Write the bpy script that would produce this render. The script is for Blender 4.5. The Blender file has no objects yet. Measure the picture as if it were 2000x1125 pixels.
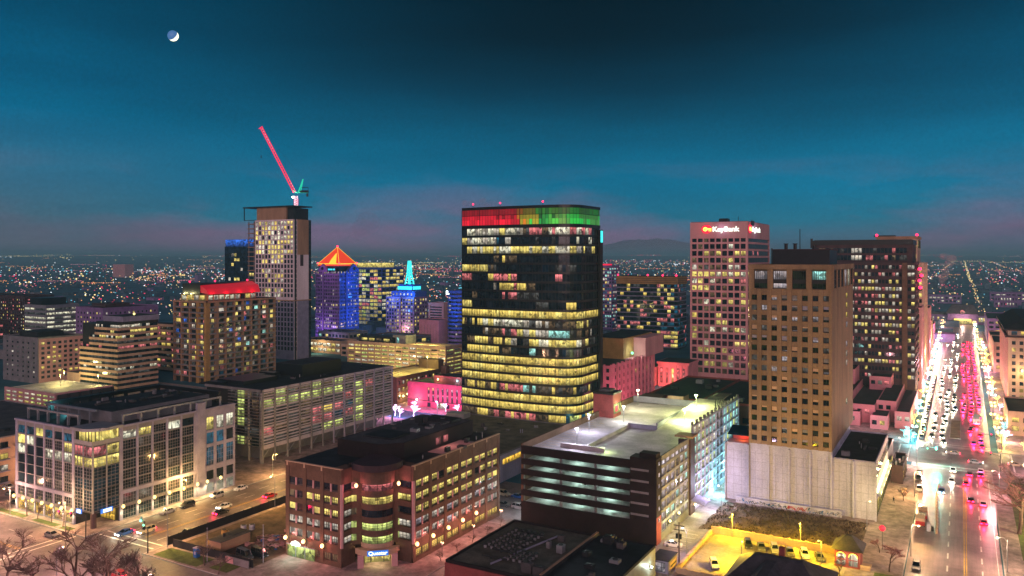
import bpy, math, random
from mathutils import Vector, Matrix
R = random.Random(11)
rad = math.radians
sc = bpy.context.scene
COL = sc.collection
YAW = rad(29.4904)
# ---------------------------------------------------------------- camera
cd = bpy.data.cameras.new('camera')
cam = bpy.data.objects.new('camera', cd)
COL.objects.link(cam)
cd.sensor_width = 36.0
cd.lens = 28.008
cd.shift_y = -0.02975
cd.clip_start = 1.0
cd.clip_end = 120000.0
CAMZ = 72.0
cam.location = (0, 0, CAMZ)
cam.rotation_euler = (rad(90), 0, YAW)
sc.camera = cam
VD = Vector((-math.sin(YAW), math.cos(YAW), 0))
VR = Vector((math.cos(YAW), math.sin(YAW), 0))
# ---------------------------------------------------------------- world (dusk sky)
w = bpy.data.worlds.new('World')
sc.world = w
w.use_nodes = True
nt = w.node_tree
nt.nodes.clear()
def N(t, typ, **kw):
    n = t.nodes.new(typ)
    for k, v in kw.items(): setattr(n, k, v)
    return n
def ramp(t, stops, interp='LINEAR'):
    n = N(t, 'ShaderNodeValToRGB')
    cr = n.color_ramp
    cr.interpolation = interp
    while len(cr.elements) > 1: cr.elements.remove(cr.elements[-1])
    cr.elements[0].position = stops[0][0]
    cr.elements[0].color = (*stops[0][1], 1)
    for p, c in stops[1:]:
        e = cr.elements.new(p); e.color = (*c, 1)
    return n
def math_n(t, op, a=None, b=None):
    n = N(t, 'ShaderNodeMath', operation=op)
    for i, v in enumerate((a, b)):
        if v is None: continue
        if isinstance(v, (int, float)): n.inputs[i].default_value = v
        else: t.links.new(v, n.inputs[i])
    return n.outputs[0]
def mixc(t, fac, a, b, mode='MIX'):
    n = N(t, 'ShaderNodeMix', data_type='RGBA', blend_type=mode)
    n.clamp_factor = True
    for s, v in ((n.inputs[0], fac), (n.inputs[6], a), (n.inputs[7], b)):
        if isinstance(v, (int, float)): s.default_value = v
        elif isinstance(v, tuple): s.default_value = (*v, 1)
        else: t.links.new(v, s)
    return n.outputs[2]
def noise(t, vec, scale, detail=4, rough=.55):
    n = N(t, 'ShaderNodeTexNoise')
    n.inputs['Scale'].default_value = scale
    n.inputs['Detail'].default_value = detail
    n.inputs['Roughness'].default_value = rough
    if vec is not None: t.links.new(vec, n.inputs['Vector'])
    return n.outputs['Fac']
def mapping(t, vec, scale=(1, 1, 1), rot=(0, 0, 0), loc=(0, 0, 0)):
    n = N(t, 'ShaderNodeMapping')
    n.inputs['Scale'].default_value = scale
    n.inputs['Rotation'].default_value = rot
    n.inputs['Location'].default_value = loc
    t.links.new(vec, n.inputs['Vector'])
    return n.outputs[0]
def sky_world(t):
    tc = N(t, 'ShaderNodeTexCoord')
    g = tc.outputs['Generated']
    sep = N(t, 'ShaderNodeSeparateXYZ'); t.links.new(g, sep.inputs[0])
    wob = noise(t, mapping(t, g, (1.2, 1.2, 9)), 2.2, 5)
    el = math_n(t, 'ADD', sep.outputs[2], math_n(t, 'MULTIPLY', math_n(t, 'SUBTRACT', wob, .5), .035))
    base = ramp(t, [(0.0, (.065, .108, .165)), (.018, (.058, .135, .215)), (.045, (.010, .160, .262)),
                    (.085, (.0, .160, .292)), (.14, (.0, .120, .232)), (.20, (.0, .076, .155)),
                    (.27, (.0, .044, .092)), (.34, (.0, .032, .066)), (.7, (.0, .025, .055)), (1, (.0, .02, .05))])
    t.links.new(el, base.inputs[0])
    # azimuth: 0 at the view's left edge .. 1 at its right edge
    dotr = N(t, 'ShaderNodeVectorMath', operation='DOT_PRODUCT'); t.links.new(g, dotr.inputs[0]); dotr.inputs[1].default_value = VR
    dx = math_n(t, 'SUBTRACT', dotr.outputs['Value'], .10)
    d2 = math_n(t, 'MULTIPLY', dx, dx)
    side = N(t, 'ShaderNodeMapRange'); t.links.new(d2, side.inputs[0])
    side.inputs[1].default_value = 0; side.inputs[2].default_value = .34
    side.inputs[3].default_value = .26; side.inputs[4].default_value = 1.55
    hi = N(t, 'ShaderNodeMapRange'); t.links.new(el, hi.inputs[0])
    hi.inputs[1].default_value = .10; hi.inputs[2].default_value = .26
    hi.inputs[3].default_value = 0; hi.inputs[4].default_value = 1
    sidev = math_n(t, 'ADD', math_n(t, 'MULTIPLY', math_n(t, 'SUBTRACT', side.outputs[0], 1), hi.outputs[0]), 1)
    mul = N(t, 'ShaderNodeVectorMath', operation='SCALE'); t.links.new(base.outputs[0], mul.inputs[0]); t.links.new(sidev, mul.inputs['Scale'])
    # pinkish city glow low over the horizon, in patches
    pn = noise(t, mapping(t, g, (2.0, 2.0, 7), loc=(.3, 1.7, 0)), 2.0, 4)
    pr = ramp(t, [(.42, (0, 0, 0)), (.62, (1, 1, 1))]); t.links.new(pn, pr.inputs[0])
    lowm = ramp(t, [(0.0, (.9, .9, .9)), (.03, (.85, .85, .85)), (.07, (.42, .42, .42)), (.12, (0, 0, 0))]); t.links.new(el, lowm.inputs[0])
    lf = N(t, 'ShaderNodeMapRange'); t.links.new(dotr.outputs['Value'], lf.inputs[0])
    lf.inputs[1].default_value = -.30; lf.inputs[2].default_value = -.55; lf.inputs[3].default_value = 0; lf.inputs[4].default_value = .8
    lo2 = ramp(t, [(0.0, (1, 1, 1)), (.06, (.6, .6, .6)), (.16, (0, 0, 0))]); t.links.new(el, lo2.inputs[0])
    pm = math_n(t, 'MULTIPLY', pr.outputs[0], math_n(t, 'MULTIPLY', lowm.outputs[0], .75))
    c = mixc(t, pm, mul.outputs[0], (.27, .11, .215))
    c = mixc(t, math_n(t, 'MULTIPLY', lf.outputs[0], lo2.outputs[0]), c, (.10, .125, .165))
    # thin cloud streaks
    st = noise(t, mapping(t, g, (1.0, 1.0, 7), loc=(5, 2, 1)), 2.2, 5, .55)
    sr = ramp(t, [(.35, (.84, .85, .86)), (.68, (1.10, 1.09, 1.08))]); t.links.new(st, sr.inputs[0])
    c = mixc(t, 1.0, c, sr.outputs[0], 'MULTIPLY')
    gr = noise(t, g, 260, 2, .7)
    gg = ramp(t, [(.25, (.88, .88, .88)), (.75, (1.12, 1.12, 1.12))]); t.links.new(gr, gg.inputs[0])
    c = mixc(t, 1.0, c, gg.outputs[0], 'MULTIPLY')
    return c
bg = N(nt, 'ShaderNodeBackground')
nt.links.new(sky_world(nt), bg.inputs[0])
bg.inputs[1].default_value = 1.0
wo = N(nt, 'ShaderNodeOutputWorld')
nt.links.new(bg.outputs[0], wo.inputs[0])
# ---------------------------------------------------------------- the one sun lamp: the glow of the town behind the viewer
sd = bpy.data.lights.new('sun', 'SUN')
so = bpy.data.objects.new('sun', sd); COL.objects.link(so)
sd.energy = 1.9
sd.angle = rad(55)
sd.color = (1.0, .60, .60)
so.rotation_euler = Vector((-.46, .87, -.20)).to_track_quat('-Z', 'Y').to_euler()
# ---------------------------------------------------------------- exposure
vs = sc.view_settings
sc.display_settings.display_device = 'sRGB'
vs.view_transform = 'Standard'; vs.look = 'None'; vs.exposure = 0.15; vs.gamma = 1
vs.use_curve_mapping = False
cy = sc.cycles
cy.max_bounces = 5; cy.diffuse_bounces = 2; cy.glossy_bounces = 2; cy.transmission_bounces = 2; cy.volume_bounces = 0
cy.caustics_reflective = False; cy.caustics_refractive = False
cy.sample_clamp_indirect = 4
cy.use_denoising = True
cy.use_light_tree = True

# ================================================================ materials
MATS = {}
def newmat(name):
    m = bpy.data.materials.new(name); m.use_nodes = True
    b = m.node_tree.nodes['Principled BSDF']
    MATS[name] = m
    return m, m.node_tree, b
def matte(name, col, rough=.85, scale=.25, amt=.35, spec=.3, streak=False, metal=0, fine=2.5, stretch=None, patch=0):
    m, t, b = newmat(name)
    geo = N(t, 'ShaderNodeNewGeometry')
    p = geo.outputs['Position']
    n1 = noise(t, mapping(t, p, (1, 1, .25 if streak else 1)), scale, 5, .6)
    n2 = noise(t, mapping(t, p, stretch) if stretch else p, fine, 3, .6)
    if patch:
        vo = N(t, 'ShaderNodeTexVoronoi', distance='CHEBYCHEV'); vo.inputs['Scale'].default_value = patch; t.links.new(p, vo.inputs['Vector'])
        sv = N(t, 'ShaderNodeSeparateColor'); t.links.new(vo.outputs['Color'], sv.inputs[0])
        rv = ramp(t, [(0, (.72,) * 3), (.25, (.95,) * 3), (.8, (1.03,) * 3), (1, (1.16,) * 3)]); t.links.new(sv.outputs[0], rv.inputs[0])
        col = mixc(t, 1, rv.outputs[0], col, 'MULTIPLY')
    r1 = ramp(t, [(.3, (1 - amt,) * 3), (.7, (1 + amt * .6,) * 3)]); t.links.new(n1, r1.inputs[0])
    r2 = ramp(t, [(.3, (1 - amt * .4,) * 3), (.7, (1 + amt * .3,) * 3)]); t.links.new(n2, r2.inputs[0])
    c = mixc(t, 1, mixc(t, 1, col, r1.outputs[0], 'MULTIPLY'), r2.outputs[0], 'MULTIPLY')
    t.links.new(c, b.inputs['Base Color'])
    b.inputs['Roughness'].default_value = rough
    b.inputs['Metallic'].default_value = metal
    b.inputs['Specular IOR Level'].default_value = spec
    return m
def glow(name, col, s, sample=True):
    m, t, b = newmat(name)
    b.inputs['Base Color'].default_value = (*[min(.8, c * .5 + .02) for c in col], 1)
    b.inputs['Emission Color'].default_value = (*col, 1)
    b.inputs['Emission Strength'].default_value = s
    if not sample: m.cycles.emission_sampling = 'NONE'
    return m
def room(name, col, s, lo=.35, dark=.5, tint=(1, .8, .6)):
    """a lit room behind glass: blinds, furniture and ceiling lamps as uneven light"""
    m, t, b = newmat(name)
    geo = N(t, 'ShaderNodeNewGeometry'); p = geo.outputs['Position']
    v = N(t, 'ShaderNodeTexVoronoi'); v.inputs['Scale'].default_value = 1.0
    t.links.new(mapping(t, p, (.9, .9, .75)), v.inputs['Vector'])
    sp = N(t, 'ShaderNodeSeparateColor'); t.links.new(v.outputs['Color'], sp.inputs[0])
    r = ramp(t, [(0, (lo * .3,) * 3), (dark * .5, (lo,) * 3), (dark, (.85,) * 3), (1, (1.25,) * 3)]); t.links.new(sp.outputs[0], r.inputs[0])
    big = noise(t, mapping(t, p, (1, 1, 1.4)), .22, 2)
    rb = ramp(t, [(.3, (.55, .55, .55)), (.65, (1.15, 1.15, 1.15))]); t.links.new(big, rb.inputs[0])
    c = mixc(t, math_n(t, 'MULTIPLY', sp.outputs[1], .55), col, tuple(a * k for a, k in zip(col, tint)))
    c = mixc(t, 1, mixc(t, 1, c, r.outputs[0], 'MULTIPLY'), rb.outputs[0], 'MULTIPLY')
    tc = N(t, 'ShaderNodeTexCoord'); sz = N(t, 'ShaderNodeSeparateXYZ'); t.links.new(tc.outputs['Generated'], sz.inputs[0])
    rz_ = ramp(t, [(0, (.55,) * 3), (.3, (.78,) * 3), (.62, (.95,) * 3), (.78, (1.3,) * 3), (.9, (1.35,) * 3), (1, (.6,) * 3)]); t.links.new(sz.outputs[2], rz_.inputs[0])
    fu = noise(t, mapping(t, p, (1, 1, .3)), 1.1, 2)
    fm_ = math_n(t, 'MULTIPLY', math_n(t, 'GREATER_THAN', math_n(t, 'SUBTRACT', fu, math_n(t, 'MULTIPLY', sz.outputs[2], .75)), .30), .62)
    bl = noise(t, mapping(t, p, (2.6, 2.6, .02)), 1.5, 2)
    rbl = ramp(t, [(.35, (.62,) * 3), (.6, (1.1,) * 3)]); t.links.new(bl, rbl.inputs[0])
    c = mixc(t, 1, mixc(t, 1, c, rz_.outputs[0], 'MULTIPLY'), rbl.outputs[0], 'MULTIPLY')
    c = mixc(t, fm_, c, tuple(k * .12 for k in col))
    t.links.new(c, b.inputs['Emission Color'])
    b.inputs['Emission Strength'].default_value = s
    b.inputs['Base Color'].default_value = (.02, .02, .02, 1)
    b.inputs['Roughness'].default_value = .15
    m.cycles.emission_sampling = 'NONE'
    return m
def glassy(name, col=(.012, .018, .024), rough=.08, spec=.6):
    m, t, b = newmat(name)
    geo = N(t, 'ShaderNodeNewGeometry')
    n = noise(t, geo.outputs['Position'], .35, 3)
    r = ramp(t, [(.35, tuple(c * .4 for c in col)), (.7, tuple(c * 1.8 for c in col))]); t.links.new(n, r.inputs[0])
    t.links.new(r.outputs[0], b.inputs['Base Color'])
    b.inputs['Roughness'].default_value = rough
    b.inputs['Specular IOR Level'].default_value = spec
    return m
# lit rooms
room('room_yellow', (.95, .80, .22), 1.0, lo=.6, dark=.4)
room('room_warm', (.84, .60, .13), 1.0, lo=.75, dark=.25, tint=(1.1, 1.2, 1.2))
room('room_pale', (.62, .58, .50), 1.0, lo=.5)
room('room_white', (.80, .80, .62), 1.1)
room('room_cyan', (.36, .85, .80), 1.15, lo=.6)
room('room_teal', (.006, .095, .17), .9, lo=.3)
room('room_dim', (.16, .11, .06), .8, lo=.2)
room('room_gray', (.075, .08, .08), .8, lo=.2)
room('room_pink', (.75, .20, .22), 1.0)
room('room_blue', (.03, .16, .8), 1.0)
room('room_lilac', (.50, .46, .52), 1.0, lo=.55)
room('room_green', (.70, .85, .25), 1.0, lo=.5)
room('room_shop', (1.0, .62, .08), 1.3, lo=.4)
glassy('dark_glass', (.012, .022, .032))
glassy('green_glass', (.018, .035, .022))
glassy('blue_glass', (.01, .03, .055))
glassy('car_glass', (.01, .012, .015))
# surfaces
matte('asphalt', (.22, .178, .178), .6, .12, .5, fine=1.5, patch=.11)
matte('avenue_asphalt', (.25, .175, .175), .36, .12, .5, fine=1.2, stretch=(1.6, .06, 1), patch=.1, spec=.55)
matte('lot_asphalt', (.34, .29, .26), .75, .2, .4, fine=1.5)
matte('asphalt_dark', (.07, .065, .07), .8, .15, .4)
matte('pavement', (.31, .235, .23), .85, .3, .4, fine=.6, patch=.45)
matte('soil', (.16, .11, .075), .95, .3, .6)
matte('grass', (.10, .13, .035), .95, .6, .5)
matte('valley_ground', (.04, .15, .21), .95, .01, .6, fine=.05)  # teal of the hazy distance is put into this base colour
matte('mountain_pale', (.60, .70, .84), .95, .0004, .12, fine=.002)  # pale blue puts the distance haze into the ridge colour
matte('road_white', (.78, .76, .70), .7)
matte('road_yellow', (.75, .48, .08), .7)
matte('kerb_stone', (.42, .38, .36), .85)
matte('far_roof', (.05, .10, .14), .9, .1, .5)  # bluish distance haze put into the far roofs and walls
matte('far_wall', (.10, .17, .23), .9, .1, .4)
matte('roof_black', (.022, .023, .028), .75, .3, .7, patch=.2)
matte('roof_gray', (.085, .082, .085), .9, .25, .5)
matte('roof_olive', (.115, .105, .08), .8, .25, .6, patch=.12)
matte('deck_concrete', (.52, .47, .50), .7, .12, .45, patch=.14)
matte('louvre_gray', (.44, .40, .46), .75, .3, .25)
matte('pale_concrete', (.74, .64, .66), .8, .15, .2, streak=True)
matte('pale_stone', (.50, .42, .46), .8, .2, .22, streak=True)
matte('lilac_panel', (.27, .265, .36), .75, .3, .25)
matte('gray_panel', (.20, .20, .21), .7, .3, .3)
matte('dark_metal', (.035, .036, .04), .5, .5, .3, metal=.3)
matte('black_panel', (.012, .012, .014), .4, .5, .4, spec=.5)
matte('brown_brick', (.140, .080, .055), .9, .35, .3)
matte('red_brick', (.30, .075, .07), .9, .35, .3)
matte('black_brick', (.020, .013, .015), .9, .3, .35)
matte('pink_stone', (.55, .30, .30), .85, .2, .18, streak=True)
matte('pink_paint', (.62, .26, .30), .85, .2, .2)
matte('magenta_brick', (.46, .10, .17), .9, .3, .3)
matte('tan_concrete', (.37, .235, .145), .85, .2, .25, streak=True)
matte('tower_tan', (.255, .175, .105), .85, .2, .35, streak=True)
matte('tan_light', (.52, .36, .24), .85, .2, .25, streak=True)
matte('white_panel', (.42, .42, .53), .8, .16, .38, streak=True)
matte('ochre_panel', (.40, .245, .085), .85, .3, .3)
matte('dark_brown', (.060, .034, .040), .7, .3, .3)
matte('lavender_stone', (.24, .15, .33), .8, .3, .3)
matte('blue_stone', (.045, .10, .40), .8, .3, .3)
matte('steel_gray', (.30, .31, .33), .5, .5, .2, metal=.4)
matte('beige_stone', (.55, .40, .30), .85, .2, .25, streak=True)
matte('bark', (.13, .085, .07), .95, 1.5, .4)
matte('twig', (.17, .118, .105), .95, 1.5, .4)
matte('pink_twig', (.42, .22, .22), .95, 1.5, .4)
matte('scrub', (.085, .052, .042), .95, .8, .6)
matte('slate', (.07, .065, .075), .8, .6, .4)
matte('rubble', (.36, .22, .18), .95, .8, .5)
matte('rubber', (.015, .015, .015), .9)
matte('paint_orange', (.65, .20, .06), .5, amt=.15)
matte('paint_blue', (.02, .12, .35), .5, amt=.15)
for k, c in {'white': (.75, .76, .78), 'silver': (.42, .44, .47), 'black': (.015, .015, .018), 'gray': (.12, .125, .135),
             'red': (.42, .015, .02), 'blue': (.02, .07, .25), 'beige': (.45, .38, .27)}.items():
    m, t, b = newmat('car_' + k)
    b.inputs['Base Color'].default_value = (*c, 1); b.inputs['Roughness'].default_value = .3
    b.inputs['Metallic'].default_value = .3 if k in ('silver', 'gray') else 0
    b.inputs['Coat Weight'].default_value = .6
# lights, and floodlit parts whose light is put in as emission
glow('lamp_yellow', (1.0, .78, .26), 2.4)
glow('lamp_warm', (1.0, .60, .24), 2.6)
glow('lamp_cyan', (.22, .95, 1.0), 2.4)
glow('lamp_green', (.12, 1.0, .50), 3)
glow('lamp_white', (.85, 1.0, .92), 3)
glow('red_beacon', (1.0, .02, .09), 3.5)
glow('tail_red', (1.0, .010, .05), 20)
glow('head_white', (1.0, .93, .70), 14)
glow('sign_white', (.85, 1.0, .85), 1.6, False)
glow('sign_blue', (.02, .18, .75), .9, False)
glow('sign_red', (1.0, .01, .06), .85, False)
glow('sign_yellow', (1.0, .85, .12), 1.3, False)
glow('sign_cyan', (.05, .90, .90), 1.2, False)
glow('tube_cyan', (.55, 1.0, .88), 2.5)
glow('tube_yellow', (.95, 1.0, .45), 4)
glow('twinkle', (.95, .72, 1.0), 2.2)
glow('twinkle_cyan', (.30, .95, .95), 1.6)
glow('twinkle_yellow', (1.0, .85, .25), 1.5)
glow('crane_red', (1.0, .02, .10), .75, False)  # floodlight on the crane is put in as emission
glow('crane_white', (1.0, .6, .7), 1.5, False)
glow('crane_green', (.02, .65, .40), .8, False)
glow('roof_red', (.60, .006, .025), .55)  # red lamp light on the canopy, partly put in as emission
glow('pyramid_red', (.95, .06, .015), .75, False)  # floodlight on the pyramid faces is put in as emission
glow('pyramid_gold_glow', (1.0, .60, .04), 1.1, False)
glow('steam_pink', (.6, .15, .3), .3, False)
ROOM = {'Y': 'room_yellow', 'W': 'room_warm', 'P': 'room_pale', 'H': 'room_white', 'C': 'room_cyan', 'B': 'room_teal', 'M': 'room_dim',
        'G': 'room_gray', 'K': 'room_pink', 'U': 'room_blue', 'L': 'room_lilac', 'E': 'room_green', 'S': 'room_shop', 'D': 'dark_glass',
        'N': 'green_glass', 'T': 'blue_glass'}

# ================================================================ mesh helpers
class MB:
    def __init__(s): s.v = []; s.f = []; s.m = []; s.mats = []; s.cur = 0
    def mat(s, name):
        if name not in s.mats: s.mats.append(name)
        s.cur = s.mats.index(name); return s
    def face(s, idx): s.f.append(idx); s.m.append(s.cur)
    def poly(s, pts):
        n = len(s.v); s.v += [tuple(p) for p in pts]; s.face(tuple(range(n, n + len(pts))))
    def hexa(s, p):
        n = len(s.v); s.v += [tuple(q) for q in p]
        for a in ((0, 3, 2, 1), (4, 5, 6, 7), (0, 1, 5, 4), (1, 2, 6, 5), (2, 3, 7, 6), (3, 0, 4, 7)):
            s.face(tuple(n + i for i in a))
        return s
    def box(s, x0, x1, y0, y1, z0, z1):
        return s.hexa([(x0, y0, z0), (x1, y0, z0), (x1, y1, z0), (x0, y1, z0), (x0, y0, z1), (x1, y0, z1), (x1, y1, z1), (x0, y1, z1)])
    def ob(s, P, rz, a0, a1, d0, d1, z0, z1):
        """box on a wall: a along it, d out of it"""
        ca, sa = math.cos(rz), math.sin(rz)
        q = lambda a, d, z: (P[0] + ca * a + sa * d, P[1] + sa * a - ca * d, z)
        return s.hexa([q(a0, d1, z0), q(a1, d1, z0), q(a1, d0, z0), q(a0, d0, z0), q(a0, d1, z1), q(a1, d1, z1), q(a1, d0, z1), q(a0, d0, z1)])
    def prism(s, pts, z0, z1):
        """counter-clockwise outline"""
        n = len(s.v); k = len(pts)
        s.v += [(p[0], p[1], z0) for p in pts] + [(p[0], p[1], z1) for p in pts]
        s.face(tuple(n + i for i in reversed(range(k)))); s.face(tuple(n + k + i for i in range(k)))
        for i in range(k):
            j = (i + 1) % k; s.face((n + i, n + j, n + k + j, n + k + i))
        return s
    def tube(s, pts, rs, n=6, caps=True):
        rings = []
        for i, p in enumerate(pts):
            p = Vector(p)
            t = (Vector(pts[min(i + 1, len(pts) - 1)]) - Vector(pts[max(i - 1, 0)]))
            if t.length < 1e-6: t = Vector((0, 0, 1))
            t.normalize()
            u = t.cross(Vector((0, 0, 1)))
            if u.length < .05: u = t.cross(Vector((1, 0, 0)))
            u.normalize(); v = t.cross(u)
            r = rs[i] if isinstance(rs, (list, tuple)) else rs
            b = len(s.v)
            s.v += [tuple(p + (u * math.cos(k * 2 * math.pi / n) + v * math.sin(k * 2 * math.pi / n)) * r) for k in range(n)]
            rings.append(b)
        for a, b in zip(rings, rings[1:]):
            for k in range(n): s.face((a + k, a + (k + 1) % n, b + (k + 1) % n, b + k))
        if caps:
            s.face(tuple(rings[0] + k for k in reversed(range(n)))); s.face(tuple(rings[-1] + k for k in range(n)))
        return s
    def cyl(s, x, y, z0, z1, r, n=12, r1=None): return s.tube([(x, y, z0), (x, y, z1)], [r, r if r1 is None else r1], n)
    def ball(s, c, r, n=8, m=5, sz=1.0):
        b = len(s.v)
        for i in range(1, m):
            a = math.pi * i / m
            for k in range(n):
                s.v.append((c[0] + r * math.sin(a) * math.cos(2 * math.pi * k / n), c[1] + r * math.sin(a) * math.sin(2 * math.pi * k / n), c[2] + r * sz * math.cos(a)))
        s.v += [(c[0], c[1], c[2] + r * sz), (c[0], c[1], c[2] - r * sz)]
        t, d = len(s.v) - 2, len(s.v) - 1
        for k in range(n):
            s.face((b + k, t, b + (k + 1) % n)[::-1])
            s.face((b + (m - 2) * n + (k + 1) % n, d, b + (m - 2) * n + k)[::-1])
            for i in range(m - 2):
                a0 = b + i * n
                s.face((a0 + k, a0 + n + k, a0 + n + (k + 1) % n, a0 + (k + 1) % n))
        return s
    def mesh(s, name, off=(0, 0, 0), smooth=False):
        me = bpy.data.meshes.new(name)
        me.from_pydata([(a - off[0], b - off[1], c - off[2]) for a, b, c in s.v], [], s.f)
        for m in s.mats: me.materials.append(MATS[m])
        me.polygons.foreach_set('material_index', s.m)
        if smooth: me.polygons.foreach_set('use_smooth', [True] * len(s.f))
        me.update()
        return me
def link(name, me, parent=None, loc=(0, 0, 0), rz=0):
    o = bpy.data.objects.new(name, me); COL.objects.link(o)
    o.location = loc; o.rotation_euler = (0, 0, rz)
    if parent is not None: o.parent = parent
    return o
def tag(o, label=None, cat=None, group=None, kind=None):
    for k, v in (('label', label), ('category', cat), ('group', group), ('kind', kind)):
        if v: o[k] = v
    return o
def empty(name, loc, label, cat, group=None, rz=0):
    return tag(link(name, None, None, loc, rz), label, cat, group)
def solo(name, mb, label, cat, group=None, smooth=False, base=None):
    """a thing that is one mesh, its origin at its base"""
    xs = [v[0] for v in mb.v]; ys = [v[1] for v in mb.v]; zs = [v[2] for v in mb.v]
    c = base or ((min(xs) + max(xs)) / 2, (min(ys) + max(ys)) / 2, min(zs))
    return tag(link(name, mb.mesh(name, c, smooth), None, c), label, cat, group)
def ground(name, mb): return tag(link(name, mb.mesh(name)), kind='structure')
ORD = ['nearest', 'second', 'third', 'fourth', 'fifth', 'sixth', 'seventh', 'eighth', 'ninth', 'tenth', 'eleventh', 'twelfth', 'thirteenth', 'fourteenth',
       'fifteenth', 'sixteenth', 'seventeenth', 'eighteenth', 'nineteenth', 'twentieth'] + ['twenty-' + k for k in
       ('first', 'second', 'third', 'fourth', 'fifth', 'sixth', 'seventh', 'eighth', 'ninth')] + ['thirtieth'] + ['thirty-' + k for k in ('first', 'second', 'third', 'fourth', 'fifth', 'sixth')]
LAMP_K = 2.0
def ORD2(i): return ORD[i] if i < len(ORD) else 'thirty-' + ['seventh', 'eighth', 'ninth', 'tenth', 'eleventh'][i - len(ORD)]
def light(parent, loc, col, watts, r=.3, spot=None):
    l = bpy.data.lights.new('bulb_or_fill', 'SPOT' if spot else 'POINT')  # also makes added fill lights that have no lamp body
    l.color = col; l.energy = watts * LAMP_K; l.shadow_soft_size = r
    o = bpy.data.objects.new('bulb_or_fill', l); COL.objects.link(o)
    o.parent = parent; o.location = loc
    if spot: l.spot_size = rad(spot); l.spot_blend = .6
    return o
WC = {}
def window_mesh(wd, ht, mat, nv, nh, fm, th=.08, bar=.09):
    k = (round(wd, 2), round(ht, 2), mat, nv, nh, fm, bar)
    if k not in WC:
        b = MB().mat(ROOM.get(mat, mat)); b.box(-wd / 2, wd / 2, -th, 0, 0, ht)
        if nv or nh:
            b.mat(fm)
            for i in range(nv + 2):
                x = -wd / 2 + wd * i / (nv + 1); x = max(-wd / 2 + bar / 2, min(wd / 2 - bar / 2, x))
                b.box(x - bar / 2, x + bar / 2, -th - .06, -th, 0, ht)
            for i in range(nh + 2):
                z = ht * i / (nh + 1); z = max(bar / 2, min(ht - bar / 2, z))
                b.box(-wd / 2 + .01, wd / 2 - .01, -th - .045, -th, z - bar / 2, z + bar / 2)
        WC[k] = b.mesh('window')
    return WC[k]
class Bld:
    def __init__(s, name, label, cat, loc, group=None):
        s.loc = loc; s.e = empty(name, loc, label, cat, group); s.wins = []; s.wall = MB(); s.ribs = []
    def part(s, name, mb, label=None, parent=None, smooth=False, kind=None):
        o = link(name, mb.mesh(name, s.loc, smooth), parent or s.e)
        if label: o['label'] = label
        if kind: o['kind'] = kind
        return o
    def win(s, P, rz, a, d, z, wd, ht, mat, nv=0, nh=0, fm='dark_metal', bar=.09):
        ca, sa = math.cos(rz), math.sin(rz)
        s.wins.append((P[0] + ca * a + sa * d, P[1] + sa * a - ca * d, z, rz, wd, ht, mat, nv, nh, fm, bar))
    def grid(s, P, rz, L, rows, nc, pw, depth, lit, H0, H1, mat, nv=0, nh=0, fm='dark_metal', pier_out=0, smat=None, ends=None, bar=.09, gap=.12, cells=None):
        """wall with recessed windows: rows = [(z0, z1)...] bottom first; lit(r, c) -> room key"""
        w = s.wall; w.mat(mat)
        ew = pw if ends is None else ends
        cw = (L - 2 * ew + pw) / nc
        xs = [(ew + i * cw, ew + i * cw + cw - pw) for i in range(nc)]
        edges = [0] + [v for x in xs for v in x] + [L]
        for i in range(0, len(edges), 2):
            if edges[i + 1] - edges[i] > .01: w.ob(P, rz, edges[i], edges[i + 1], -depth, pier_out, H0, H1)
        zz = [H0] + [v for r in rows for v in r] + [H1]
        w.mat(smat or mat)
        for (a0, a1) in xs:
            for i in range(0, len(zz), 2):
                if zz[i + 1] - zz[i] > .01: w.ob(P, rz, a0, a1, -depth, -.04, zz[i], zz[i + 1])
        for r, (z0, z1) in enumerate(rows):
            for c, (a0, a1) in enumerate(xs):
                k = lit(r, c)
                if k: s.win(P, rz, (a0 + a1) / 2, -depth + gap, z0 + .02, a1 - a0 - .02, z1 - z0 - .04, k, nv, nh, fm, bar)
    def ribbon(s, P, rz, L, z0, z1, keys, d=-.3, fm='dark_metal', bar=.10):
        b = MB(); n = len(keys)
        for i, k in enumerate(keys):
            b.mat(ROOM.get(k, k)).ob(P, rz, L * i / n, L * (i + 1) / n, d - .08, d, z0, z1)
        b.mat(fm)
        for i in range(n + 1):
            a = min(max(L * i / n, bar / 2), L - bar / 2)
            b.ob(P, rz, a - bar / 2, a + bar / 2, d, d + .07, z0, z1)
        s.part('window', b)
    def finish(s, limit=96):
        if s.wall.f: s.part('wall', s.wall)
        def size(q): return -(q[4] * q[5]) / ((q[0]) ** 2 + q[1] ** 2 + (q[2] - CAMZ) ** 2)
        ws = sorted(s.wins, key=size)
        for q in ws[:limit]:
            link('window', window_mesh(*q[4:10], bar=q[10]), s.e, (q[0] - s.loc[0], q[1] - s.loc[1], q[2] - s.loc[2]), q[3])
        rest = ws[limit:]
        if rest:
            b = MB()
            for q in rest:
                b.mat(ROOM.get(q[6], q[6])).ob((q[0], q[1]), q[3], -q[4] / 2, q[4] / 2, 0, .08, q[2], q[2] + q[5])
            s.part('window', b, kind='stuff')
        return s.e
def pick(spec):
    ks = list(spec); tot = sum(spec.values())
    def f(*a):
        x = R.random() * tot
        for k in ks:
            x -= spec[k]
            if x <= 0: return k
        return ks[-1]
    return f
S_, E_, N_, W_ = 0.0, rad(90), rad(180), rad(-90)
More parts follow.
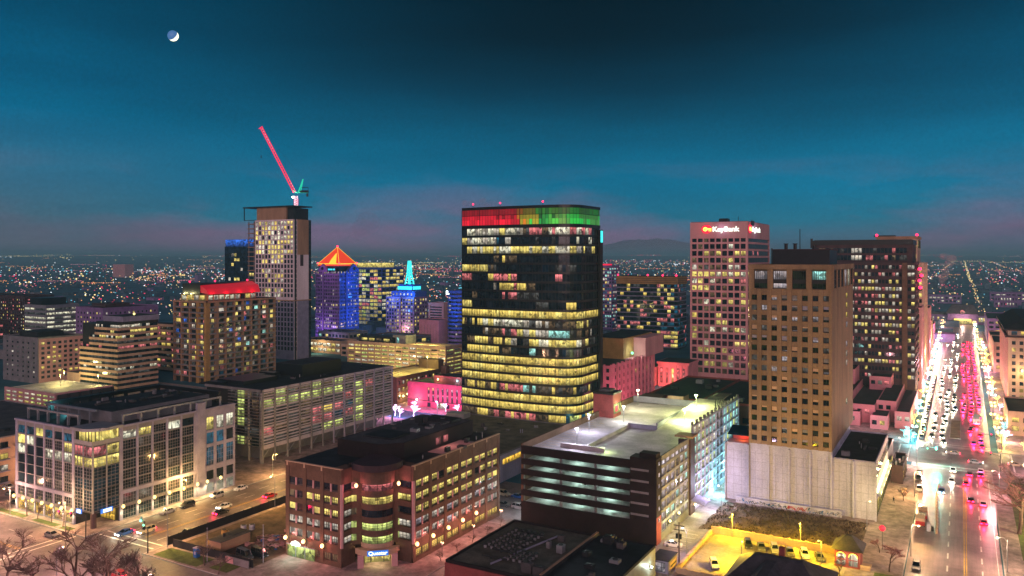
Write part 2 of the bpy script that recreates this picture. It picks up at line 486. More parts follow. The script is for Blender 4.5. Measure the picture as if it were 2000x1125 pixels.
def roof_edge(b, x0, x1, y0, y1, z, hgt, t, mat):
    """parapet ring"""
    m = MB().mat(mat)
    m.box(x0, x1, y0, y0 + t, z, z + hgt); m.box(x0, x1, y1 - t, y1, z, z + hgt)
    m.box(x0, x0 + t, y0 + t, y1 - t, z, z + hgt); m.box(x1 - t, x1, y0 + t, y1 - t, z, z + hgt)
    return b.part('parapet', m)
def tower(name, label, x0, x1, y0, y1, h, mat, S, Ef, roof='roof_black', parapet=.9, cat='building', depth=.35, core='dark_metal', group=None, pent=None, finish=True):
    """a plain block: grid facades on the two sides seen, flat roof, parapet"""
    b = Bld(name, label, cat, ((x0 + x1) / 2, (y0 + y1) / 2, 0), group)
    b.wall.mat(core).box(x0, x1 - depth, y0 + depth, y1, 0, h)
    for f, P, rz, L in ((S, (x0, y0), S_, x1 - x0), (Ef, (x1, y0 + depth), E_, y1 - y0 - depth)):
        if not f: b.wall.mat(mat).ob(P, rz, 0, L, -depth, 0, 0, h); continue
        f = dict(f); z0 = f.pop('z0'); z1 = f.pop('z1'); nr = f.pop('nr'); wh = f.pop('wh')
        rh = (z1 - z0) / nr
        rows = [(z0 + rh * i + rh * (1 - wh) * .6, z0 + rh * i + rh * (1 - wh) * .6 + rh * wh) for i in range(nr)]
        b.grid(P, rz, L, rows, f.pop('nc'), f.pop('pw'), depth, f.pop('lit'), 0, h, f.pop('mat', mat), **f)
    b.wall.mat(mat).box(x0 - .02, x0, y0, y1, 0, h)
    m = MB().mat(roof).box(x0 + .3, x1 - .3, y0 + .3, y1 - .3, h, h + .15); b.part('roof', m)
    roof_edge(b, x0, x1, y0, y1, h + .003, parapet, .3, mat)
    for p in (pent or []):
        b.part('penthouse', MB().mat(p[6]).box(*p[:6]))
    if finish: b.finish()
    return b

# ================================================================ the setting
def terrain_z(r):
    t = min(max((r - 5000) / 12000, 0), 1)
    return 105 * t * t * (3 - 2 * t)
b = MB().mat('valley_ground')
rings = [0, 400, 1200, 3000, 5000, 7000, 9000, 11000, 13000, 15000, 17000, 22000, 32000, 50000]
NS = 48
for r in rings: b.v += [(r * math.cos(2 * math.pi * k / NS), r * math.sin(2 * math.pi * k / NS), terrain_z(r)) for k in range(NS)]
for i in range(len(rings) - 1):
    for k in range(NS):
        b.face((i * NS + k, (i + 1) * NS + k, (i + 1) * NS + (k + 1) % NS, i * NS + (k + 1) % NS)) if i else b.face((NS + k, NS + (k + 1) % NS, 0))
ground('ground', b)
def view_pt(px, D, z=0.0):
    p = VD * D + VR * ((px - 1000) / 1556 * D); return Vector((p.x, p.y, z))
# mountains beyond the valley
b = MB().mat('mountain_pale')
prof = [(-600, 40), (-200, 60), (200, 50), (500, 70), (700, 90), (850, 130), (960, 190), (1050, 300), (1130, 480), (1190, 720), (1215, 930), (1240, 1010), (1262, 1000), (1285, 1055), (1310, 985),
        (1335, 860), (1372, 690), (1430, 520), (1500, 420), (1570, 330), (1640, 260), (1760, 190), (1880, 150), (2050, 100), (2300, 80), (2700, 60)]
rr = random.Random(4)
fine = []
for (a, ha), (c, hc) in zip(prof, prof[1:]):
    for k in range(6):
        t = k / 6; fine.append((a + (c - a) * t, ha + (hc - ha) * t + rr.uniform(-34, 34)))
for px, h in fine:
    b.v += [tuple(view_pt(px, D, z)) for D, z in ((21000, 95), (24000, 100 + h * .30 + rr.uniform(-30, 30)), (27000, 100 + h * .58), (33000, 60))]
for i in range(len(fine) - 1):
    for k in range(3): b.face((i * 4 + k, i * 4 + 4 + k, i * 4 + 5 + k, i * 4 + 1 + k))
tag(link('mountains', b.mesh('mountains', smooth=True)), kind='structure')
def sheet(name, mat, quads, z=.02):
    b = MB().mat(mat)
    for q in quads:
        if len(q) == 4 and not isinstance(q[0], tuple): x0, x1, y0, y1 = q; q = [(x0, y0), (x1, y0), (x1, y1), (x0, y1)]
        b.poly([(x, y, z) for x, y in q])
    return ground(name, b)
def pad(name, mat, boxes, z=.14):
    b = MB()
    for x0, x1, y0, y1 in boxes:
        b.mat(mat).box(x0, x1, y0, y1, 0, z)
        k = .3
        b.mat('kerb_stone')
        b.box(x0 - k, x1 + k, y0 - k, y0, 0, z + .01); b.box(x0 - k, x1 + k, y1, y1 + k, 0, z + .01)
        b.box(x0 - k, x0, y0, y1, 0, z + .01); b.box(x1, x1 + k, y0, y1, 0, z + .01)
    return ground(name, b)
sheet('avenue_road', 'avenue_asphalt', [[(-11.5, 60), (8, 60), (8, 250), (-11.5, 250)], [(-11.5, 250), (8, 250), (9, 300), (-15.5, 300)], [(-15.5, 300), (9, 300), (11, 1000), (-18, 1000)]], .016)
sheet('cross_road', 'asphalt', [(-110, 300, 314, 343)], .022)
sheet('side_road', 'asphalt', [(-196.5, -173.5, 123, 300)], .016)
sheet('front_road', 'asphalt', [(-520, -11.6, 103, 124)], .022)
sheet('alley_road', 'asphalt', [(-105.2, -96.8, 123.9, 192), (-128, -105.2, 186, 222)], .028)
pad('pavement', 'pavement', [(-300, -197, 124.5, 285), (-172.9, -105.6, 124.5, 185.5), (-172.9, -129, 185.5, 275), (-96.2, -12, 124.5, 308), (8.6, 80, 60, 313.5), (-260, -130, 302, 345),
                             (-100, -18.5, 344, 900), (11.8, 120, 344, 900), (-420, -300.6, 124.5, 300), (-520, -12.2, 70, 102.6)])
sheet('parking_lot', 'lot_asphalt', [(-56, -23.5, 176, 206)], .16)
sheet('driveway', 'lot_asphalt', [(-66, -57.2, 172, 226)], .164)
sheet('building_site_soil', 'soil', [(-171, -143.2, 131.5, 200)], .16)
sheet('lawn', 'grass', [(-170.5, -155, 125, 130.2), (-152, -146, 126, 131), (12.5, 40, 224, 300), (12.5, 40, 188, 216), (-17.5, -12.5, 192, 199), (-196.2 - 13, -200.5 - 4, 125, 126.9), (-222, -211, 125, 126.9), (-240, -226, 125, 126.9)], .152)
# painted markings
b = MB().mat('road_white')
def dash(x, y0, y1, wd=.16, step=9, ln=4):
    y = y0
    while y < y1:
        b.poly([(x - wd, y, .03), (x + wd, y, .03), (x + wd, min(y + ln, y1), .03), (x - wd, min(y + ln, y1), .03)]); y += step
for x in (-3.1, 4.0): dash(x, 100, 300)
for x in (-11.5, -6.8, 6.2): dash(x, 348, 900)
dash(7.2, 100, 300, .08, 20, 19.9)
for y in (308.5, 312.5, 345.5, 349): b.poly([(-15, y, .034), (9, y, .034), (9, y + .5, .034), (-15, y + .5, .034)])
for x in (-21, -17.5, 11.5, 15): b.poly([(x, 315, .034), (x + .5, 315, .034), (x + .5, 342, .034), (x, 342, .034)])
for k in range(6): b.poly([(-64.5, 188 + 3 * k, .166), (-59.5, 188 + 3 * k, .166), (-59.5, 188.15 + 3 * k, .166), (-64.5, 188.15 + 3 * k, .166)])
for x in (-190.5, -187, -178.5): dash(x, 132, 290, .1)
for y in (127.4, 130): b.poly([(-196, y, .034), (-174, y, .034), (-174, y + .45, .034), (-196, y + .45, .034)])
for x in (-199.5, -202): b.poly([(x, 98, .034), (x + .45, 98, .034), (x + .45, 123.5, .034), (x, 123.5, .034)])
for y in (104, 107.5, 118): 
    for k in range(40): b.poly([(-460 + k * 8, y, .034), (-457 + k * 8, y, .034), (-457 + k * 8, y + .2, .034), (-460 + k * 8, y + .2, .034)]) if -457 + k * 8 < -203 or k > 36 else None
ground('road_markings', b)
b = MB().mat('road_yellow')
for x in (.25, .75): b.poly([(x, 60, .03), (x + .18, 60, .03), (x + .18, 300, .03), (x, 300, .03)])
for y in (111, 111.6): b.poly([(-500, y, .034), (-203, y, .034), (-203, y + .18, .034), (-500, y + .18, .034)])
for x in (-183.3, -182.7): b.poly([(x, 132, .034), (x + .18, 132, .034), (x + .18, 290, .034), (x, 290, .034)])
ground('yellow_lines', b)
# raised planted median of the avenue beyond the crossing
b = MB().mat('kerb_stone').box(-4.6, -.6, 362, 402, 0, .2); b.mat('soil').box(-4.3, -.9, 362.4, 401.6, .2, .26)
ground('road_median', b)
# the far town: roofs, trees and lights nobody could count
fr = random.Random(21)
b = MB()
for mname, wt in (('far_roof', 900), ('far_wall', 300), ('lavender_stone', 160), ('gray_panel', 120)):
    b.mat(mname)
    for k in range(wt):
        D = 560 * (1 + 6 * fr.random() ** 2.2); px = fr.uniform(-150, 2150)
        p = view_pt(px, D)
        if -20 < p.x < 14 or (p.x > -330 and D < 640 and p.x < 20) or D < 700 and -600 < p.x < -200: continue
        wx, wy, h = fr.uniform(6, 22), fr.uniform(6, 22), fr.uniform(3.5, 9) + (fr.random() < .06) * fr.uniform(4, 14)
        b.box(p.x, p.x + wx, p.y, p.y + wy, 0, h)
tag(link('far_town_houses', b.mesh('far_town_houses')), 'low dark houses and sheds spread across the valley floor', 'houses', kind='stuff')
glow('city_yellow', (1.0, .78, .30), 1.6, False); glow('city_orange', (1.0, .42, .14), 1.1, False); glow('city_white', (.85, .95, 1.0), 2.0, False)
glow('city_cyan', (.15, .7, .9), 1.1, False); glow('city_red', (1.0, .04, .14), 1.1, False); glow('city_pink', (.95, .35, .42), .8, False)
b = MB()
def spark(p, s, h=1.0): b.box(p.x - s, p.x + s, p.y - s, p.y + s, p.z, p.z + s * 2 * h)
kinds = ['city_yellow'] * 5 + ['city_orange'] * 3 + ['city_white'] * 3 + ['city_cyan'] * 2 + ['city_red'] * 2 + ['city_pink'] * 3
def put(kind_pts):
    for kind, pts in kind_pts.items():
        b.mat(kind)
        for p, sz in pts: spark(p, sz)
bank_ = {k: [] for k in set(kinds)}
def far_ok(x, y):
    D = -math.sin(YAW) * x + math.cos(YAW) * y; Lr = math.cos(YAW) * x + math.sin(YAW) * y
    if D < 560 or abs(Lr / D) > .72: return 0
    if -25 < x < 18 and y < 1000: return 0
    if x > -640 and D < 740: return 0
    return D
amber = ['city_yellow', 'city_orange', 'city_white', 'city_pink', 'city_red', 'city_cyan', 'city_orange']
for axis in (0, 1):
    q = -4200
    while q < 9000:
        kd = fr.choice(amber); gap = fr.uniform(26, 48); a = -6000
        bright = fr.random() < .25
        while a < 9000:
            x, y = (a, q) if axis else (q, a)
            D = far_ok(x, y)
            if D and fr.random() < (.9 if bright else .42) * min(1, 1500 / D):
                bank_[kd if fr.random() < .8 else fr.choice(kinds)].append((Vector((x + fr.uniform(-4, 4), y + fr.uniform(-4, 4), fr.uniform(5, 9) + terrain_z(math.hypot(x, y)))), D * .00038 * fr.uniform(.6, 1.3)))
            a += gap
        q += fr.choice([110, 150, 190, 230])
for c in range(170):
    py = 509 + 120 * fr.random() ** 1.5; D0 = 1556 * 72 / (py - 503); px = fr.uniform(-80, 2080); kd = fr.choice(kinds)
    for k in range(fr.randint(4, 22)):
        D = D0 * (1 + fr.gauss(0, .035)); p = view_pt(px + fr.gauss(0, 16), D, fr.uniform(4, 16))
        if far_ok(p.x, p.y): p.z += terrain_z(math.hypot(p.x, p.y)); bank_[kd if fr.random() < .7 else fr.choice(kinds)].append((p, D * .00037 * fr.uniform(.5, 1.8)))
for k in range(1400):
    py = 507 + 128 * fr.random() ** 1.6; D = 1556 * 72 / (py - 503); p = view_pt(fr.uniform(-100, 2100), D, fr.uniform(4, 10))
    if far_ok(p.x, p.y): p.z += terrain_z(math.hypot(p.x, p.y)); bank_[fr.choice(kinds)].append((p, D * .00038 * fr.uniform(.4, 1.3)))
put(bank_)
# lit avenues of the valley: rows of lamps that run across the view
for k in range(120):
    py = 499.5 + 60 * fr.random() ** 1.5
    D = 1556 * 72 / max(py - 503, 1) if py > 508 else fr.uniform(11000, 17000)
    c = fr.uniform(-100, 2100); ln = fr.uniform(10, 90); n = int(ln / 3) + 3
    b.mat(fr.choice(['city_orange', 'city_pink', 'city_yellow', 'city_orange', 'city_red']))
    for i in range(n):
        p = view_pt(c + ln * i / n + fr.uniform(-1, 1), D * (1 + fr.uniform(-.01, .01)), 4)
        p.z += terrain_z(math.hypot(p.x, p.y)); spark(p, D * .00034 * fr.uniform(.5, 1.3))
tag(link('far_town_lights', b.mesh('far_town_lights')), 'countless coloured lamps of the far town across the valley', 'lights', kind='stuff')

# ================================================================ moon
b = MB()
MD, MR = 24000, 24000 * 10.3 / 1556
mc = view_pt(338, MD, CAMZ + 433 / 1556 * MD)
b.ball((0, 0, 0), MR, 64, 40)
todir = (Vector((0, 0, CAMZ)) - mc).normalized()
up = Vector((0, 0, 1)); rgt = todir.cross(up).normalized() * -1
if rgt.dot(VR) < 0: rgt = -rgt
sunv = (rgt * .70 - up * .66 - todir * .62).normalized()
glow('moon_dark', (.045, .13, .30), 1.0, False); glow('moon_lit', (1.0, .97, .72), 1.4, False)
me_v = [Vector(v) for v in b.v]
b.mats = ['moon_dark', 'moon_lit']
b.m = [1 if (sum((me_v[i] for i in f), Vector()) / len(f)).normalized().dot(sunv) > -.02 else 0 for f in b.f]  # sunlit crescent is put into the face materials
tag(link('moon', b.mesh('moon', smooth=True), None, mc), 'crescent moon with its dark side faintly blue, alone in the sky', 'moon')

def clutter(B, x0, x1, y0, y1, z, n, seed, mats=('dark_metal', 'gray_panel', 'roof_gray', 'steel_gray')):
    r = random.Random(seed)
    for k in range(n):
        x, y = r.uniform(x0, x1), r.uniform(y0, y1); a, c, h = r.uniform(.6, 2.4), r.uniform(.6, 2.0), r.uniform(.4, 1.5); t = r.random()
        if t < .5: m = MB().mat(r.choice(mats)).box(x, x + a, y, y + c, z, z + h); m.mat('dark_metal').cyl(x + a / 2, y + c / 2, z + h, z + h + .12, min(a, c) * .36, 10); B.part('roof_unit', m)
        elif t < .75: B.part('vent_pipe', MB().mat('steel_gray').cyl(x, y, z, z + r.uniform(.6, 1.6), .12, 6).cyl(x, y, z + .5, z + .6, .2, 6))
        elif t < .9: B.part('duct', MB().mat('roof_gray').box(x, x + .5, y, y + r.uniform(3, 7), z + .25, z + .7).box(x + .1, x + .4, y + .3, y + .6, z, z + .25))
        else: B.part('roof_hatch', MB().mat('gray_panel').box(x, x + 1.1, y, y + 1.1, z, z + .35))
# ================================================================ front row of buildings
def cons(s): return lambda r, c: s
# ---- grey stone and glass office on the street corner
gx0, gx1, gy0, gy1, gh = -236.0, -200.0, 128.5, 176.0, 25.6
B = Bld('corner_office', 'grey stone and glass office on the street corner with wall lamps and rooftop colonnade', 'office building', (-218, 152, 0))
B.wall.mat('dark_metal').box(gx0, gx1 - .5, gy0 + .5, gy1, 8, 21.9).box(gx0, gx1 - 8, gy0 + .5, gy1, 21.9, gh).box(gx1 - 8, gx1 - .5, gy0 + 8.1, gy1, 21.9, gh).box(gx0, gx1 - 8, gy0 + .5, gy1, 0, 8).box(gx1 - 8, gx1 - .5, gy0 + 8, gy1, 0, 8)
rows = [(.4, 3.6), (4.4, 7.2)] + [(8.4 + 2.72 * i, 8.4 + 2.72 * i + 2.5) for i in range(5)] + [(22.2, 24.4)]
def lit_s(r, c):
    if r == 0: return R.choice('SSY')
    if r == 1: return 'D'
    if r == 7: return 'BBYBDB'[c]
    if r == 5: return 'HDDHHH'[c]
    if r == 6: return 'HHDDDY'[c] if c else 'Y'
    if r == 4: return 'D'
    return R.choice('DDDDG')
B.grid((gx0, gy0), S_, 28, rows, 6, .62, .5, lit_s, 0, gh, 'lilac_panel', 3, 2, 'gray_panel', smat='gray_panel', ends=1.0, bar=.07)
def lit_e(r, c):
    if r == 0: return 'D'
    if r == 1: return R.choice('DDG')
    if r == 7: return 'HYDHDD'[c]
    if r in (5, 4): return R.choice('DDDDDG')
    return R.choice('DDDDDDG')
ye = gy0 + 8
B.grid((gx1, ye), E_, 25, rows, 5, .62, .5, lit_e, 0, gh, 'lilac_panel', 4, 2, 'gray_panel', smat='gray_panel', ends=.9, bar=.07)
# wide pier, then a white frame with tall blue panes
w_ = B.wall.mat('lilac_panel'); w_.ob((gx1, ye + 25), E_, 0, 3, -.5, .25, 0, 28.2)
B.grid((gx1, ye + 28), E_, gy1 - ye - 28, [(.4, 3.2), (4.2, 7), (8.6, 14.2), (15.2, 18.6), (19.4, 23.4)], 3, .9, .5,
       lambda r, c: {0: 'H', 1: 'D', 2: 'B', 3: R.choice('BDB'), 4: R.choice('HYB')}[r], 0, gh, 'lilac_panel', 2, 3, 'gray_panel', ends=.6, bar=.08)
B.wall.mat('lilac_panel').ob((gx0, gy0), S_, 0, 28.2, -.5, .18, 7.3, 8.3).ob((gx1, ye), E_, .0, 25, -.5, .18, 7.3, 8.3)
B.wall.ob((gx0, gy0), S_, -.1, 28, -.6, .25, gh, gh + .5).ob((gx1, ye), E_, 0, gy1 - ye, -.6, .22, gh, gh + .5)
# glass corner
fl = [(4.6 + 2.9 * i, 4.6 + 2.9 * i + 2.7) for i in range(6)]
B.grid((gx1 - 8, gy0), S_, 8, fl, 2, .3, .35, lambda r, c: {4: 'Y', 5: 'K', 3: 'D'}.get(r, R.choice('DTT')), 4.2, 22, 'steel_gray', 2, 2, 'gray_panel', smat='dark_metal', ends=.15, bar=.07)
B.grid((gx1, gy0 + .35), E_, 7.65, fl, 2, .3, .35, lambda r, c: {4: 'Y', 5: 'K' if c == 0 else 'Y'}.get(r, R.choice('DTT')), 4.2, 22, 'steel_gray', 2, 2, 'gray_panel', smat='dark_metal', ends=.15, bar=.07)
B.wall.mat('steel_gray').box(gx1 - 7.8, gx1 - .4, gy0 + .4, gy0 + 7.9, 4.0, 4.2)
B.part('column', MB().mat('dark_brown').cyl(gx1 - 1, gy0 + 1, 0, 4.2, .75, 14))
for P, rz, wd in (((gx1 - 7.5, gy0 + 7.6), S_, 6.5), ((gx1 - 7.6, gy0 + 7.5), E_, .1)):
    if wd > 1: B.win(P, rz, 3.2, .25, .3, wd, 3.4, 'S', 4, 1)
top = MB().mat('steel_gray'); arc = [(gx1 - 8.5, gy0 + 8.5), (gx1 - 9, gy0 - .5)] + [(gx1 - 4.5 + 5.2 * math.sin(rad(a)), gy0 + 4.5 - 5.2 * math.cos(rad(a))) for a in range(0, 91, 15)] + [(gx1 + .6, gy0 + 8.5)]
top.prism(arc, 25.7, 26.5); B.part('roof_slab', top)
lounge = MB().mat('room_yellow'); aw = [(gx1 - 7.5, gy0 + 1.2)] + [(gx1 - 4.2 + 3.6 * math.sin(rad(a)), gy0 + 4.4 - 3.4 * math.cos(rad(a))) for a in range(0, 91, 15)] + [(gx1 - .7, gy0 + 8), (gx1 - 7.5, gy0 + 8)]
lounge.prism(aw, 22.2, 25.65)
lounge.mat('room_pink')
for p, q in zip(aw[1:], aw[2:7]):
    lounge.mat('dark_metal').tube([(p[0] + .1, p[1] - .1, 22.2), (p[0] + .1, p[1] - .1, 25.6)], .12, 4)
B.part('window', lounge)
B.part('balcony', MB().mat('gray_panel').box(gx1 - 8, gx1 - .02, gy0 + .02, gy0 + 8, 22, 22.2).mat('steel_gray').box(gx1 - 8, gx1 - .03, gy0 + .03, gy0 + .12, 22.2, 23.2).box(gx1 - .12, gx1 - .03, gy0 + .12, gy0 + 8, 22.2, 23.2))
B.part('roof', MB().mat('roof_black').box(gx0 + .3, gx1 - 9, gy0 + .4, gy1, gh, gh + .12).box(gx1 - 9, gx1 - .5, gy0 + 9, gy1, gh, gh + .12))
B.part('penthouse', MB().mat('gray_panel').box(-227, -206, 138, 171, gh + .12, 29).mat('roof_black').box(-226.5, -206.5, 138.5, 170.5, 29, 29.1))
B.part('penthouse', MB().mat('gray_panel').box(-216, -203.6, 146, 170, gh + .12, 28).mat('roof_black').box(-215.7, -203.9, 146.3, 169.7, 28, 28.08))
col = MB().mat('steel_gray').box(-234, -209.5, 130.6, 131.3, 28.6, 29.1)
for i in range(6): col.box(-234 + i * 4.78, -233.4 + i * 4.78, 130.7, 131.2, gh + .1, 28.6)
for i in range(5): col.box(-232 + i * 5, -231.4 + i * 5, 135.2, 135.7, gh + .1, 29.2)
col.box(-233, -209, 135.1, 135.8, 29.2, 29.8); B.part('colonnade', col)
col = MB().mat('steel_gray').box(-201.6, -201.0, 138, 171.5, 28.3, 28.8)
for i in range(7): col.box(-201.5, -201.1, 138 + i * 5.5, 138.5 + i * 5.5, gh + .1, 28.3)
B.part('colonnade', col)
per = MB().mat('black_panel').box(-235.6, -234.6, 137, 175.5, 28.2, 29.4).box(-234.6, -206, 174.6, 175.5, 28.2, 29.4)
for i in range(7): per.box(-235.5, -234.8, 138 + i * 6, 139 + i * 6, gh + .1, 28.2)
for i in range(5): per.box(-232 + i * 6, -231 + i * 6, 174.7, 175.4, gh + .1, 28.2)
B.part('pergola', per)
clutter(B, -225, -208, 140, 169, 29.1, 14, 8); clutter(B, -233, -228, 140, 172, gh + .12, 8, 9)
B.part('entrance_sign', MB().mat('sign_blue').ob((gx1 - 8, gy0), S_, 1.6, 3.9, .2, .45, 3.75, 4.9).mat('sign_white').ob((gx1 - 8, gy0), S_, 2.1, 3.6, .45, .5, 3.95, 4.75))
B.part('entrance_sign', MB().mat('sign_blue').ob((gx1, gy0), E_, 2.2, 5.6, .2, .45, 3.75, 4.9).mat('sign_white').ob((gx1, gy0), E_, 2.8, 5.2, .45, .5, 3.95, 4.75))
def sconce(B, P, n, z, col=(1, .78, .36), watts=190, r=.42, mat='lamp_yellow', out=.7, down=None):
    """wall lamp: bracket and globe"""
    x, y = P[0] + n[0] * out, P[1] + n[1] * out
    m = MB().mat('dark_metal').tube([(P[0], P[1], z - .5), (P[0] + n[0] * out * .5, P[1] + n[1] * out * .5, z - .75), (x, y, z - .3)], .07, 5)
    o = B.part('wall_lamp', m)
    g = MB().mat(mat).ball((x, y, z), r, 10, 7, 1.25)
    B.part('lamp_globe', g, parent=o)
    light(o, (x + n[0] * (r + .1) - B.loc[0], y + n[1] * (r + .1) - B.loc[1], z - (.7 if down else 0)), col, watts, r, down)
for i in range(7): sconce(B, (gx0 + .5 + i * 4.58, gy0), (0, -1), 4.1, watts=520, down=150)
for i in range(6): sconce(B, (gx1, ye + .5 + i * 4.85), (1, 0), 4.1, watts=520, down=150)
for i in range(2): sconce(B, (gx1, ye + 28.3 + i * 5), (1, 0), 4.1, watts=520, down=150)
o = MB().mat('lamp_cyan').ball((-230, 141, 27.2), .3); o = B.part('roof_lamp', o)
light(o, (-230 - B.loc[0], 140.3 - B.loc[1], 27.4), (.2, .9, 1), 350, .3)
B.finish()
# ---- louvred office on stilts
lx0, lx1, ly0, ly1, lh = -241.5, -212.4, 198.5, 271.5, 25.4
B = Bld('louvred_office', 'long office on stilts with horizontal louvres and a black roof', 'office building', (-227, 235, 0))
B.wall.mat('dark_metal').box(lx0, lx1 - .9, ly0 + .9, ly1, 5.2, lh)
B.wall.mat('gray_panel').box(lx0 + 3, lx1 - 6, ly0 + 5, ly1 - 3, 0, 5.2)
n = 12; cw = (ly1 - ly0) / n
fh = (lh - 5.6) / 6
def lou(r, c):
    if r == 4 and c < 7: return 'E'
    if r == 5: return 'MEMMEMEMGGGG'[c] if c < 8 else 'G'
    if c == 8: return 'E'
    if r == 0: return 'GGGGGEEGDGDG'[c]
    if r == 1: return 'KMGMKKBKKMGG'[c]
    if r == 2: return 'GGGMKWKBGGGG'[c]
    return R.choice('GGMMKG')
for c in range(n):
    for r in range(6): B.win((lx1, ly0), E_, c * cw + cw / 2, -.75, 5.6 + r * fh + .15, cw - .3, fh - .3, lou(r, c), 1, 0)
for c in range(4):
    for r in range(6): B.win((lx0, ly0), S_, 14.5 + c * 3.6, -.75, 5.6 + r * fh + .15, 3.4, fh - .3, R.choice('GDDM') if c != 1 else R.choice('EED'), 1, 0)
lv = MB().mat('louvre_gray')
for r in range(6):
    for k in range(3): lv.ob((lx1, ly0), E_, .05, ly1 - ly0, -.5, -.1, 5.6 + r * fh + k * fh / 3 - .02, 5.6 + r * fh + k * fh / 3 + (.62 if k == 0 else .30))
lv.ob((lx1, ly0), E_, 0, ly1 - ly0, -.5, 0, lh - .5, lh + .4).ob((lx1, ly0), E_, 0, ly1 - ly0, -.5, .02, 4.9, 5.6)
lv.mat('gray_panel')
for r in range(6):
    for k in range(3): lv.ob((lx0, ly0), S_, 12, lx1 - lx0 - .5, -.5, -.1, 5.6 + r * fh + k * fh / 3, 5.6 + r * fh + k * fh / 3 + .22)
lv.ob((lx0, ly0), S_, 0, lx1 - lx0, -.5, 0, lh - .5, lh + .4)
B.part('louvre', lv)
for c in range(n + 1):
    yy = ly0 + c * cw; yy = min(max(yy, ly0 + .3), ly1 - .3)
    B.part('column', MB().mat('lilac_panel' if c > 5 else 'gray_panel').box(lx1 - .1, lx1 + .40, yy - .26, yy + .26, 0, lh + .4))
B.part('column', MB().mat('steel_gray').cyl(lx1 - 1, ly0 + 1, 0, lh, .8, 12)); B.part('column', MB().mat('steel_gray').cyl(lx1 - 7, ly0 + .8, 0, lh, .5, 12))
for c in range(0, n, 2):
    yy = ly0 + c * cw
    B.part('brace', MB().mat('steel_gray').tube([(lx1 - 1.5, yy + .5, 0), (lx1 - 1.5, yy + cw - .3, 5)], .14, 5))
B.part('roof', MB().mat('roof_black').box(lx0 - 4, lx1 - .4, ly0 + .6, ly1 - .3, lh + .05, lh + .45))
B.part('penthouse', MB().mat('black_panel').box(-236, -222, 228, 250, lh + .45, 30.5).mat('roof_black').box(-235.6, -222.4, 228.4, 249.6, 30.5, 30.55))
B.part('penthouse', MB().mat('black_panel').box(-240, -226, 203, 219, lh + .45, 27.2))
clutter(B, -240, -214, 222, 269, lh + .45, 22, 7, ('dark_metal', 'black_panel', 'roof_gray'))
for k in range(9): B.part('roof_unit', MB().mat('black_panel').box(-242 + R.random() * 6, -235 + R.random() * 3, 200 + k * 6, 202 + k * 6 + R.random() * 2, lh + .45, 26.6 + R.random() * .8))
B.finish()
# ---- brown brick office with the notched corner
bx0, bx1, by0, by1, bh = -142.6, -112.5, 141.0, 191.8, 22.8
cxs, cye = -125.0, 151.6          # the two ends of the cut corner
B = Bld('brick_office', 'brown brick office with notched corner, curved bay and lit cream windows', 'office building', (-127, 166, 0))
B.wall.mat('dark_brown').prism([(bx0, by0 + .4), (cxs - 3, by0 + .4), (cxs - 3, by0 + 6), (bx1 - 6, cye + 3), (bx1 - .4, cye + 3), (bx1 - .4, by1), (bx0, by1)], 0, bh - .5)
brow = [(5.2 + 3.05 * i, 5.2 + 3.05 * i + 1.85) for i in range(5)]
def bl_s(r, c): return [['P', 'P', 'P', 'P', 'P', 'P'], list('PPPPPP'), list('YMDYYY'), list('MDYYYY'), list('DDDDDD')][r][c]
# each bay: two windows with a pale column between
def bays(P, rz, L, nb, lit, pw=1.1, first=None):
    cell = (L - pw) / nb
    w = B.wall
    for i in range(nb + 1): w.mat('brown_brick').ob(P, rz, i * cell, i * cell + pw, -.4, .12, 0, bh - 1)
    for i in range(nb):
        a0, a1 = i * cell + pw, (i + 1) * cell
        zz = [3.6] + [v for r in brow for v in r] + [bh - 1]
        w.mat('brown_brick')
        for j in range(0, len(zz), 2): w.ob(P, rz, a0, a1, -.4, 0, zz[j], zz[j + 1])
        w.mat('tan_light').ob(P, rz, i * cell + pw * .3, i * cell + pw * .7, .12, .2, bh - .9, bh + .3)
        w.mat('brown_brick').ob(P, rz, a0, a1, -.4, -.1, 0, 1.2); w.ob(P, rz, a0, a1, -.4, -.1, 3.0, 3.6)
        m = (a0 + a1) / 2
        for h in (0, 1):
            x0, x1 = (a0, m - .22) if h == 0 else (m + .22, a1)
            for r, (z0, z1) in enumerate(brow):
                B.win(P, rz, (x0 + x1) / 2, -.28, z0 + .35, x1 - x0 - .03, z1 - z0 - .37, lit(r, i * 2 + h), 2, 1, 'black_brick', .07)
                B.wall.mat('black_panel').ob(P, rz, x0, x1, -.4, -.12, z0, z0 + .33)
            B.win(P, rz, (x0 + x1) / 2, -.3, 1.3, x1 - x0 - .1, 1.6, 'M' if rz == 0 else 'W', 2, 3, 'brown_brick', .07)
        for r, (z0, z1) in enumerate(brow): w.mat('pink_stone').ob(P, rz, m - .22, m + .22, -.4, .05, z0, z1)
    w.mat('brown_brick').ob(P, rz, 0, L, -.4, .16, bh - 1, bh)
    w.mat('tan_light').ob(P, rz, 0, L, -.45, .22, bh, bh + .22)
    w.mat('brown_brick').ob(P, rz, 0, L, -.4, .06, 0, .9)
bays((bx0, by0), S_, cxs - bx0, 3, bl_s)
def bl_e(r, c): return R.choice('PPL') if r < 2 else ('Y' if R.random() < .93 else 'D')
bays((bx1, cye), E_, by1 - cye, 6, bl_e)
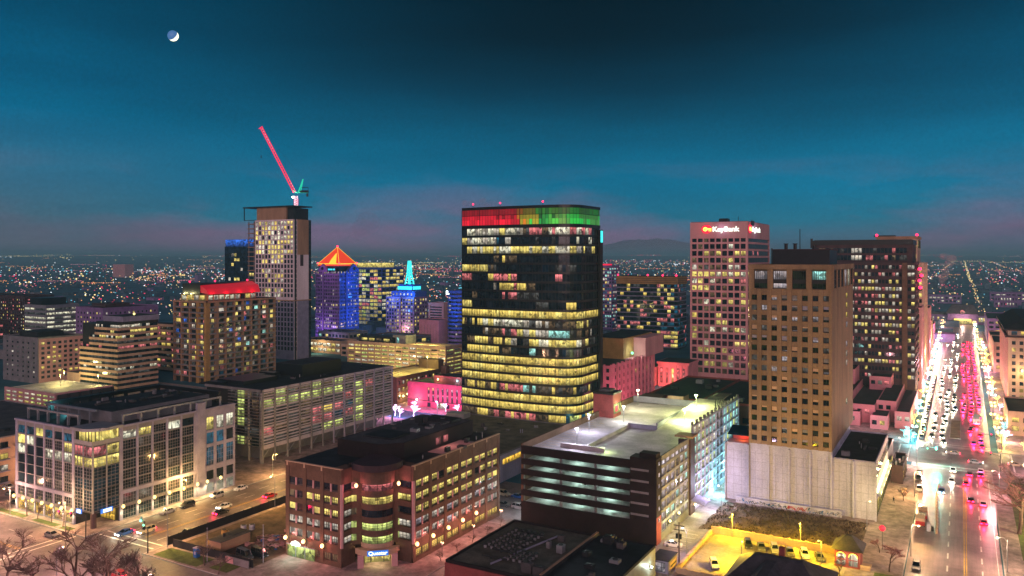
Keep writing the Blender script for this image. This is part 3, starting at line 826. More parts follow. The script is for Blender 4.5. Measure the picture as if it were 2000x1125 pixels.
# cut corner: two corner turrets and the bowed bay between
dv = Vector((bx1 - cxs, cye - by0, 0)); L = dv.length; rz = math.atan2(dv.y, dv.x); u = dv.normalized(); nn = Vector((u.y, -u.x, 0))
P1 = Vector((cxs, by0, 0)); mid = P1 + dv / 2
for (q, sx) in ((Vector((cxs - .2, by0, 0)), 0), (Vector((bx1, cye + .2, 0)), 1)):
    # return walls of the notch
    for r, (z0, z1) in enumerate(brow):
        k = 'D' if r == 4 else ('Y' if r == 3 else ('D' if r == 2 and sx else 'P'))
        if sx == 0: B.win((cxs, by0 + .4), E_, 2.2, -.05, z0 + .35, 3.4, 1.48, k, 2, 1, 'black_brick', .07)
        else: B.win((bx1 - 6, cye), S_, 3.6, -.05, z0 + .35, 3.4, 1.48, k, 2, 1, 'black_brick', .07)
    zz = [0] + [v for r in brow for v in r] + [bh]
    for j in range(0, len(zz), 2):
        if sx == 0: B.wall.mat('brown_brick').box(cxs - 3, cxs + .1, by0 + .42, by0 + 4.6, zz[j], zz[j + 1])
        else: B.wall.mat('brown_brick').box(bx1 - 5, bx1 - .42, cye - .1, cye + 3, zz[j], zz[j + 1])
    B.part('column', MB().mat('pink_stone').cyl(q.x, q.y + (.25 if sx == 0 else 0), 4.6, bh - 3.4, .42, 12))
B.wall.mat('brown_brick').ob(P1 - nn * 2.6, rz, 1.5, L - 1.5, -4, 0, 4.5, bh)
bc = mid - nn * 3.6; br = 4.3
def arc_pts(r, a0, a1, n): return [(bc.x + r * math.cos(rad(a)), bc.y + r * math.sin(rad(a))) for a in [a0 + (a1 - a0) * i / n for i in range(n + 1)]]
ma = math.degrees(math.atan2(nn.y, nn.x))
def bow(mat, r, z0, z1, sp=62): 
    return MB().mat(mat).prism(arc_pts(r, ma - sp, ma + sp, 12), z0, z1)
bz = [4.4] + [v for r in brow for v in (r[0] + .2, r[1])] + [bh]
for j in range(0, len(bz), 2): B.part('bay', bow('brown_brick' if j else 'tan_light', br + (0 if j < 10 else .3), bz[j], bz[j + 1] if j else bz[1]))
for r, (z0, z1) in enumerate(brow):
    m = bow(ROOM[{0: 'E', 1: 'E', 2: 'D', 3: 'Y', 4: 'K'}[r]], br - .15, z0 + .2, z1, 60)
    m.mat('black_brick')
    for p in arc_pts(br - .12, ma - 58, ma + 58, 8): m.tube([(p[0], p[1], z0 + .2), (p[0], p[1], z1)], .06, 4)
    for zq in (z0 + .75, z0 + 1.3): m.mat('black_brick').prism(arc_pts(br - .1, ma - 58, ma + 58, 12), zq, zq + .06)
    B.part('window', m)
    for sgn in (-1, 1):
        B.win(P1 - nn * 2.6, rz, L / 2 + sgn * 5.5, .02, z0 + .35, 1.3, 1.45, {0: 'E', 1: 'E', 2: 'M', 3: 'Y', 4: 'K'}[r], 1, 2, 'black_brick', .07)
# entrance
pe = P1 - nn * 1.2
B.part('porch', MB().mat('tan_light').prism(arc_pts(br + 1.6, ma - 60, ma + 60, 12), 3.1, 4.4))
B.part('door', MB().mat('room_yellow').ob(P1 - nn * 2.5, rz, L / 2 - 3, L / 2 + 3, 0, .15, .15, 3.1).mat('dark_metal').ob(P1 - nn * 2.5, rz, L / 2 - 1.6, L / 2 - 1.4, .15, .25, .15, 2.4).ob(P1 - nn * 2.5, rz, L / 2 + 1.4, L / 2 + 1.6, .15, .25, .15, 2.4).ob(P1 - nn * 2.5, rz, L / 2 - 3, L / 2 + 3, .15, .25, 2.3, 2.5))
B.part('porch_wall', MB().mat('pink_stone').ob(P1 - nn * 2.5, rz, L / 2 - 4.6, L / 2 - 3.2, 0, 3.6, 0, 3.1)); B.part('porch_wall', MB().mat('pink_stone').ob(P1 - nn * 2.5, rz, L / 2 + 3.2, L / 2 + 4.6, 0, 3.6, 0, 3.1))
pf = mid + nn * (br - 3.6 + 1.62)
o = B.part('entrance_sign', MB().mat('sign_blue').ob(pf, rz, -2.4, 2.4, 0, .2, 3.35, 4.5))
def lettering(txt, size, mat, loc, rz, parent, name='lettering', ext=.05, width=None, bold=.0):
    cu = bpy.data.curves.new(name, 'FONT'); cu.body = txt; cu.size = size; cu.extrude = ext; cu.offset = bold; cu.align_x = 'CENTER'
    to = bpy.data.objects.new('tmp', cu); COL.objects.link(to)
    dg = bpy.context.evaluated_depsgraph_get()
    me = bpy.data.meshes.new_from_object(to.evaluated_get(dg)); bpy.data.objects.remove(to); bpy.data.curves.remove(cu)
    if width:
        xs = [v.co.x for v in me.vertices]; k = width / (max(xs) - min(xs))
        for v in me.vertices: v.co.x *= k
    me.materials.clear(); me.materials.append(MATS[mat])
    me.transform(Matrix.Rotation(rad(90), 4, 'X')); me.name = name
    return link(name, me, parent, loc, rz)
lettering('Questar', 1.15, 'sign_white', (pf.x + nn.x * .24 - B.loc[0], pf.y + nn.y * .24 - B.loc[1], 3.6), rz, o, width=4.3, bold=.02)
light(o, (mid.x - nn.x * .2 - B.loc[0], mid.y - nn.y * .2 - B.loc[1], 2.6), (1, .85, .4), 260, .4)
for sgn in (-1, 1):
    q = mid + u * sgn * 4.9 - nn * 1.6
    sconce(B, (q.x, q.y), (nn.x, nn.y), 18.9, (1, .22, .28), 240, .42, 'lamp_warm', 1.0)
for a in (.6, 6.4, 12.3): sconce(B, (bx0 + a, by0 - .1), (0, -1), 4.6, (1, .26, .22), 300, .44, 'lamp_warm')
for i in range(5): sconce(B, (bx1 + .1, cye + .6 + i * 6.55), (1, 0), 4.6, (1, .26, .20), 300, .44, 'lamp_warm')
B.part('roof', MB().mat('roof_black').prism([(bx0 + .3, by0 + .3), (cxs - 3, by0 + .4), (cxs - 2.5, by0 + 7), (bx1 - 7, cye + 3), (bx1 - .4, cye + 3), (bx1 - .4, by1 - .3), (bx0 + .3, by1 - .3)], bh - .5, bh - .3))
ph = [(-137, 153), (-124, 153), (-119.5, 157.5), (-119.5, 189), (-137, 189)]
B.part('penthouse', MB().mat('black_brick').prism(ph, bh - .3, 26.4).mat('roof_gray').prism([(-136.6, 153.4), (-124.2, 153.4), (-120, 157.7), (-120, 188.6), (-136.6, 188.6)], 26.4, 26.42))
B.part('penthouse', MB().mat('dark_brown').prism(arc_pts(6.2, ma - 75, ma + 75, 10) + [(-127, 158)], bh - .3, 24.0))
B.part('roof_unit', MB().mat('roof_black').box(-133, -124, 158, 166, 26.42, 26.9)); B.part('roof_unit', MB().mat('roof_black').box(-131, -122, 182, 187, 26.42, 27.2))
for k, (a, z) in enumerate(((172, 23.4), (175.5, 23.4))): B.win((-119.5, 157.5), E_, a - 157.5, .03, z - .3, 2.0, 1.9, 'K', 3, 0)
B.part('rooftop_deck', MB().mat('pink_stone').box(-118.5, -114, 166, 181, bh - .3, bh - .2))
light(B.e, (-117 - B.loc[0], 173 - B.loc[1], 25.6), (1, .5, .4), 160, .3)
clutter(B, -136, -121, 167, 187, 26.42, 14, 4); clutter(B, -141, -138, 145, 188, bh - .3, 6, 5); clutter(B, -118, -114, 157, 189, bh - .3, 8, 6)
# lit glass storefront at the foot of the west end
o = B.part('shopfront', MB().mat('room_green').ob((bx0, by0), S_, .8, 9.4, .14, .3, .2, 3.0).mat('steel_gray').ob((bx0, by0), S_, .6, 9.6, .14, .5, 3.0, 3.2).ob((bx0, by0), S_, 3.4, 3.6, .3, .4, .2, 3.0).ob((bx0, by0), S_, 6.4, 6.6, .3, .4, .2, 3.0))
g = MB().mat('sign_white')
for dx_, dz_, r_ in ((0, 0, .5), (.7, .15, .6), (1.4, .05, .55), (2.0, -.1, .4)): g.ball((bx0 + 3 + dx_, by0 - .8, 3.6 + dz_), r_, 8, 6)
B.part('sign', g, parent=o); light(o, (bx0 + 4 - B.loc[0], by0 - 2.2 - B.loc[1], 3.4), (.5, 1, .75), 420, .3)
B.finish()
# ---- low equipment-roofed brick building in front of the garage
qx0, qx1, qy0, qy1, qh = -95.5, -59.5, 140.2, 170.0, 7.4
B = Bld('roof_plant_building', 'low dark brick building with a flat roof full of ventilation units', 'building', (-77, 155, 0))
B.wall.mat('red_brick').box(qx0, qx1 - .3, qy0, qy1, 0, qh).mat('steel_gray').box(qx1 - .3, qx1, qy0, qy1, 0, qh)
B.grid((qx0, qy0 - .3), S_, 34, [(2.2, 4.4)], 6, 2.5, .3, cons('D'), 0, qh, 'red_brick', 2, 1)
roof_edge(B, qx0, qx1, qy0, qy1, qh, .6, .4, 'black_brick')
B.part('roof', MB().mat('roof_olive').box(qx0 + .4, qx1 - .4, qy0 + .4, qy1 - .4, qh + .002, qh + .1))
B.part('roof_step', MB().mat('roof_black').box(-73.5, -72.9, 141, 169.6, qh + .1, qh + 1.3).mat('tan_concrete').box(-73.5, -72.9, 141, 169.6, qh + 1.3, qh + 1.4))
B.part('roof_step', MB().mat('roof_black').box(-72.9, qx1 - .5, 141, 169.5, qh + .1, qh + .5))
fans = []
for i in range(5):
    for j in range(9):
        x, y = -92.5 + i * 1.7 + j * .12, 151.5 + j * 1.55
        fans.append((x, y))
for i in range(4):
    for j in range(4): fans.append((-84.5 + i * 1.5, 147.5 + j * 1.5))
for x, y in fans:
    B.part('roof_fan', MB().mat('steel_gray').cyl(x, y, qh + .1, qh + .75, .38, 8).mat('dark_metal').cyl(x, y, qh + .75, qh + 1.0, .55, 10, .5))
rr = random.Random(3)
for k in range(16):
    x, y = rr.uniform(-82, -62), rr.uniform(142, 168); a, c, h = rr.uniform(.8, 2.6), rr.uniform(.8, 2.2), rr.uniform(.6, 1.7)
    if -75 < x < -71 or -86 < x < -79: x -= 0
    m = MB().mat(rr.choice(['steel_gray', 'dark_metal', 'gray_panel', 'roof_gray'])).box(x, x + a, y, y + c, qh + .1, qh + .5 + h)
    m.mat('dark_metal').cyl(x + a / 2, y + c / 2, qh + .5 + h, qh + .62 + h, min(a, c) * .35, 10); B.part('roof_unit', m)
for k in range(5):
    y = 146 + k * 4.2; B.part('duct', MB().mat('dark_metal').box(-90, -84, y, y + .4, qh + .5, qh + .8).box(-88, -87.6, y + .1, y + .3, qh + .1, qh + .5))
B.part('duct', MB().mat('lilac_panel').tube([(-86, 143, qh + .5), (-81, 165, qh + .5)], .22, 6))
for y, c, k in ((144, 'lamp_warm', (1, .4, .4)), (150, 'lamp_white', (.7, 1, .9)), (166, 'lamp_white', (.8, 1, .8))): sconce(B, (qx1, y), (1, 0), 4.6, k, 260, .22, c, .5)
B.finish()
# ---- parking garage
kx0, kx1, ky0, ky1, ky2, kh = -104.9, -66.4, 190.5, 217.5, 275.0, 20.6
B = Bld('parking_garage', 'dark brick parking garage with lit open decks and a pale rooftop', 'parking garage', (-86, 230, 0))
lev = 2.83; zl = [5.0 + lev * i for i in range(6)]
w = B.wall
P = (kx0, ky0)
w.mat('black_brick').ob(P, S_, 0, 38.5, -.5, 0, 0, 5.6)
for i in range(1, 6): w.ob(P, S_, 0, 31.5, -.5, .02 * (i % 2), zl[i] - .62, zl[i] + (.92 if i < 5 else 1.6))
w.ob(P, S_, 31.5, 38.5, -4, .04, 5.6, kh + 1.0)
for i in range(1, 6): w.mat('gray_panel').ob(P, S_, 31.7, 36.5, .04, .1, zl[i] - .9, zl[i] - .35)
w.mat('black_brick').box(kx1 - .02, kx1 + .06, ky0 + .02, ky0 + 3.4, 7, kh).mat('red_brick').box(kx1 - .02, kx1 + .055, ky0 + .02, ky0 + 3.4, 0, 6.99)
for i in range(6): w.mat('lilac_panel').ob((kx1 + .06, ky0), E_, 1.3, 2.2, 0, .06, 5.6 + lev * i, 6.6 + lev * i)
for i in range(6): B.win((kx1 + .06, ky0), E_, 1.75, .07, 5.75 + lev * i, .6, .7, 'L')
B.part('stair_head', MB().mat('black_brick').box(kx1 - 4.6, kx1 - .2, ky0 + .4, ky0 + 3.4, kh + 1.0, kh + 2.2))
for a in (0.15, 11.5, 21.5):
    B.part('column', MB().mat('gray_panel').box(kx0 + a, kx0 + a + .5, ky0 + .55, ky0 + 1.05, 5.6, zl[5] - .55))
slab = MB().mat('deck_concrete')
for i in range(0, 5): slab.box(kx0 + .5, kx1 - .5, ky0 + .52, ky2 - .5, zl[i], zl[i] + .25)
for i in range(5):
    for k in range(9): slab.mat('gray_panel').box(kx0 + .6, kx1 - .6, ky0 + 4 + 9 * k, ky0 + 4.4 + 9 * k, zl[i + 1] - .45, zl[i + 1] - .01)
B.part('deck', slab)
B.part('core', MB().mat('tan_light').box(kx0 + 8, kx1 - 16, ky0 + 16, ky2 - 6, 0, zl[5] - .7))
roof = MB().mat('deck_concrete').box(kx0 + .5, kx1 - .5, ky0 + .52, ky1 + 4, zl[5], zl[5] + .3)
roof.hexa([(kx0 + .5, ky1 + 4, zl[5]), (kx1 - 14, ky1 + 4, zl[5]), (kx1 - 14, ky2 - .5, zl[5]), (kx0 + .5, ky2 - .5, zl[5]),
           (kx0 + .5, ky1 + 4, zl[5] + .3), (kx1 - 14, ky1 + 4, zl[5] + .3), (kx1 - 14, ky2 - .5, zl[5] + .3), (kx0 + .5, ky2 - .5, zl[5] + .3)])
roof.hexa([(kx1 - 13.99, ky1 + 4, zl[5]), (kx1 - .5, ky1 + 4, zl[5]), (kx1 - .5, ky2 - .5, zl[5]), (kx1 - 13.99, ky2 - .5, zl[5]),
           (kx1 - 13.99, ky1 + 4, zl[5] + .3), (kx1 - .5, ky1 + 4, zl[5] + .3), (kx1 - .5, ky2 - .5, 22.8), (kx1 - 13.99, ky2 - .5, 22.8)])
B.part('roof_deck', roof)
par = MB().mat('brown_brick').box(kx0, kx0 + .5, ky0 + .02, ky2, 0, kh + .75)
B.part('parapet', par)
B.part('parapet', MB().mat('lilac_panel').box(kx0 + .5, kx1 - 14, ky2 - .5, ky2, kh - 1, kh + 1.1))
bar = MB().mat('deck_concrete').box(-90.3, -89.7, ky0 + 9, ky0 + 42, zl[5] + .3, zl[5] + 1.3).box(-97, -84, ky0 + 8.2, ky0 + 8.98, zl[5] + .3, zl[5] + 1.5)
B.part('ramp_wall', bar)
bar = MB().mat('lilac_panel').box(-90.3, -80.8, ky0 + 42, ky0 + 42.5, zl[5] + .3, zl[5] + 1.6).box(-81.3, -80.8, ky0 + 42.5, ky2 - 12, zl[5] + .3, zl[5] + 2.4)
B.part('ramp_wall', bar)
for k in range(14): B.part('parking_line', MB().mat('road_yellow').box(-103.5, -98.5, ky0 + 4 + k * 3, ky0 + 4.12 + k * 3, zl[5] + .3, zl[5] + .306))
# east side: concrete frame with lit bays
P = (kx1, ky0 + 3.4); LE = ky1 - ky0 - 3.4
er = [(2.2 + lev * i, 2.2 + lev * i + 2.0) for i in range(7)]
B.grid(P, E_, LE, [(z0, min(z1, kh - .3)) for z0, z1 in er], 6, .45, .5, lambda r, c: 'L' if R.random() < .75 else ('C' if R.random() < .5 else 'G'), 0, kh + 1.0, 'gray_panel', 2, 0, 'steel_gray', ends=.5, gap=.05)
w.mat('dark_brown').box(kx1 - 3, kx1 + .5, ky1 + .05, ky1 + 4.2, 0, kh + .6).mat('tan_concrete').box(kx1 - 4, kx1 + 1.2, ky1 - .2, ky1 + 4.6, kh + 1.1, kh + 1.6)
P = (kx1, ky1 + 4.2); L2 = ky2 - ky1 - 4.2
B.grid(P, E_, L2, [(1.6 + lev * i, 1.6 + lev * i + 2.35) for i in range(8)], 13, .35, .6, lambda r, c: R.choice('CCCCHE') if (c < 6 or c > 7) else 'G', 0, 24.2, 'white_panel', 1, 1, 'steel_gray', ends=.5, gap=.05)
for k in range(14):
    B.part('post', MB().mat('gray_panel').box(kx1 - .9, kx1 - .3, ky1 + 5 + k * 4, ky1 + 5.8 + k * 4, 24.2, 25.2))
for k in range(5): B.part('canopy', MB().mat('dark_metal').box(kx1 - 7, kx1 - 2, ky2 - 14 + k * 2.6, ky2 - 12.6 + k * 2.6, 25.4, 25.7).box(kx1 - 4.6, kx1 - 4.4, ky2 - 13.5 + k * 2.6, ky2 - 13.2 + k * 2.6, 22.5, 25.4))
# stair tower on the roof
st = MB().mat('red_brick').box(-106.5, -99.5, 243, 250, kh - 2, 27); st.mat('black_panel').box(-106.7, -99.3, 242.8, 250.2, 27, 27.6).mat('roof_gray').box(-105, -101, 244.5, 248.5, 27.6, 28.4)
o = B.part('stair_tower', st)
o2 = B.part('door', MB().mat('room_green').box(-99.5, -99.3, 243.6, 249.4, kh + .1, kh + 3.3).mat('sign_red').box(-99.3, -99.2, 244.6, 246.6, kh + .8, kh + 2.6), parent=o)
light(B.e, (-98 - B.loc[0], 246 - B.loc[1], 23.5), (.9, 1, .55), 330, .3)
def mast(parent, x, y, z, h, mat='lamp_white', head=True):
    m = MB().mat('steel_gray').cyl(x, y, z, z + h, .1, 6); m.box(x - .6, x + .6, y - .1, y + .1, z + h, z + h + .12)
    o = parent.part('light_mast', m)
    parent.part('lamp_head', MB().mat(mat).box(x - .55, x + .55, y - .16, y + .16, z + h - .16, z + h - .01), parent=o)
    return o
for x, y, c, k, wt in ((-93, ky0 + 10.5, 'lamp_white', (.85, .85, 1), 1700), (-98, ky0 + 30, 'lamp_white', (.8, .8, 1), 1600), (-94, ky0 + 48, 'lamp_yellow', (.9, .9, .9), 1600), (-77.5, 262, 'lamp_yellow', (.84, 1, .30), 6500), (-75.5, 243, 'lamp_yellow', (.88, 1, .35), 4200), (-98, 262, 'lamp_yellow', (1, .95, .55), 2600), (-84, ky0 + 9.5, 'lamp_green', (.7, 1, .35), 350)):  # second yellow mast is added, to widen the lit far end
    if wt != 350: mast(B, x, y, zl[5] + .3 + (1.4 if y > 255 else 0), 5.2, c)
    light(B.e, (x + .0 - B.loc[0], y - .3 - B.loc[1], zl[5] + (2.2 if wt == 350 else 5.2) + (1.4 if y > 255 else 0)), k, wt, .35)
# strip lights over each deck
for i in range(5):
    for k, x in enumerate((-99, -90, -81)):
        B.part('strip_light', MB().mat('tube_cyan').box(x - 1.2, x + 1.2, ky0 + 6, ky0 + 6.25, zl[i + 1] - .3, zl[i + 1] - .2))
        light(B.e, (x - B.loc[0], ky0 + 5 - B.loc[1], zl[i + 1] - .7), (.60, 1, .78), 150, .25)
for y in (198.5, 206): sconce(B, (kx1, y), (1, 0), 4.2, (.95, 1, .6), 420, .28, 'lamp_yellow', .8)
light(B.e, (kx1 + 2.5 - B.loc[0], 240 - B.loc[1], 3), (.3, .95, 1), 2600, .4); light(B.e, (kx1 + 2.5 - B.loc[0], 255 - B.loc[1], 6), (.4, 1, .9), 2200, .4)
sconce(B, (kx1 + .5, 219), (1, 0), 3.0, (1, 1, .6), 600, .3, 'lamp_yellow', .8)
B.part('canopy', MB().mat('lilac_panel').hexa([(kx1 + .5, 217.6, 4.2), (kx1 + 4.5, 217.6, 3.3), (kx1 + 4.5, 224, 3.3), (kx1 + .5, 224, 4.2), (kx1 + .5, 217.6, 4.4), (kx1 + 4.5, 217.6, 3.5), (kx1 + 4.5, 224, 3.5), (kx1 + .5, 224, 4.4)]))
B.finish()
# ---- wide low black-roofed building behind the brick office
B = Bld('flat_roofed_hall', 'wide low hall with a bare dark olive roof behind the brick office', 'building', (-152, 245, 0))
B.wall.mat('white_panel').box(-180, -128.5, 218, 272, 0, 8.6)
B.part('roof', MB().mat('roof_olive').box(-179.5, -129, 218.5, 271.5, 8.603, 8.75).mat('roof_gray').box(-150, -149.7, 219, 271, 8.75, 8.8).box(-179, -129.5, 244, 244.3, 8.75, 8.79))
roof_edge(B, -180, -128.5, 218, 272, 8.61, .4, .35, 'gray_panel')
B.win((-128.5, 218), E_, 10, .02, 5.4, 14, 1.9, 'S', 6, 0); B.win((-128.5, 218), E_, 32, .02, 5.4, 16, 1.9, 'S', 6, 0)
B.part('roof_unit', MB().mat('steel_gray').box(-178, -170, 262, 267, 8.75, 10.6)); 
clutter(B, -177, -131, 222, 268, 8.75, 16, 10)
for x, y in ((-139, 252), (-138.2, 252)): B.part('vent_pipe', MB().mat('lilac_panel').cyl(x, y, 8.75, 10.1, .16, 6))
B.finish()
# ---- brown tower on its white base
ax0, ax1, ay0, ay1 = -54.6, -31.8, 238.0, 287.0
B = Bld('brown_tower', 'plain brown apartment tower rising from a windowless white base', 'tower', (-41, 258, 0))
w = B.wall
w.mat('tower_tan').box(ax0, ax1, ay0 + .6, ay1, 17.6, 69.4)
cw = (ax1 - ax0) / 8
rows = [(18.6 + 2.93 * i, 18.6 + 2.93 * i + 1.55) for i in range(15)]
def lb(r, c):
    if r > 8: return R.choice('NNNGGLD') if c < 6 else R.choice('NGLLD')
    if r > 6: return R.choice('DNLGD')
    return R.choice('DDDDDDDN')
B.grid((ax0, ay0), S_, ax1 - ax0, rows, 8, 1.25, .6, lb, 17.6, 62.9, 'tower_tan', 1, 0, 'dark_metal', pier_out=.22, ends=.75, gap=.2)
for q in list(B.wins):
    if R.random() < .5:
        f_ = R.choice((.3, .45, .6, .8)); B.part('blind', MB().mat(R.choice(['lilac_panel', 'gray_panel', 'tan_light', 'dark_metal'])).ob((q[0], q[1]), 0, -q[4] / 2 + .06, q[4] / 2 - .06, .15, .17, q[2] + q[5] * (1 - f_), q[2] + q[5] - .05))
for i in range(5):
    a = i * (ax1 - ax0 - 1.5) / 4
    w.mat('tower_tan').ob((ax0, ay0), S_, a, a + 1.5, -.6, .35, 62.9, 68.6)
    if i < 4:
        B.win((ax0, ay0), S_, a + 1.5 + 2.1, -.4, 65.6, 4.1, 2.6, ['L', 'L', 'N', 'C'][i], 6, 0, bar=.12)
        B.win((ax0, ay0), S_, a + 1.5 + 2.1, -.4, 63.1, 4.1, 1.5, ['N', 'L', 'N', 'N'][i], 2, 0)
        w.mat('dark_metal').ob((ax0, ay0), S_, a + 1.5, a + 1.5 + 4.25, -.6, -.2, 64.6, 65.6)
w.mat('tower_tan').ob((ax0, ay0), S_, -.1, ax1 - ax0 + .1, -.6, .45, 68.6, 70.0)
w.box(ax1, ax1 + .4, ay0 + .62, ay1, 68.6, 70.0); w.box(ax0 - .4, ax0, ay0 + .62, ay1, 68.6, 70)
for k in range(7): w.mat('tower_tan').ob((ax1, ay0 + .7), E_, k * 7.6, k * 7.6 + 1.1, 0, .35, 62.9, 68.6)
for k in range(6):
    B.win((ax1, ay0 + .7), E_, k * 7.6 + 4.3, .02, 63.2, 6.2, 5.2, ['D', 'N', 'D', 'L', 'H', 'D'][k], 4, 1)
for i, k in enumerate('DDHDDDPPLDLWWW'): 
    if k != 'D': B.win((ax1, ay0), E_, 32, .03, 20 + 3.02 * i, 2.2, 1.7, k, 1, 0)
B.part('roof', MB().mat('roof_black').box(ax0 + .4, ax1 - .4, ay0 + .6, ay1 - .4, 69.4, 69.6))
clutter(B, -30.5, -23, 242, 276, 15.72, 7, 11)
B.part('plant_room', MB().mat('black_panel').box(-49.5, -33.5, 246, 262, 69.6, 74.2).mat('dark_brown').box(-49.7, -33.3, 245.8, 262.2, 74.2, 74.5))
for x in (-46, -43.4, -38): B.part('chimney', MB().mat('dark_metal').cyl(x, 248, 74.5, 76 if x < -40 else 75.4, .5, 8).cyl(x, 248, 76 if x < -40 else 75.4, 76.2 if x < -40 else 75.5, .7, 8))
B.part('antenna', MB().mat('dark_metal').cyl(-42.2, 249, 74.5, 80.5, .12, 5)); 
lad = MB().mat('dark_metal')
for y in (247, 248): lad.cyl(-50, y, 69.6, 74.8, .08, 4)
for k in range(6): lad.box(-50.06, -49.94, 247, 248, 70 + k * .8, 70.1 + k * .8)
B.part('ladder', lad)
# white base
w.mat('white_panel').box(-54.8, ax1, ay0 + .3, 279, 0, 17.6).box(ax1, -20.6, ay0 + .3, 279, 0, 15.6).box(-61.6, -54.8, ay0 + 1, 279, 0, 17.0)
px_ = [-61.6, -54.8, -49.0, -43.3, -37.6, -31.9, -26.2, -20.6]
for i, x in enumerate(px_): w.mat('white_panel').box(x - .25 if i else x, x + .25, ay0 - .55, ay0 + .3 if i else ay0 + 1, 0, 17.0 if i < 6 else 15.8)
w.box(-54.5, ax1, ay0 + .02, ay0 + .3, 17.0, 17.62).box(ax1 + .3, -20.6, ay0 + .02, ay0 + .3, 15.4, 15.9)
seam = MB().mat('gray_panel')
for i in range(7):
    for k in range(6): seam.box(px_[i] + .3, px_[i + 1] - .3, ay0 + .28 + (.7 if i == 0 else 0), ay0 + .305 + (.7 if i == 0 else 0), 2.2 + 2.5 * k, 2.25 + 2.5 * k)
    for k in (1, 2): xx = px_[i] + (px_[i + 1] - px_[i]) * k / 3; seam.box(xx, xx + .05, ay0 + .27 + (.7 if i == 0 else 0), ay0 + .304 + (.7 if i == 0 else 0), .5, 15.3)
B.part('panel_seams', seam)
B.part('roof', MB().mat('roof_black').box(ax1 + .1, -20.9, ay0 + .6, 278.7, 15.6, 15.72))
roof_edge(B, ax1 + .02, -20.6, ay0 + .31, 279, 15.62, .5, .3, 'white_panel')
o = B.part('roof_cabin', MB().mat('dark_metal').box(-61.2, -55.2, 245, 246, 17, 20).mat('blue_glass').hexa([(-61.4, 240, 19.0), (-55, 240, 19.0), (-55, 246.2, 20.6), (-61.4, 246.2, 20.6), (-61.4, 240, 19.2), (-55, 240, 19.2), (-55, 246.2, 20.8), (-61.4, 246.2, 20.8)]).mat('pink_paint').box(-60.8, -55.6, 244.4, 244.95, 17.05, 19.4))
light(o, (-57.5 - B.loc[0], 242.4 - B.loc[1], 18.2), (1, .12, .02), 130, .3)
# lit street side of the base
o = B.part('light_band', MB().mat('tube_yellow').box(-20.58, -20.2, 239.5, 277, 7.4, 8.2))
B.part('awning', MB().mat('white_panel').box(-20.58, -19.4, 239, 278, 6.7, 7.3))
for k in range(12): B.win((-20.6, 239), E_, 2 + k * 3.2, .02, 11.2, 1.0, 3.0, 'D')
for k in range(8): B.win((-20.6, 239), E_, 3 + k * 4.8, .02, .6, 3.2, 4.4, 'Y' if k % 3 else 'W', 2, 1)
for k in range(5): light(o, (-18.6 - B.loc[0], 242 + k * 8 - B.loc[1], 7.6), (1, .85, .25), 420, .3)
light(B.e, (-41 - B.loc[0], 228 - B.loc[1], 9), (.85, .75, 1), 160, 1.0)
B.finish()
# ---- bank tower with the two signs
tx0, tx1, ty0, ty1, th = -138.8, -105.7, 457.2, 516.0, 92.6
B = Bld('bank_tower', 'pink stone bank tower with lit bank signs at its top', 'tower', (-122, 480, 0))
w = B.wall
w.mat('dark_metal').box(tx0, tx1 - .9, ty0 + .9, ty1, 0, 83)
w.mat('pink_stone').box(tx0, tx1 - .02, ty0 + .02, ty1, 83, th - .1)
fh = 3.98
rows = [(84.0 - fh * (k + 1) + .95, 84.0 - fh * (k + 1) + 3.75) for k in reversed(range(20))]
lits = {19: 'DDMDDMDDD', 18: 'DMDDDDHDD', 17: 'DDYMYDDYY', 16: 'MDMDDMYDM', 15: 'PMGMMDHPD', 14: 'YYYYHYHYH', 13: 'HYDHMDYDK', 12: 'YYYGDMDDM', 11: 'DDDMDMDDY', 10: 'MMHDYDYDY',
        9: 'DDMMDMDDM', 8: 'WDDDYDDDM', 7: 'DDDDYYDDD', 6: 'YMMHMHMYH', 5: 'YDMDDDDDD', 4: 'DDHDDDDYY', 3: 'DYYYDYDMD', 2: 'DDDMDMYDD', 1: 'MDYYMYHMD', 0: 'MMDDMMDDM'}
B.grid((tx0, ty0), S_, tx1 - tx0, rows, 9, .75, .9, lambda r, c: lits[r][c], 0, 83.6, 'pink_stone', 1, 0, 'dark_metal', ends=1.1, gap=.25)
erow = rows
for r, (z0, z1) in enumerate(rows):
    if r > 15: keys = ['D'] * 14 if r != 17 else list('DDDKDDKDDDDDDD')
    else: keys = [R.choice('DDDYM') for k in range(14)]
    B.ribbon((tx1, ty0 + 1.9), E_, ty1 - ty0 - 2.2, z0, z1, keys, d=-.55, fm='dark_brown', bar=.5 if r > 15 else .2)
zz = [0] + [v for r in rows for v in r] + [83.6]
for i in range(0, len(zz), 2): w.mat('pink_stone').ob((tx1, ty0 + .9), E_, 0, ty1 - ty0 - .9, -.9, -.05, zz[i], zz[i + 1])
w.ob((tx1, ty0 + .9), E_, 0, 1.0, -.9, 0, 0, 83.6); w.ob((tx1, ty0 + .9), E_, ty1 - ty0 - 1.3, ty1 - ty0 - .9, -.9, 0, 0, 83.6)
B.part('roof', MB().mat('roof_black').box(tx0 + .5, tx1 - .5, ty0 + .5, ty1 - .5, th - .1, th + .1))
B.part('roof_unit', MB().mat('dark_metal').box(-124, -119, 465, 470, th + .1, th + 2.2)); B.part('antenna', MB().mat('dark_metal').cyl(-112, 462, th + .1, th + 3, .15, 5))
B.part('roof_unit', MB().mat('dark_metal').box(-105.69, -105.2, 465, 472, th - 2, th + .6))
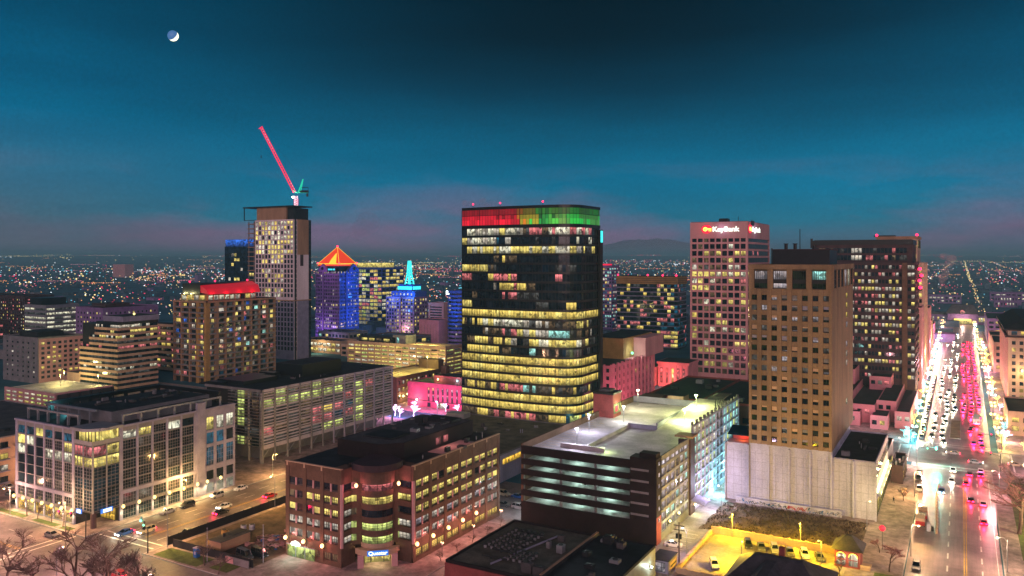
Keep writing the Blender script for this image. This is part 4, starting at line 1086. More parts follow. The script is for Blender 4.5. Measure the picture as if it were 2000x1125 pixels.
def bank_sign(P, rz, a0, kx, z, k):
    """red plate with a yellow key, then the name in white letters"""
    ca, sa = math.cos(rz), math.sin(rz)
    m = MB().mat('sign_red'); q = lambda a, zz, d: (P[0] + ca * a + sa * d, P[1] + sa * a - ca * d, zz)
    def plate(pts, d0, d1):
        n = len(m.v); m.v += [q(a, zz, d0) for a, zz in pts] + [q(a, zz, d1) for a, zz in pts]; c = len(pts)
        m.face(tuple(n + c + i for i in range(c)))
        for i in range(c): m.face((n + i, n + (i + 1) % c, n + c + (i + 1) % c, n + c + i))
    plate([(a0 + kx * (2.6 + 3.1 * math.cos(t)), z + 2.5 * k * math.sin(t)) for t in [2 * math.pi * i / 20 for i in range(20)]], .1, .35)
    m.mat('sign_yellow')
    plate([(a0 + kx * (1.9 + 1.45 * math.cos(t)), z + 1.35 * k * math.sin(t)) for t in [rad(x) for x in (0, 40, 90, 140, 180, 220, 270, 320)]], .35, .45)
    plate([(a0 + kx * x, z + y * k) for x, y in ((3.1, -.35), (5.6, -.35), (5.6, .55), (3.1, .55))], .35, .46)
    plate([(a0 + kx * x, z + y * k) for x, y in ((3.9, -1.35), (4.5, -1.35), (4.5, -.3), (3.9, -.3))], .35, .45); plate([(a0 + kx * x, z + y * k) for x, y in ((4.9, -1.35), (5.5, -1.35), (5.5, -.3), (4.9, -.3))], .35, .45)
    m.mat('sign_red')
    for x, y in ((.12, .5), (.5, .12)): plate([(a0 + kx * (1.75 + i * x), z + j * y) for i, j in ((-1, -1), (1, -1), (1, 1), (-1, 1))], .45, .5)
    o = B.part('bank_sign', m)
    p = q(a0 + kx * (5.9 + 7.9), z - 1.4 * k, .2)
    lettering('KeyBank', 3.9 * k, 'sign_white', (p[0] - B.loc[0], p[1] - B.loc[1], p[2]), rz, o, width=15.6 * kx, ext=.15, bold=.09)
    light(o, tuple(Vector(q(a0 + kx * 2.6, z, 2.2)) - Vector(B.loc)), (1, .05, .12), 170, .5)
    light(o, tuple(Vector(q(a0 + kx * 12, z, 2.6)) - Vector(B.loc)), (.75, .6, 1), 170, .8)
bank_sign((tx0, ty0), S_, 7.2, .98, 88.4, 1.0)
bank_sign((tx1, ty0), E_, 2.0, 1.35, 88.4, 1.0)
B.finish()
# ---- dark office tower beside the avenue
dx0, dx1, dy0, dy1, dh = -67.8, -20.4, 445.0, 482.0, 69.4
B = Bld('dark_office_tower', 'dark brown office tower with a black set-back top beside the avenue', 'tower', (-44, 463, 0))
w = B.wall
w.mat('dark_brown').box(dx0, dx1 - .5, dy0 + .5, dy1, 0, dh).box(dx0 - 2, dx1 - 1.5, dy0 + 3, dy1, dh, 80)
w.mat('black_panel').box(dx0 - 2.6, dx1 - 1.2, dy0 + 2.6, dy1 + .3, 78.6, 81).box(dx0 - 2.7, dx0 - 1.6, dy0 + 2.4, dy0 + 3.2, 77, 82)
fh = 3.68
rows = [(10 + fh * i + 1.0, 10 + fh * i + 2.9) for i in range(16)]
den = {15: .6, 14: .55, 13: .62, 12: .95, 11: .75, 10: .85, 9: .8, 8: .7, 7: .95, 6: .4, 5: .7, 4: .25, 3: .1, 2: .85, 1: .25, 0: .3}
def ld(r, c): return R.choice('PPYKPY') if R.random() < den[r] else 'D'
NB = 26
for r, (z0, z1) in enumerate(rows):
    keys = [ld(r, c) for c in range(NB)]
    B.ribbon((dx0, dy0), S_, 41.5, z0, z1, keys, d=-.3, fm='dark_brown', bar=.45)
    B.ribbon((dx0 + 43.6, dy0), S_, 3.6, z0, z1, [R.choice('YDPD') for k in range(2)], d=-.3, fm='dark_brown', bar=.3)
zz = [0] + [v for r in rows for v in r] + [dh]
for i in range(0, len(zz), 2): w.mat('dark_brown').ob((dx0, dy0), S_, 0, 47.4, -.5, 0, zz[i], zz[i + 1])
w.mat('brown_brick').ob((dx0, dy0), S_, 41.4, 43.7, 0, .9, 0, dh)
for r in range(2):
    z0 = 70.6 + r * 3.7
    B.ribbon((dx0 - 2, dy0 + 3), S_, 45.5, z0, z0 + 2.6, [('P' if 11 <= c <= 13 else R.choice('DDDDDMGK')) for c in range(26)], d=.1, fm='black_panel', bar=.3)
for r, (z0, z1) in enumerate(rows):
    B.ribbon((dx1, dy0 + .6), E_, dy1 - dy0 - 1, z0, z1, [R.choice('DDDDMP') for k in range(12)], d=-.42, fm='dark_brown', bar=.3)
    w.mat('dark_brown').ob((dx1, dy0 + .5), E_, 0, dy1 - dy0 - .5, -.5, -.02, z1, z1 + fh - 1.9)
B.part('roof', MB().mat('roof_black').box(dx0 - 1, dx1 - 2, dy0 + 4, dy1 - 1, 81.0, 81.2))
for p in ((-19.6, 470, 66), (-19, 474, 62.5), (-19, 462, 56.5), (-19.5, 466, 60)):
    B.part('beacon', MB().mat('red_beacon').ball(p, .9, 8, 6)); light(B.e, (p[0] + 1.2 - B.loc[0], p[1] - B.loc[1], p[2]), (1, .03, .1), 300, .5)
B.finish()
# ---- tall beige tower behind it
b = tower('beige_tower', 'beige stone tower with a brightly lit top behind the dark office tower', -36, -19.5, 520, 575, 68, 'beige_stone',
          dict(z0=6, z1=66, nr=17, wh=.6, nc=6, pw=1.1, lit=pick(dict(D=5, Y=1, P=1))), dict(z0=6, z1=66, nr=17, wh=.6, nc=16, pw=1.2, lit=pick(dict(D=5, Y=1, W=1))), finish=False, cat='tower')
b.part('upper_storeys', MB().mat('beige_stone').box(-45, -23, 526, 560, 68, 83.2).mat('tan_concrete').box(-45.6, -22.4, 525.4, 560.6, 83.2, 84.6).mat('dark_metal').box(-47, -35, 530, 532, 84.6, 85.4))
for r in range(3):
    for c in range(7):
        b.win((-45, 526), S_, 1.8 + c * 3.05, .05, 68.6 + r * 3.0 + (0 if r < 2 else 0), 2.2, 2.2, 'M' if R.random() < .7 else 'Y')
for c in range(7): b.win((-45, 526), S_, 1.8 + c * 3.05, .05, 77.6, 2.4, 4.6, 'Y', 1, 0)
for c in range(9): b.win((-23, 526), E_, 2.2 + c * 3.6, .05, 77.6, 2.6, 4.6, 'Y', 1, 0)
for x, y in ((-45, 526), (-23.4, 526)):
    b.part('beacon', MB().mat('red_beacon').ball((x, y, 85.4), .8, 8, 6))
b.finish()
for i, (x0, x1, y0, y1, h, mt, lab) in enumerate(((-40, -19.0, 590, 628, 38, 'pink_stone', 'pink stone block on the avenue behind the beige tower'), (-44, -20, 640, 700, 24, 'tan_light', 'tan block halfway along the avenue, lower than its pink neighbour'),
                     (-48, -21, 720, 800, 15, 'pink_paint', 'low pink block near the far end of the avenue'), (-44, -19.2, 484, 512, 44, 'pink_stone', 'narrow block tinted pink for street light, squeezed between the dark and beige towers'))):  # narrow block's pink stands in for pinkish light on its face
    tower('street_block', lab, x0, x1, y0, y1, h, mt, dict(z0=4, z1=h - 2, nr=int(h / 3.8), wh=.55, nc=6, pw=1.2, lit=pick(dict(D=4, Y=1, K=1))), dict(z0=4, z1=h - 2, nr=int(h / 3.8), wh=.6, nc=int((y1 - y0) / 4), pw=1.0, lit=pick(dict(D=3, Y=1, K=2, P=1))))
for y, c in ((486, (1, .4, .5)), (540, (1, .55, .25)), (605, (1, .25, .45)), (660, (1, .6, .3)), (760, (1, .2, .5)), (840, (1, .4, .5))):  # added fill lights without lamps, washing facades and road pink
    light(bpy.data.objects['street_block'], (-17.6 - bpy.data.objects['street_block'].location.x, y - bpy.data.objects['street_block'].location.y, 15), c, 7000, 1)
# ---- stepped pink terraces at the foot of the dark tower
B = Bld('terraced_block', 'low pink terraced block stepping up to the foot of the dark office tower', 'building', (-38, 405, 0))
for i, (x0, x1, y0, y1, h) in enumerate(((-58, -44, 388, 440, 9.5), (-44, -33, 378, 440, 7.2), (-33, -25, 384, 440, 8.6), (-25, -19, 372, 440, 6.4), (-52, -38, 370, 388, 5.2), (-34, -27, 366, 384, 5.0), (-40, -30, 428, 444, 13), (-62, -46, 425, 444.8, 16))):
    m = MB().mat('pink_paint').box(x0 + .02 * i, x1 - .03 * i, y0, y1 - .02 * i, 0, h).mat('roof_black').box(x0 + .5, x1 - .5, y0 + .5, y1 - .5, h, h + .05)
    m.mat('pink_paint').box(x0 + .02 * i, x1 - .03 * i, y0, y0 + .3, h, h + .8).box(x1 - .3 - .03 * i, x1 - .03 * i, y0 + .3, y1 - .5, h, h + .8)
    B.part('terrace', m)
    for k in range(int((x1 - x0) / 3)): B.win((x0, y0), S_, 1.8 + 3 * k, .06, h - 3, 1.8, 1.8, R.choice('PYDDK'))
light(B.e, (0, -45, 14), (1, .45, .5), 2600, 1)
B.finish()
# low dark roofs by the crossing
for i, (x0, x1, y0, y1, h, lab) in enumerate(((-38, -21, 283, 306, 8.5, 'low shop block with a cluttered dark roof beside the white base'), (-19.9, -16.4, 281, 300, 5.0, 'small dark corner shop with lit front by the crossing'))):
    b = tower('corner_shop', lab, x0, x1, y0, y1, h, 'dark_brown', None, dict(z0=.4, z1=4, nr=1, wh=.85, nc=4, pw=.8, lit=pick(dict(W=2, Y=1, D=1))), finish=False)
    for k in range(4): b.part('roof_unit', MB().mat('steel_gray').box(x0 + 1 + k * .8, x0 + 1.5 + k * .8, y0 + 3 + k * 4, y0 + 5 + k * 4, h + .15, h + 1.2))
    b.finish()
# ---- central glass tower
v0 = Vector((-191.5, 293.8, 0)); X1, Y0, DP, CR = -136.4, 293.8, 26.0, 9.0
def outline(o=0.0):
    pts = []
    for i in range(17):
        t = i / 16; x = v0.x + (X1 - CR - v0.x) * t; pts.append((x, Y0 - 2.2 * (1 - (2 * t - 1) ** 2) * .8 - o - (1.0 * t if t > .9 else t)))
    y00 = pts[-1][1] + o
    for i in range(1, 10):
        a = rad(90 * i / 9); pts.append((X1 - CR + (CR + o) * math.sin(a), y00 + CR - (CR + o) * math.cos(a)))
    for i in range(1, 6): pts.append((X1 + o, y00 + CR + (DP - CR) * i / 5))
    return pts
OP = outline(); OI = outline(-.35)
back = [(v0.x, OP[-1][1])]
B = Bld('glass_tower', 'large rounded dark glass tower with red and green crown and many lit floors', 'tower', (-164, 305, 0))
B.wall.mat('black_panel').prism(outline(-1.2) + [(v0.x + 1, OP[-1][1])], 2, 93.3)
FH, Z0 = 3.86, 3.4
NF = 21
segs = []
for (p, q) in zip(OI, OI[1:]): segs.append((Vector((*p, 0)), Vector((*q, 0))))
NS_ = len(segs)
def strip(m, pts, z0, z1, close=True):
    for p, q in zip(pts, pts[1:]): m.poly([(p[0], p[1], z0), (q[0], q[1], z0), (q[0], q[1], z1), (p[0], p[1], z1)])
tot = sum((q - p).length for p, q in segs)
panes = []            # finer panes along the outline, about 1.45 m each
acc = 0
for p, q in segs:
    n = max(1, round((q - p).length / 1.45))
    for k in range(n): panes.append((p + (q - p) * k / n, p + (q - p) * (k + 1) / n, (acc + (q - p).length * (k + .5) / n) / tot))
    acc += (q - p).length
# what is lit, floor by floor from the top: (from, to, rooms); position 0 at the west end, about .66 where the corner begins to turn
FL = {0: [(.03, .40, 'HHYP'), (.40, .55, 'GMKM'), (.55, .63, 'KH'), (.63, .9, 'HKH')], 1: [(0, .21, 'HYHP'), (.22, .34, 'DTPB'), (.4, .6, 'DDDG'), (.70, .9, 'HD')], 2: [(.02, .70, 'YYHH'), (.70, .75, 'GP'), (.75, .92, 'YG')],
      3: [(.10, .12, 'Y'), (.22, .26, 'MW'), (.28, .31, 'W'), (.31, .35, 'M')], 4: [(0, .18, 'YWY'), (.18, .25, 'MG'), (.5, .7, 'DTGD')], 5: [(.0, .07, 'K'), (.18, .24, 'WDK'), (.26, .38, 'KWK'), (.60, .68, 'KD')],
      6: [(.20, .25, 'P'), (.26, .43, 'KWYK'), (.44, .47, 'M'), (.5, .56, 'DK')], 7: [(.06, .12, 'DM'), (.26, .38, 'DKDB'), (.38, .56, 'DDG')], 8: [(0, .05, 'Y'), (.48, .55, 'KGD'), (.66, .70, 'WD')],
      9: [(0, .95, 'WWYW')], 10: [(0, .14, 'GDWM'), (.14, .44, 'HPYH'), (.44, .62, 'MGP'), (.62, .9, 'MGY')], 11: [(.16, .36, 'GMKWP'), (.36, .66, 'GPPCY'), (.66, .92, 'MGDP')],
      12: [(.02, .14, 'YMW'), (.14, .3, 'MDW'), (.3, .46, 'GDPY'), (.46, .70, 'YWH'), (.70, .92, 'MGYH')], 13: [(.02, .25, 'WMY'), (.25, .36, 'DTM'), (.40, .48, 'DDC'), (.55, .9, 'DTDG')], 14: [(0, .95, 'WYWW')], 15: [(0, .95, 'WWYW')], 16: [(0, .95, 'WYWW')],
      17: [(.02, .24, 'WMW'), (.24, .4, 'GKW'), (.4, .52, 'CGG'), (.52, .9, 'WGM')], 18: [(0, .95, 'WYW')], 19: [(0, .95, 'WWYW')], 20: [(0, .62, 'MWK'), (.62, .95, 'WBE')]}
def room_at(f, t):
    for a, c, ks in FL[f]:
        if a <= t <= c: return R.choice(ks)
    return 'D'
for f in range(NF):
    zb = Z0 + (NF - 1 - f) * FH
    m = MB()
    last = None
    for i, (p, q, t) in enumerate(panes):
        k = room_at(f, t) if i % 2 == 0 or last is None or R.random() < .35 else last
        last = k
        m.mat(ROOM[k]).poly([(p.x, p.y, zb + .9), (q.x, q.y, zb + .9), (q.x, q.y, zb + FH), (p.x, p.y, zb + FH)])
        d = (q - p).normalized(); nn = Vector((d.y, -d.x, 0))
        big = (i % 7 == 0); bw = .20 if big else .07
        m.mat('black_panel')
        a, c = p - d * bw / 2, p + d * bw / 2; o = nn * (.22 if big else .12)
        m.poly([(a.x, a.y, zb + .9), ((a + o).x, (a + o).y, zb + .9), ((a + o).x, (a + o).y, zb + FH), (a.x, a.y, zb + FH)][::-1])
        m.poly([((a + o).x, (a + o).y, zb + .9), ((c + o).x, (c + o).y, zb + .9), ((c + o).x, (c + o).y, zb + FH), ((a + o).x, (a + o).y, zb + FH)])
        m.poly([(c.x, c.y, zb + .9), ((c + o).x, (c + o).y, zb + .9), ((c + o).x, (c + o).y, zb + FH), (c.x, c.y, zb + FH)])
    B.part('window', m)
    s = MB().mat('black_panel'); s.prism(OP + back, zb - .02, zb + .9)
    B.part('floor_band', s)
zc = Z0 + NF * FH
B.part('floor_band', MB().mat('black_panel').prism(OP + back, zc, zc + 1.4))
CT = 93.7
crown_cols = []
for i in range(26):
    t = i / 25
    if t < .50: c = (.75, .008, .03)
    elif t < .56: c = (.55, .16, .01)
    elif t < .62: c = (.35, .30, .02)
    else: c = (.06 + .05 * math.sin(i), .38 + .1 * math.sin(i * 1.7), .05)
    crown_cols.append(c)
for i in range(26):
    for nm_, k_ in (('light', .95), ('mid', .62), ('faint', .26)): glow('crown_%s_%02d' % (nm_, i), tuple(x * k_ * (.8 + .4 * ((i * 37) % 11) / 11) for x in crown_cols[i]), 1.0, False)
cr_ = MB()
rk = random.Random(77)
for i, (p, q, t) in enumerate(panes):
    zA, zB = zc + 1.4, CT - 1.2
    for z0_, z1_, nm_ in ((0, .34, 'light'), (.34, .62, 'mid'), (.62, 1, 'faint')):
        k = min(25, max(0, int(min(1, t / .78) * 25.99) + rk.choice((-1, 0, 0, 1))))
        if rk.random() < .12: nm_ = {'light': 'mid', 'mid': 'faint', 'faint': 'faint'}[nm_]
        a_, c_ = zA + (zB - zA) * z0_, zA + (zB - zA) * z1_
        cr_.mat('crown_%s_%02d' % (nm_, k)).poly([(p.x, p.y, a_), (q.x, q.y, a_), (q.x, q.y, c_), (p.x, p.y, c_)])
    d = (q - p).normalized(); nn = Vector((d.y, -d.x, 0)) * (.25 if i % 7 == 0 else .1); bw = .16 if i % 7 == 0 else .06
    cr_.mat('black_panel')
    a, c = p - d * bw + nn, p + d * bw + nn
    cr_.poly([(a.x, a.y, zA), (c.x, c.y, zA), (c.x, c.y, zB), (a.x, a.y, zB)])
B.part('crown', cr_)
B.part('crown_rim', MB().mat('black_panel').prism(OP + back, CT - 1.2, CT).mat('roof_black').prism(outline(-2) + [(v0.x + 2, OP[-1][1] - 1)], CT, CT + .1))
B.part('crown_band', MB().mat('black_panel').prism(outline(.05) + back, zc + 1.4 + (CT - 2.6 - zc) * .62 - .08, zc + 1.4 + (CT - 2.6 - zc) * .62 + .08))
for p in ((OP[2][0], OP[2][1] + 1), (OP[7][0], OP[7][1] + 1), (OP[14][0], OP[14][1] + 1)):
    B.part('beacon', MB().mat('dark_metal').cyl(p[0], p[1], CT, CT + 1.2, .08, 5).mat('red_beacon').ball((p[0], p[1], CT + 1.5), .42, 8, 6))
for i in range(8):
    t = .04 + i * .105; x = v0.x + 4 + i * 7
    if x < X1 - 3: B.part('column', MB().mat('lilac_panel').box(x - .4, x + .4, Y0 - 2.2, Y0 - 1.4, 0, Z0)); light(B.e, (x + 3.5 - B.loc[0], Y0 - 3 - B.loc[1], 2.4), (1, .62, .25), 160, .3)
B.part('lobby', MB().mat('room_warm').box(v0.x + 3, X1 - 4, Y0 + 1, Y0 + 1.3, .2, 3.2))
B.part('podium', MB().mat('pink_stone').box(-182, -142, 283, 284, 0, 2.6).box(-150, -143, 276, 283, 0, 1.6))
light(B.e, (X1 + 3 - B.loc[0], 290 - B.loc[1], 6), (.3, .95, 1), 700, .4)
B.part('side_slab', MB().mat('black_panel').box(X1 + .1, X1 + 1.2, OP[-1][1] - 2.6, OP[-1][1], 2, 84).mat('sign_cyan').box(X1 + 1.2, X1 + 1.3, OP[-1][1] - 2.5, OP[-1][1] - .3, 78.5, 83.5))
B.finish()
# ---- tower under construction, with its crane
ux0, ux1, uy0, uy1, uh = -447.6, -409.5, 412.0, 430.0, 99.0
B = Bld('unfinished_tower', 'pale tower under construction with a bare concrete top and open floors', 'tower', (-430, 426, 0))
w = B.wall
w.mat('dark_metal').box(ux0, ux1 - .6, uy0 + .6, uy1, 0, uh)
rows = [(6 + 3.42 * i + .35, 6 + 3.42 * i + 2.95) for i in range(27)]
def lu(r, c):
    if r > 19: return R.choice('YPYHWD') if R.random() < .93 else 'D'
    if r > 9: return R.choice('YPWMDH') if (2 <= c <= 8 and r % 4 != 1 and R.random() < .85) else 'D'
    return R.choice('DDDTD')
half = [r for r in rows if r[0] < 42]; upper = [r for r in rows if r[0] >= 42]
B.grid((ux0, uy0), S_, ux1 - ux0, half, 12, .85, .6, lambda r, c: lu(r, c), 0, 42, 'lilac_panel', ends=.7)
B.grid((ux0, uy0), S_, ux1 - ux0, upper, 12, .85, .6, lambda r, c: lu(r + len(half), c), 42.01, uh, 'pale_concrete', ends=.7)
w.mat('tan_concrete').ob((ux1, uy0 + .6), E_, 3.0, 14.4, -.6, -.1, 74, uh); w.mat('pale_concrete').ob((ux1, uy0 + .6), E_, 3.0, 14.4, -.6, -.1, 42, 74); w.mat('lilac_panel').ob((ux1, uy0 + .6), E_, 3.0, 14.4, -.6, -.12, 0, 42)
w.mat('dark_brown').ob((ux1, uy0 + .6), E_, 6, 9, -.1, .02, 66, 74)
for r, (z0, z1) in enumerate(rows):
    for a in (.95, 2.2, 15.1, 16.5): B.win((ux1, uy0 + .6), E_, a, -.35, z0, 1.0, 2.5, 'D')
w.mat('pale_concrete').ob((ux1, uy0 + .6), E_, 0, .4, -.6, 0, 0, uh); w.ob((ux1, uy0 + .6), E_, 2.75, 2.99, -.6, 0, 0, uh)
w.mat('tan_concrete').box(ux0 - .2, ux1 + .1, uy0 - .1, uy1, 42 - .8, 42)
B.part('core', MB().mat('tan_concrete').box(ux0 + 1, ux1 - 8, uy0 + .8, uy1 - 3, uh, 108).mat('dark_metal').box(ux1 - 7.9, ux1 - .5, uy0 + 2, uy1 - 3, uh, 107))
deckm = MB().mat('dark_metal').box(ux0 - 12, ux1 + .5, uy0 - .5, uy1, 108, 108.8).box(ux0 - 12, ux0, uy0 + 1, uy0 + 1.4, uh, uh + .4)
for x in (ux0 - 11.5, ux1 - .2): deckm.box(x, x + .5, uy0, uy0 + .5, uh, 108)
B.part('top_deck', deckm)
open_ = MB()
for i in range(28): open_.mat('tan_concrete' if i > 8 else 'dark_brown').box(ux0 - 12, ux0 - .02, uy0 + 4, uy1, 4 + 3.42 * i, 4.6 + 3.42 * i)
for x in (ux0 - 11.6, ux0 - 6, ux0 - .7): open_.mat('gray_panel').box(x, x + .6, uy0 + 4.3, uy0 + 4.9, 0, 98.5)
open_.mat('dark_brown').box(ux0 - 11, ux0 - 1, uy0 + 9, uy1 - 1, 0, 98)
B.part('open_floors', open_)
for z in (45, 52): B.part('hoarding', MB().mat('red_brick').box(ux0 - 12.1, ux0 - .3, uy0 + 3.6, uy0 + 3.98, z - 3, z + 3))
B.finish(limit=96)
crx, cry = -414.0, 419.0
e = empty('tower_crane', (crx, cry, 108.8), 'luffing tower crane with a red lit jib atop the unfinished tower', 'crane')
def cpart(name, m, parent=None): return link(name, m.mesh(name, (crx, cry, 108.8)), parent or e)
def lattice(m, a, c, wd, n, r):
    a, c = Vector(a), Vector(c); d = (c - a).normalized(); s = d.cross(VD).normalized() * wd / 2; t = d.cross(s).normalized() * wd / 2
    cs = [s + t, s - t, -s - t, -s + t]
    for k in cs: m.tube([a + k, c + k], r, 4)
    for i in range(n):
        for j in range(4): m.tube([a + (c - a) * i / n + cs[j], a + (c - a) * (i + 1) / n + cs[(j + 1) % 4]], r * .6, 3, False)
m = MB().mat('crane_white'); lattice(m, (crx, cry, 108.8), (crx, cry, 116), 1.8, 5, .16); m.mat('crane_red'); lattice(m, (crx, cry, 109.5), (crx, cry, 114), 2.3, 3, .14); cpart('mast', m)
hub = Vector((crx, cry, 118.5)); tip = hub + VR * -24.0 + VD * -3 + Vector((0, 0, 46))
m = MB().mat('crane_red'); lattice(m, hub + VR * -1, tip, 1.5, 26, .22)
m.mat('crane_white'); d = tip - hub
for i in range(24): m.tube([hub + d * (i / 24 + .006) + VR * .1, hub + d * (i / 24 + .026) + VR * .1], .12, 4)
m.mat('crane_red').tube([tip, tip + VR * -1.6 + Vector((0, 0, -1.2)), tip + VR * 1.0 + Vector((0, 0, .6))], .4, 5)
cpart('jib', m)
m = MB().mat('crane_green'); top = hub + VR * 5 + Vector((0, 0, 9.5))
for s_ in (-.6, .6): m.tube([hub + VR * 1.6 + VD * s_, top + VD * s_], .25, 4); m.tube([hub + VR * 3.2 + VD * s_, top + VD * s_], .2, 4)
m.tube([hub + VR * -1, hub + VR * 8.6], .45, 5).tube([hub + VR * -2.5 + Vector((0, 0, 1.5)), hub + VR * 0], .4, 5); cpart('mast_head', m)
m = MB().mat('dark_metal').tube([hub + VR * 3 + Vector((0, 0, .6)), hub + VR * 8.8 + Vector((0, 0, .6))], 1.0, 6).tube([hub + VR * 8.6 + Vector((0, 0, -.5)), hub + VR * 8.6 + Vector((0, 0, 3.5)), hub + VR * 4 + Vector((0, 0, 3.4))], .25, 4).tube([hub + VR * 8 + Vector((0, 0, -.6)), hub + VR * 8 + Vector((0, 0, -3))], .8, 5); cpart('counterweight', m)
m = MB().mat('dark_metal').tube([tip, tip + Vector((0, 0, -20))], .05, 3).tube([tip + Vector((0, 0, -20)), tip + Vector((0, 0, -22))], .3, 5).tube([top, tip], .045, 3); cpart('hoist_cable', m)
m = MB().mat('lamp_white').ball((crx - 1.4, cry - 1.4, 115), .9, 8, 6); o = cpart('work_lamp', m); light(o, (-2.6, -2.6, 6.2), (1, .95, .8), 2500, .5)
# ---- apartment block with balconies
px0, px1, py0, py1, ph_ = -403.2, -375.0, 309.0, 362.0, 47.0
B = Bld('balcony_block', 'tan apartment block with many balconies and a red lit roof canopy', 'apartment block', (-389, 335, 0))
w = B.wall; w.mat('dark_metal').box(px0, px1 - 1.4, py0 + 1.4, py1, 0, ph_)
fh = 3.05; nfl = 14
def la(r, c): return R.choice('DDDDGGMDDGDGMDWYPYGKDD') if R.random() < .96 else R.choice('BUC')
for (P, rz, L, nb) in (((px0, py0), S_, px1 - px0, 4), ((px1, py0 + 1.4), E_, py1 - py0 - 1.4, 8)):
    cell = L / nb
    for i in range(nb + 1):
        a = min(max(i * cell, .5), L - .5); wd = 1.3 if i in (nb if rz == 0 else 0, nb - 1 if rz == 0 else 1) else .5
        w.mat('ochre_panel' if (rz == 0 and i >= 3) or (rz > 0 and i < 1) else 'tan_concrete').ob(P, rz, max(0, a - wd), min(L, a + wd), -1.4, 0, 0, ph_)
    for r in range(nfl):
        z = 3.5 + r * fh
        for i in range(nb):
            a0, a1 = max(i * cell, .5) + .8, min((i + 1) * cell, L - .5) - .8
            n = 2
            for k in range(n):
                B.win(P, rz, a0 + (a1 - a0) * (k + .5) / n, -1.25, z + .05, (a1 - a0) / n - .1, 2.45, la(r, i), 1, 0)
            w.mat('tan_concrete').ob(P, rz, a0 - .3, a1 + .3, -1.35, .25 if (i + r) % 3 else .7, z - .35, z - .1)
            w.mat('gray_panel').ob(P, rz, a0 - .3, a1 + .3, .15 if (i + r) % 3 else .6, .22 if (i + r) % 3 else .67, z - .1, z + .75)
w.mat('tan_concrete').ob((px0, py0), S_, 0, px1 - px0, -1.4, .3, ph_ - .9, ph_).ob((px1, py0 + 1.4), E_, 0, py1 - py0 - 1.4, -1.4, .3, ph_ - .9, ph_)
B.part('roof', MB().mat('roof_gray').box(px0 + .3, px1 - .3, py0 + .3, py1 - .3, ph_, ph_ + .2))
pent = MB().mat('ochre_panel').box(px0 + 3, px1 - 2.5, py0 + 3, py1 - 14, ph_ + .2, ph_ + 3.6); B.part('penthouse', pent)
for i in range(9): B.win((px1 - 2.5, py0 + 3), E_, 2.4 + i * 3.9, .03, ph_ + .4, 3.2, 2.8, R.choice('YPYHD'), 3, 0)
for i in range(4): B.win((px0 + 3, py0 + 3), S_, 3 + i * 5.2, .03, ph_ + .4, 4.0, 2.8, R.choice('YHPY'), 3, 0)
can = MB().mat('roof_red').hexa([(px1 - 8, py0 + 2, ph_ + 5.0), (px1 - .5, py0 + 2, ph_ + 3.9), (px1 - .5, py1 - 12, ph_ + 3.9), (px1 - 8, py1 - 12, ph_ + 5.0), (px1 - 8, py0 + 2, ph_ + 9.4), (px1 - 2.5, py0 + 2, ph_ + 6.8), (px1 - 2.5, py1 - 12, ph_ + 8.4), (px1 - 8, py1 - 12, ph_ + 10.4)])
can.mat('dark_metal').box(px0 + 6, px1 - 7, py0 + 1.8, py1 - 12, ph_ + 3.6, ph_ + 10); B.part('roof_canopy', can)
for x, y, z in ((px0 + 7, py0 + 6, 10.8), (px1 - 7.5, py1 - 16, 11.2), (px0 + 12, py0 + 20, 10.9)): B.part('beacon', MB().mat('red_beacon').ball((x, y, ph_ + z), .55, 8, 6))
for k in range(4): light(B.e, (px1 + 1.0 - B.loc[0], py0 + 5 + k * 10 - B.loc[1], ph_ + 4.6), (1, .02, .06), 260, .2)
for x, y in ((px0 + 8, py0 + 2.2), (px0 + 14, py0 + 2.2)): 
    B.part('roof_lamp', MB().mat('lamp_yellow').ball((x, y - .6, ph_ + 4), .5, 8, 6)); light(B.e, (x - B.loc[0], y - 1.6 - B.loc[1], ph_ + 4.2), (1, .9, .4), 500, .4)
B.finish()
# ---- stepped office with horizontal bands
sx0, sx1, sy0, sy1 = -429.0, -394.9, 268.0, 293.0
B = Bld('banded_office', 'stepped tan office with continuous horizontal bands', 'office building', (-412, 280, 0))
B.wall.mat('dark_metal').box(sx0 + 1, sx1 - 1.5, sy0 + 1.5, sy1, 0, 35.6)
fh = 2.86
for r in range(12):
    z = 1.2 + r * fh; a = sx0 + (0 if r < 8 else (9 if r < 10 else 14)); yy = sy0
    B.wall.mat('tan_light').box(a, sx1, yy, sy1, z, z + 1.35)
    kk = {11: 'DPHP', 10: 'DYDY', 9: 'HDYD', 8: 'DGG', 7: 'DKKD', 6: 'D', 5: 'DDG', 4: 'DGGG', 3: 'DGH', 2: 'DGG', 1: 'DDG', 0: 'D'}[r]
    B.ribbon((a, yy), S_, sx1 - a - .6, z + 1.36, z + fh, [R.choice(kk) for k in range(12)], d=-.7, bar=.25)
    B.ribbon((sx1, yy + .6), E_, sy1 - yy - .7, z + 1.36, z + fh, [R.choice(kk) for k in range(10)], d=-.7, bar=.25)
    B.wall.mat('roof_gray').box(a + .3, sx1 - .3, yy + .3, sy1 - .3, z + 1.351, z + 1.38)
B.part('roof', MB().mat('black_panel').box(sx0 + 15, sx1 - .3, sy0 + .4, sy1, 35.6, 37.2).mat('lilac_panel').box(sx0 + 17, sx1 + .3, sy0 + 3, sy1 + .3, 37.2, 40).mat('roof_black').box(sx0 + 17.4, sx1 - .1, sy0 + 3.4, sy1 - .1, 40, 40.05))
B.part('roof_lamp', MB().mat('lamp_yellow').ball((sx1 - 3, sy0 + 12, 40.9), .6, 8, 6))
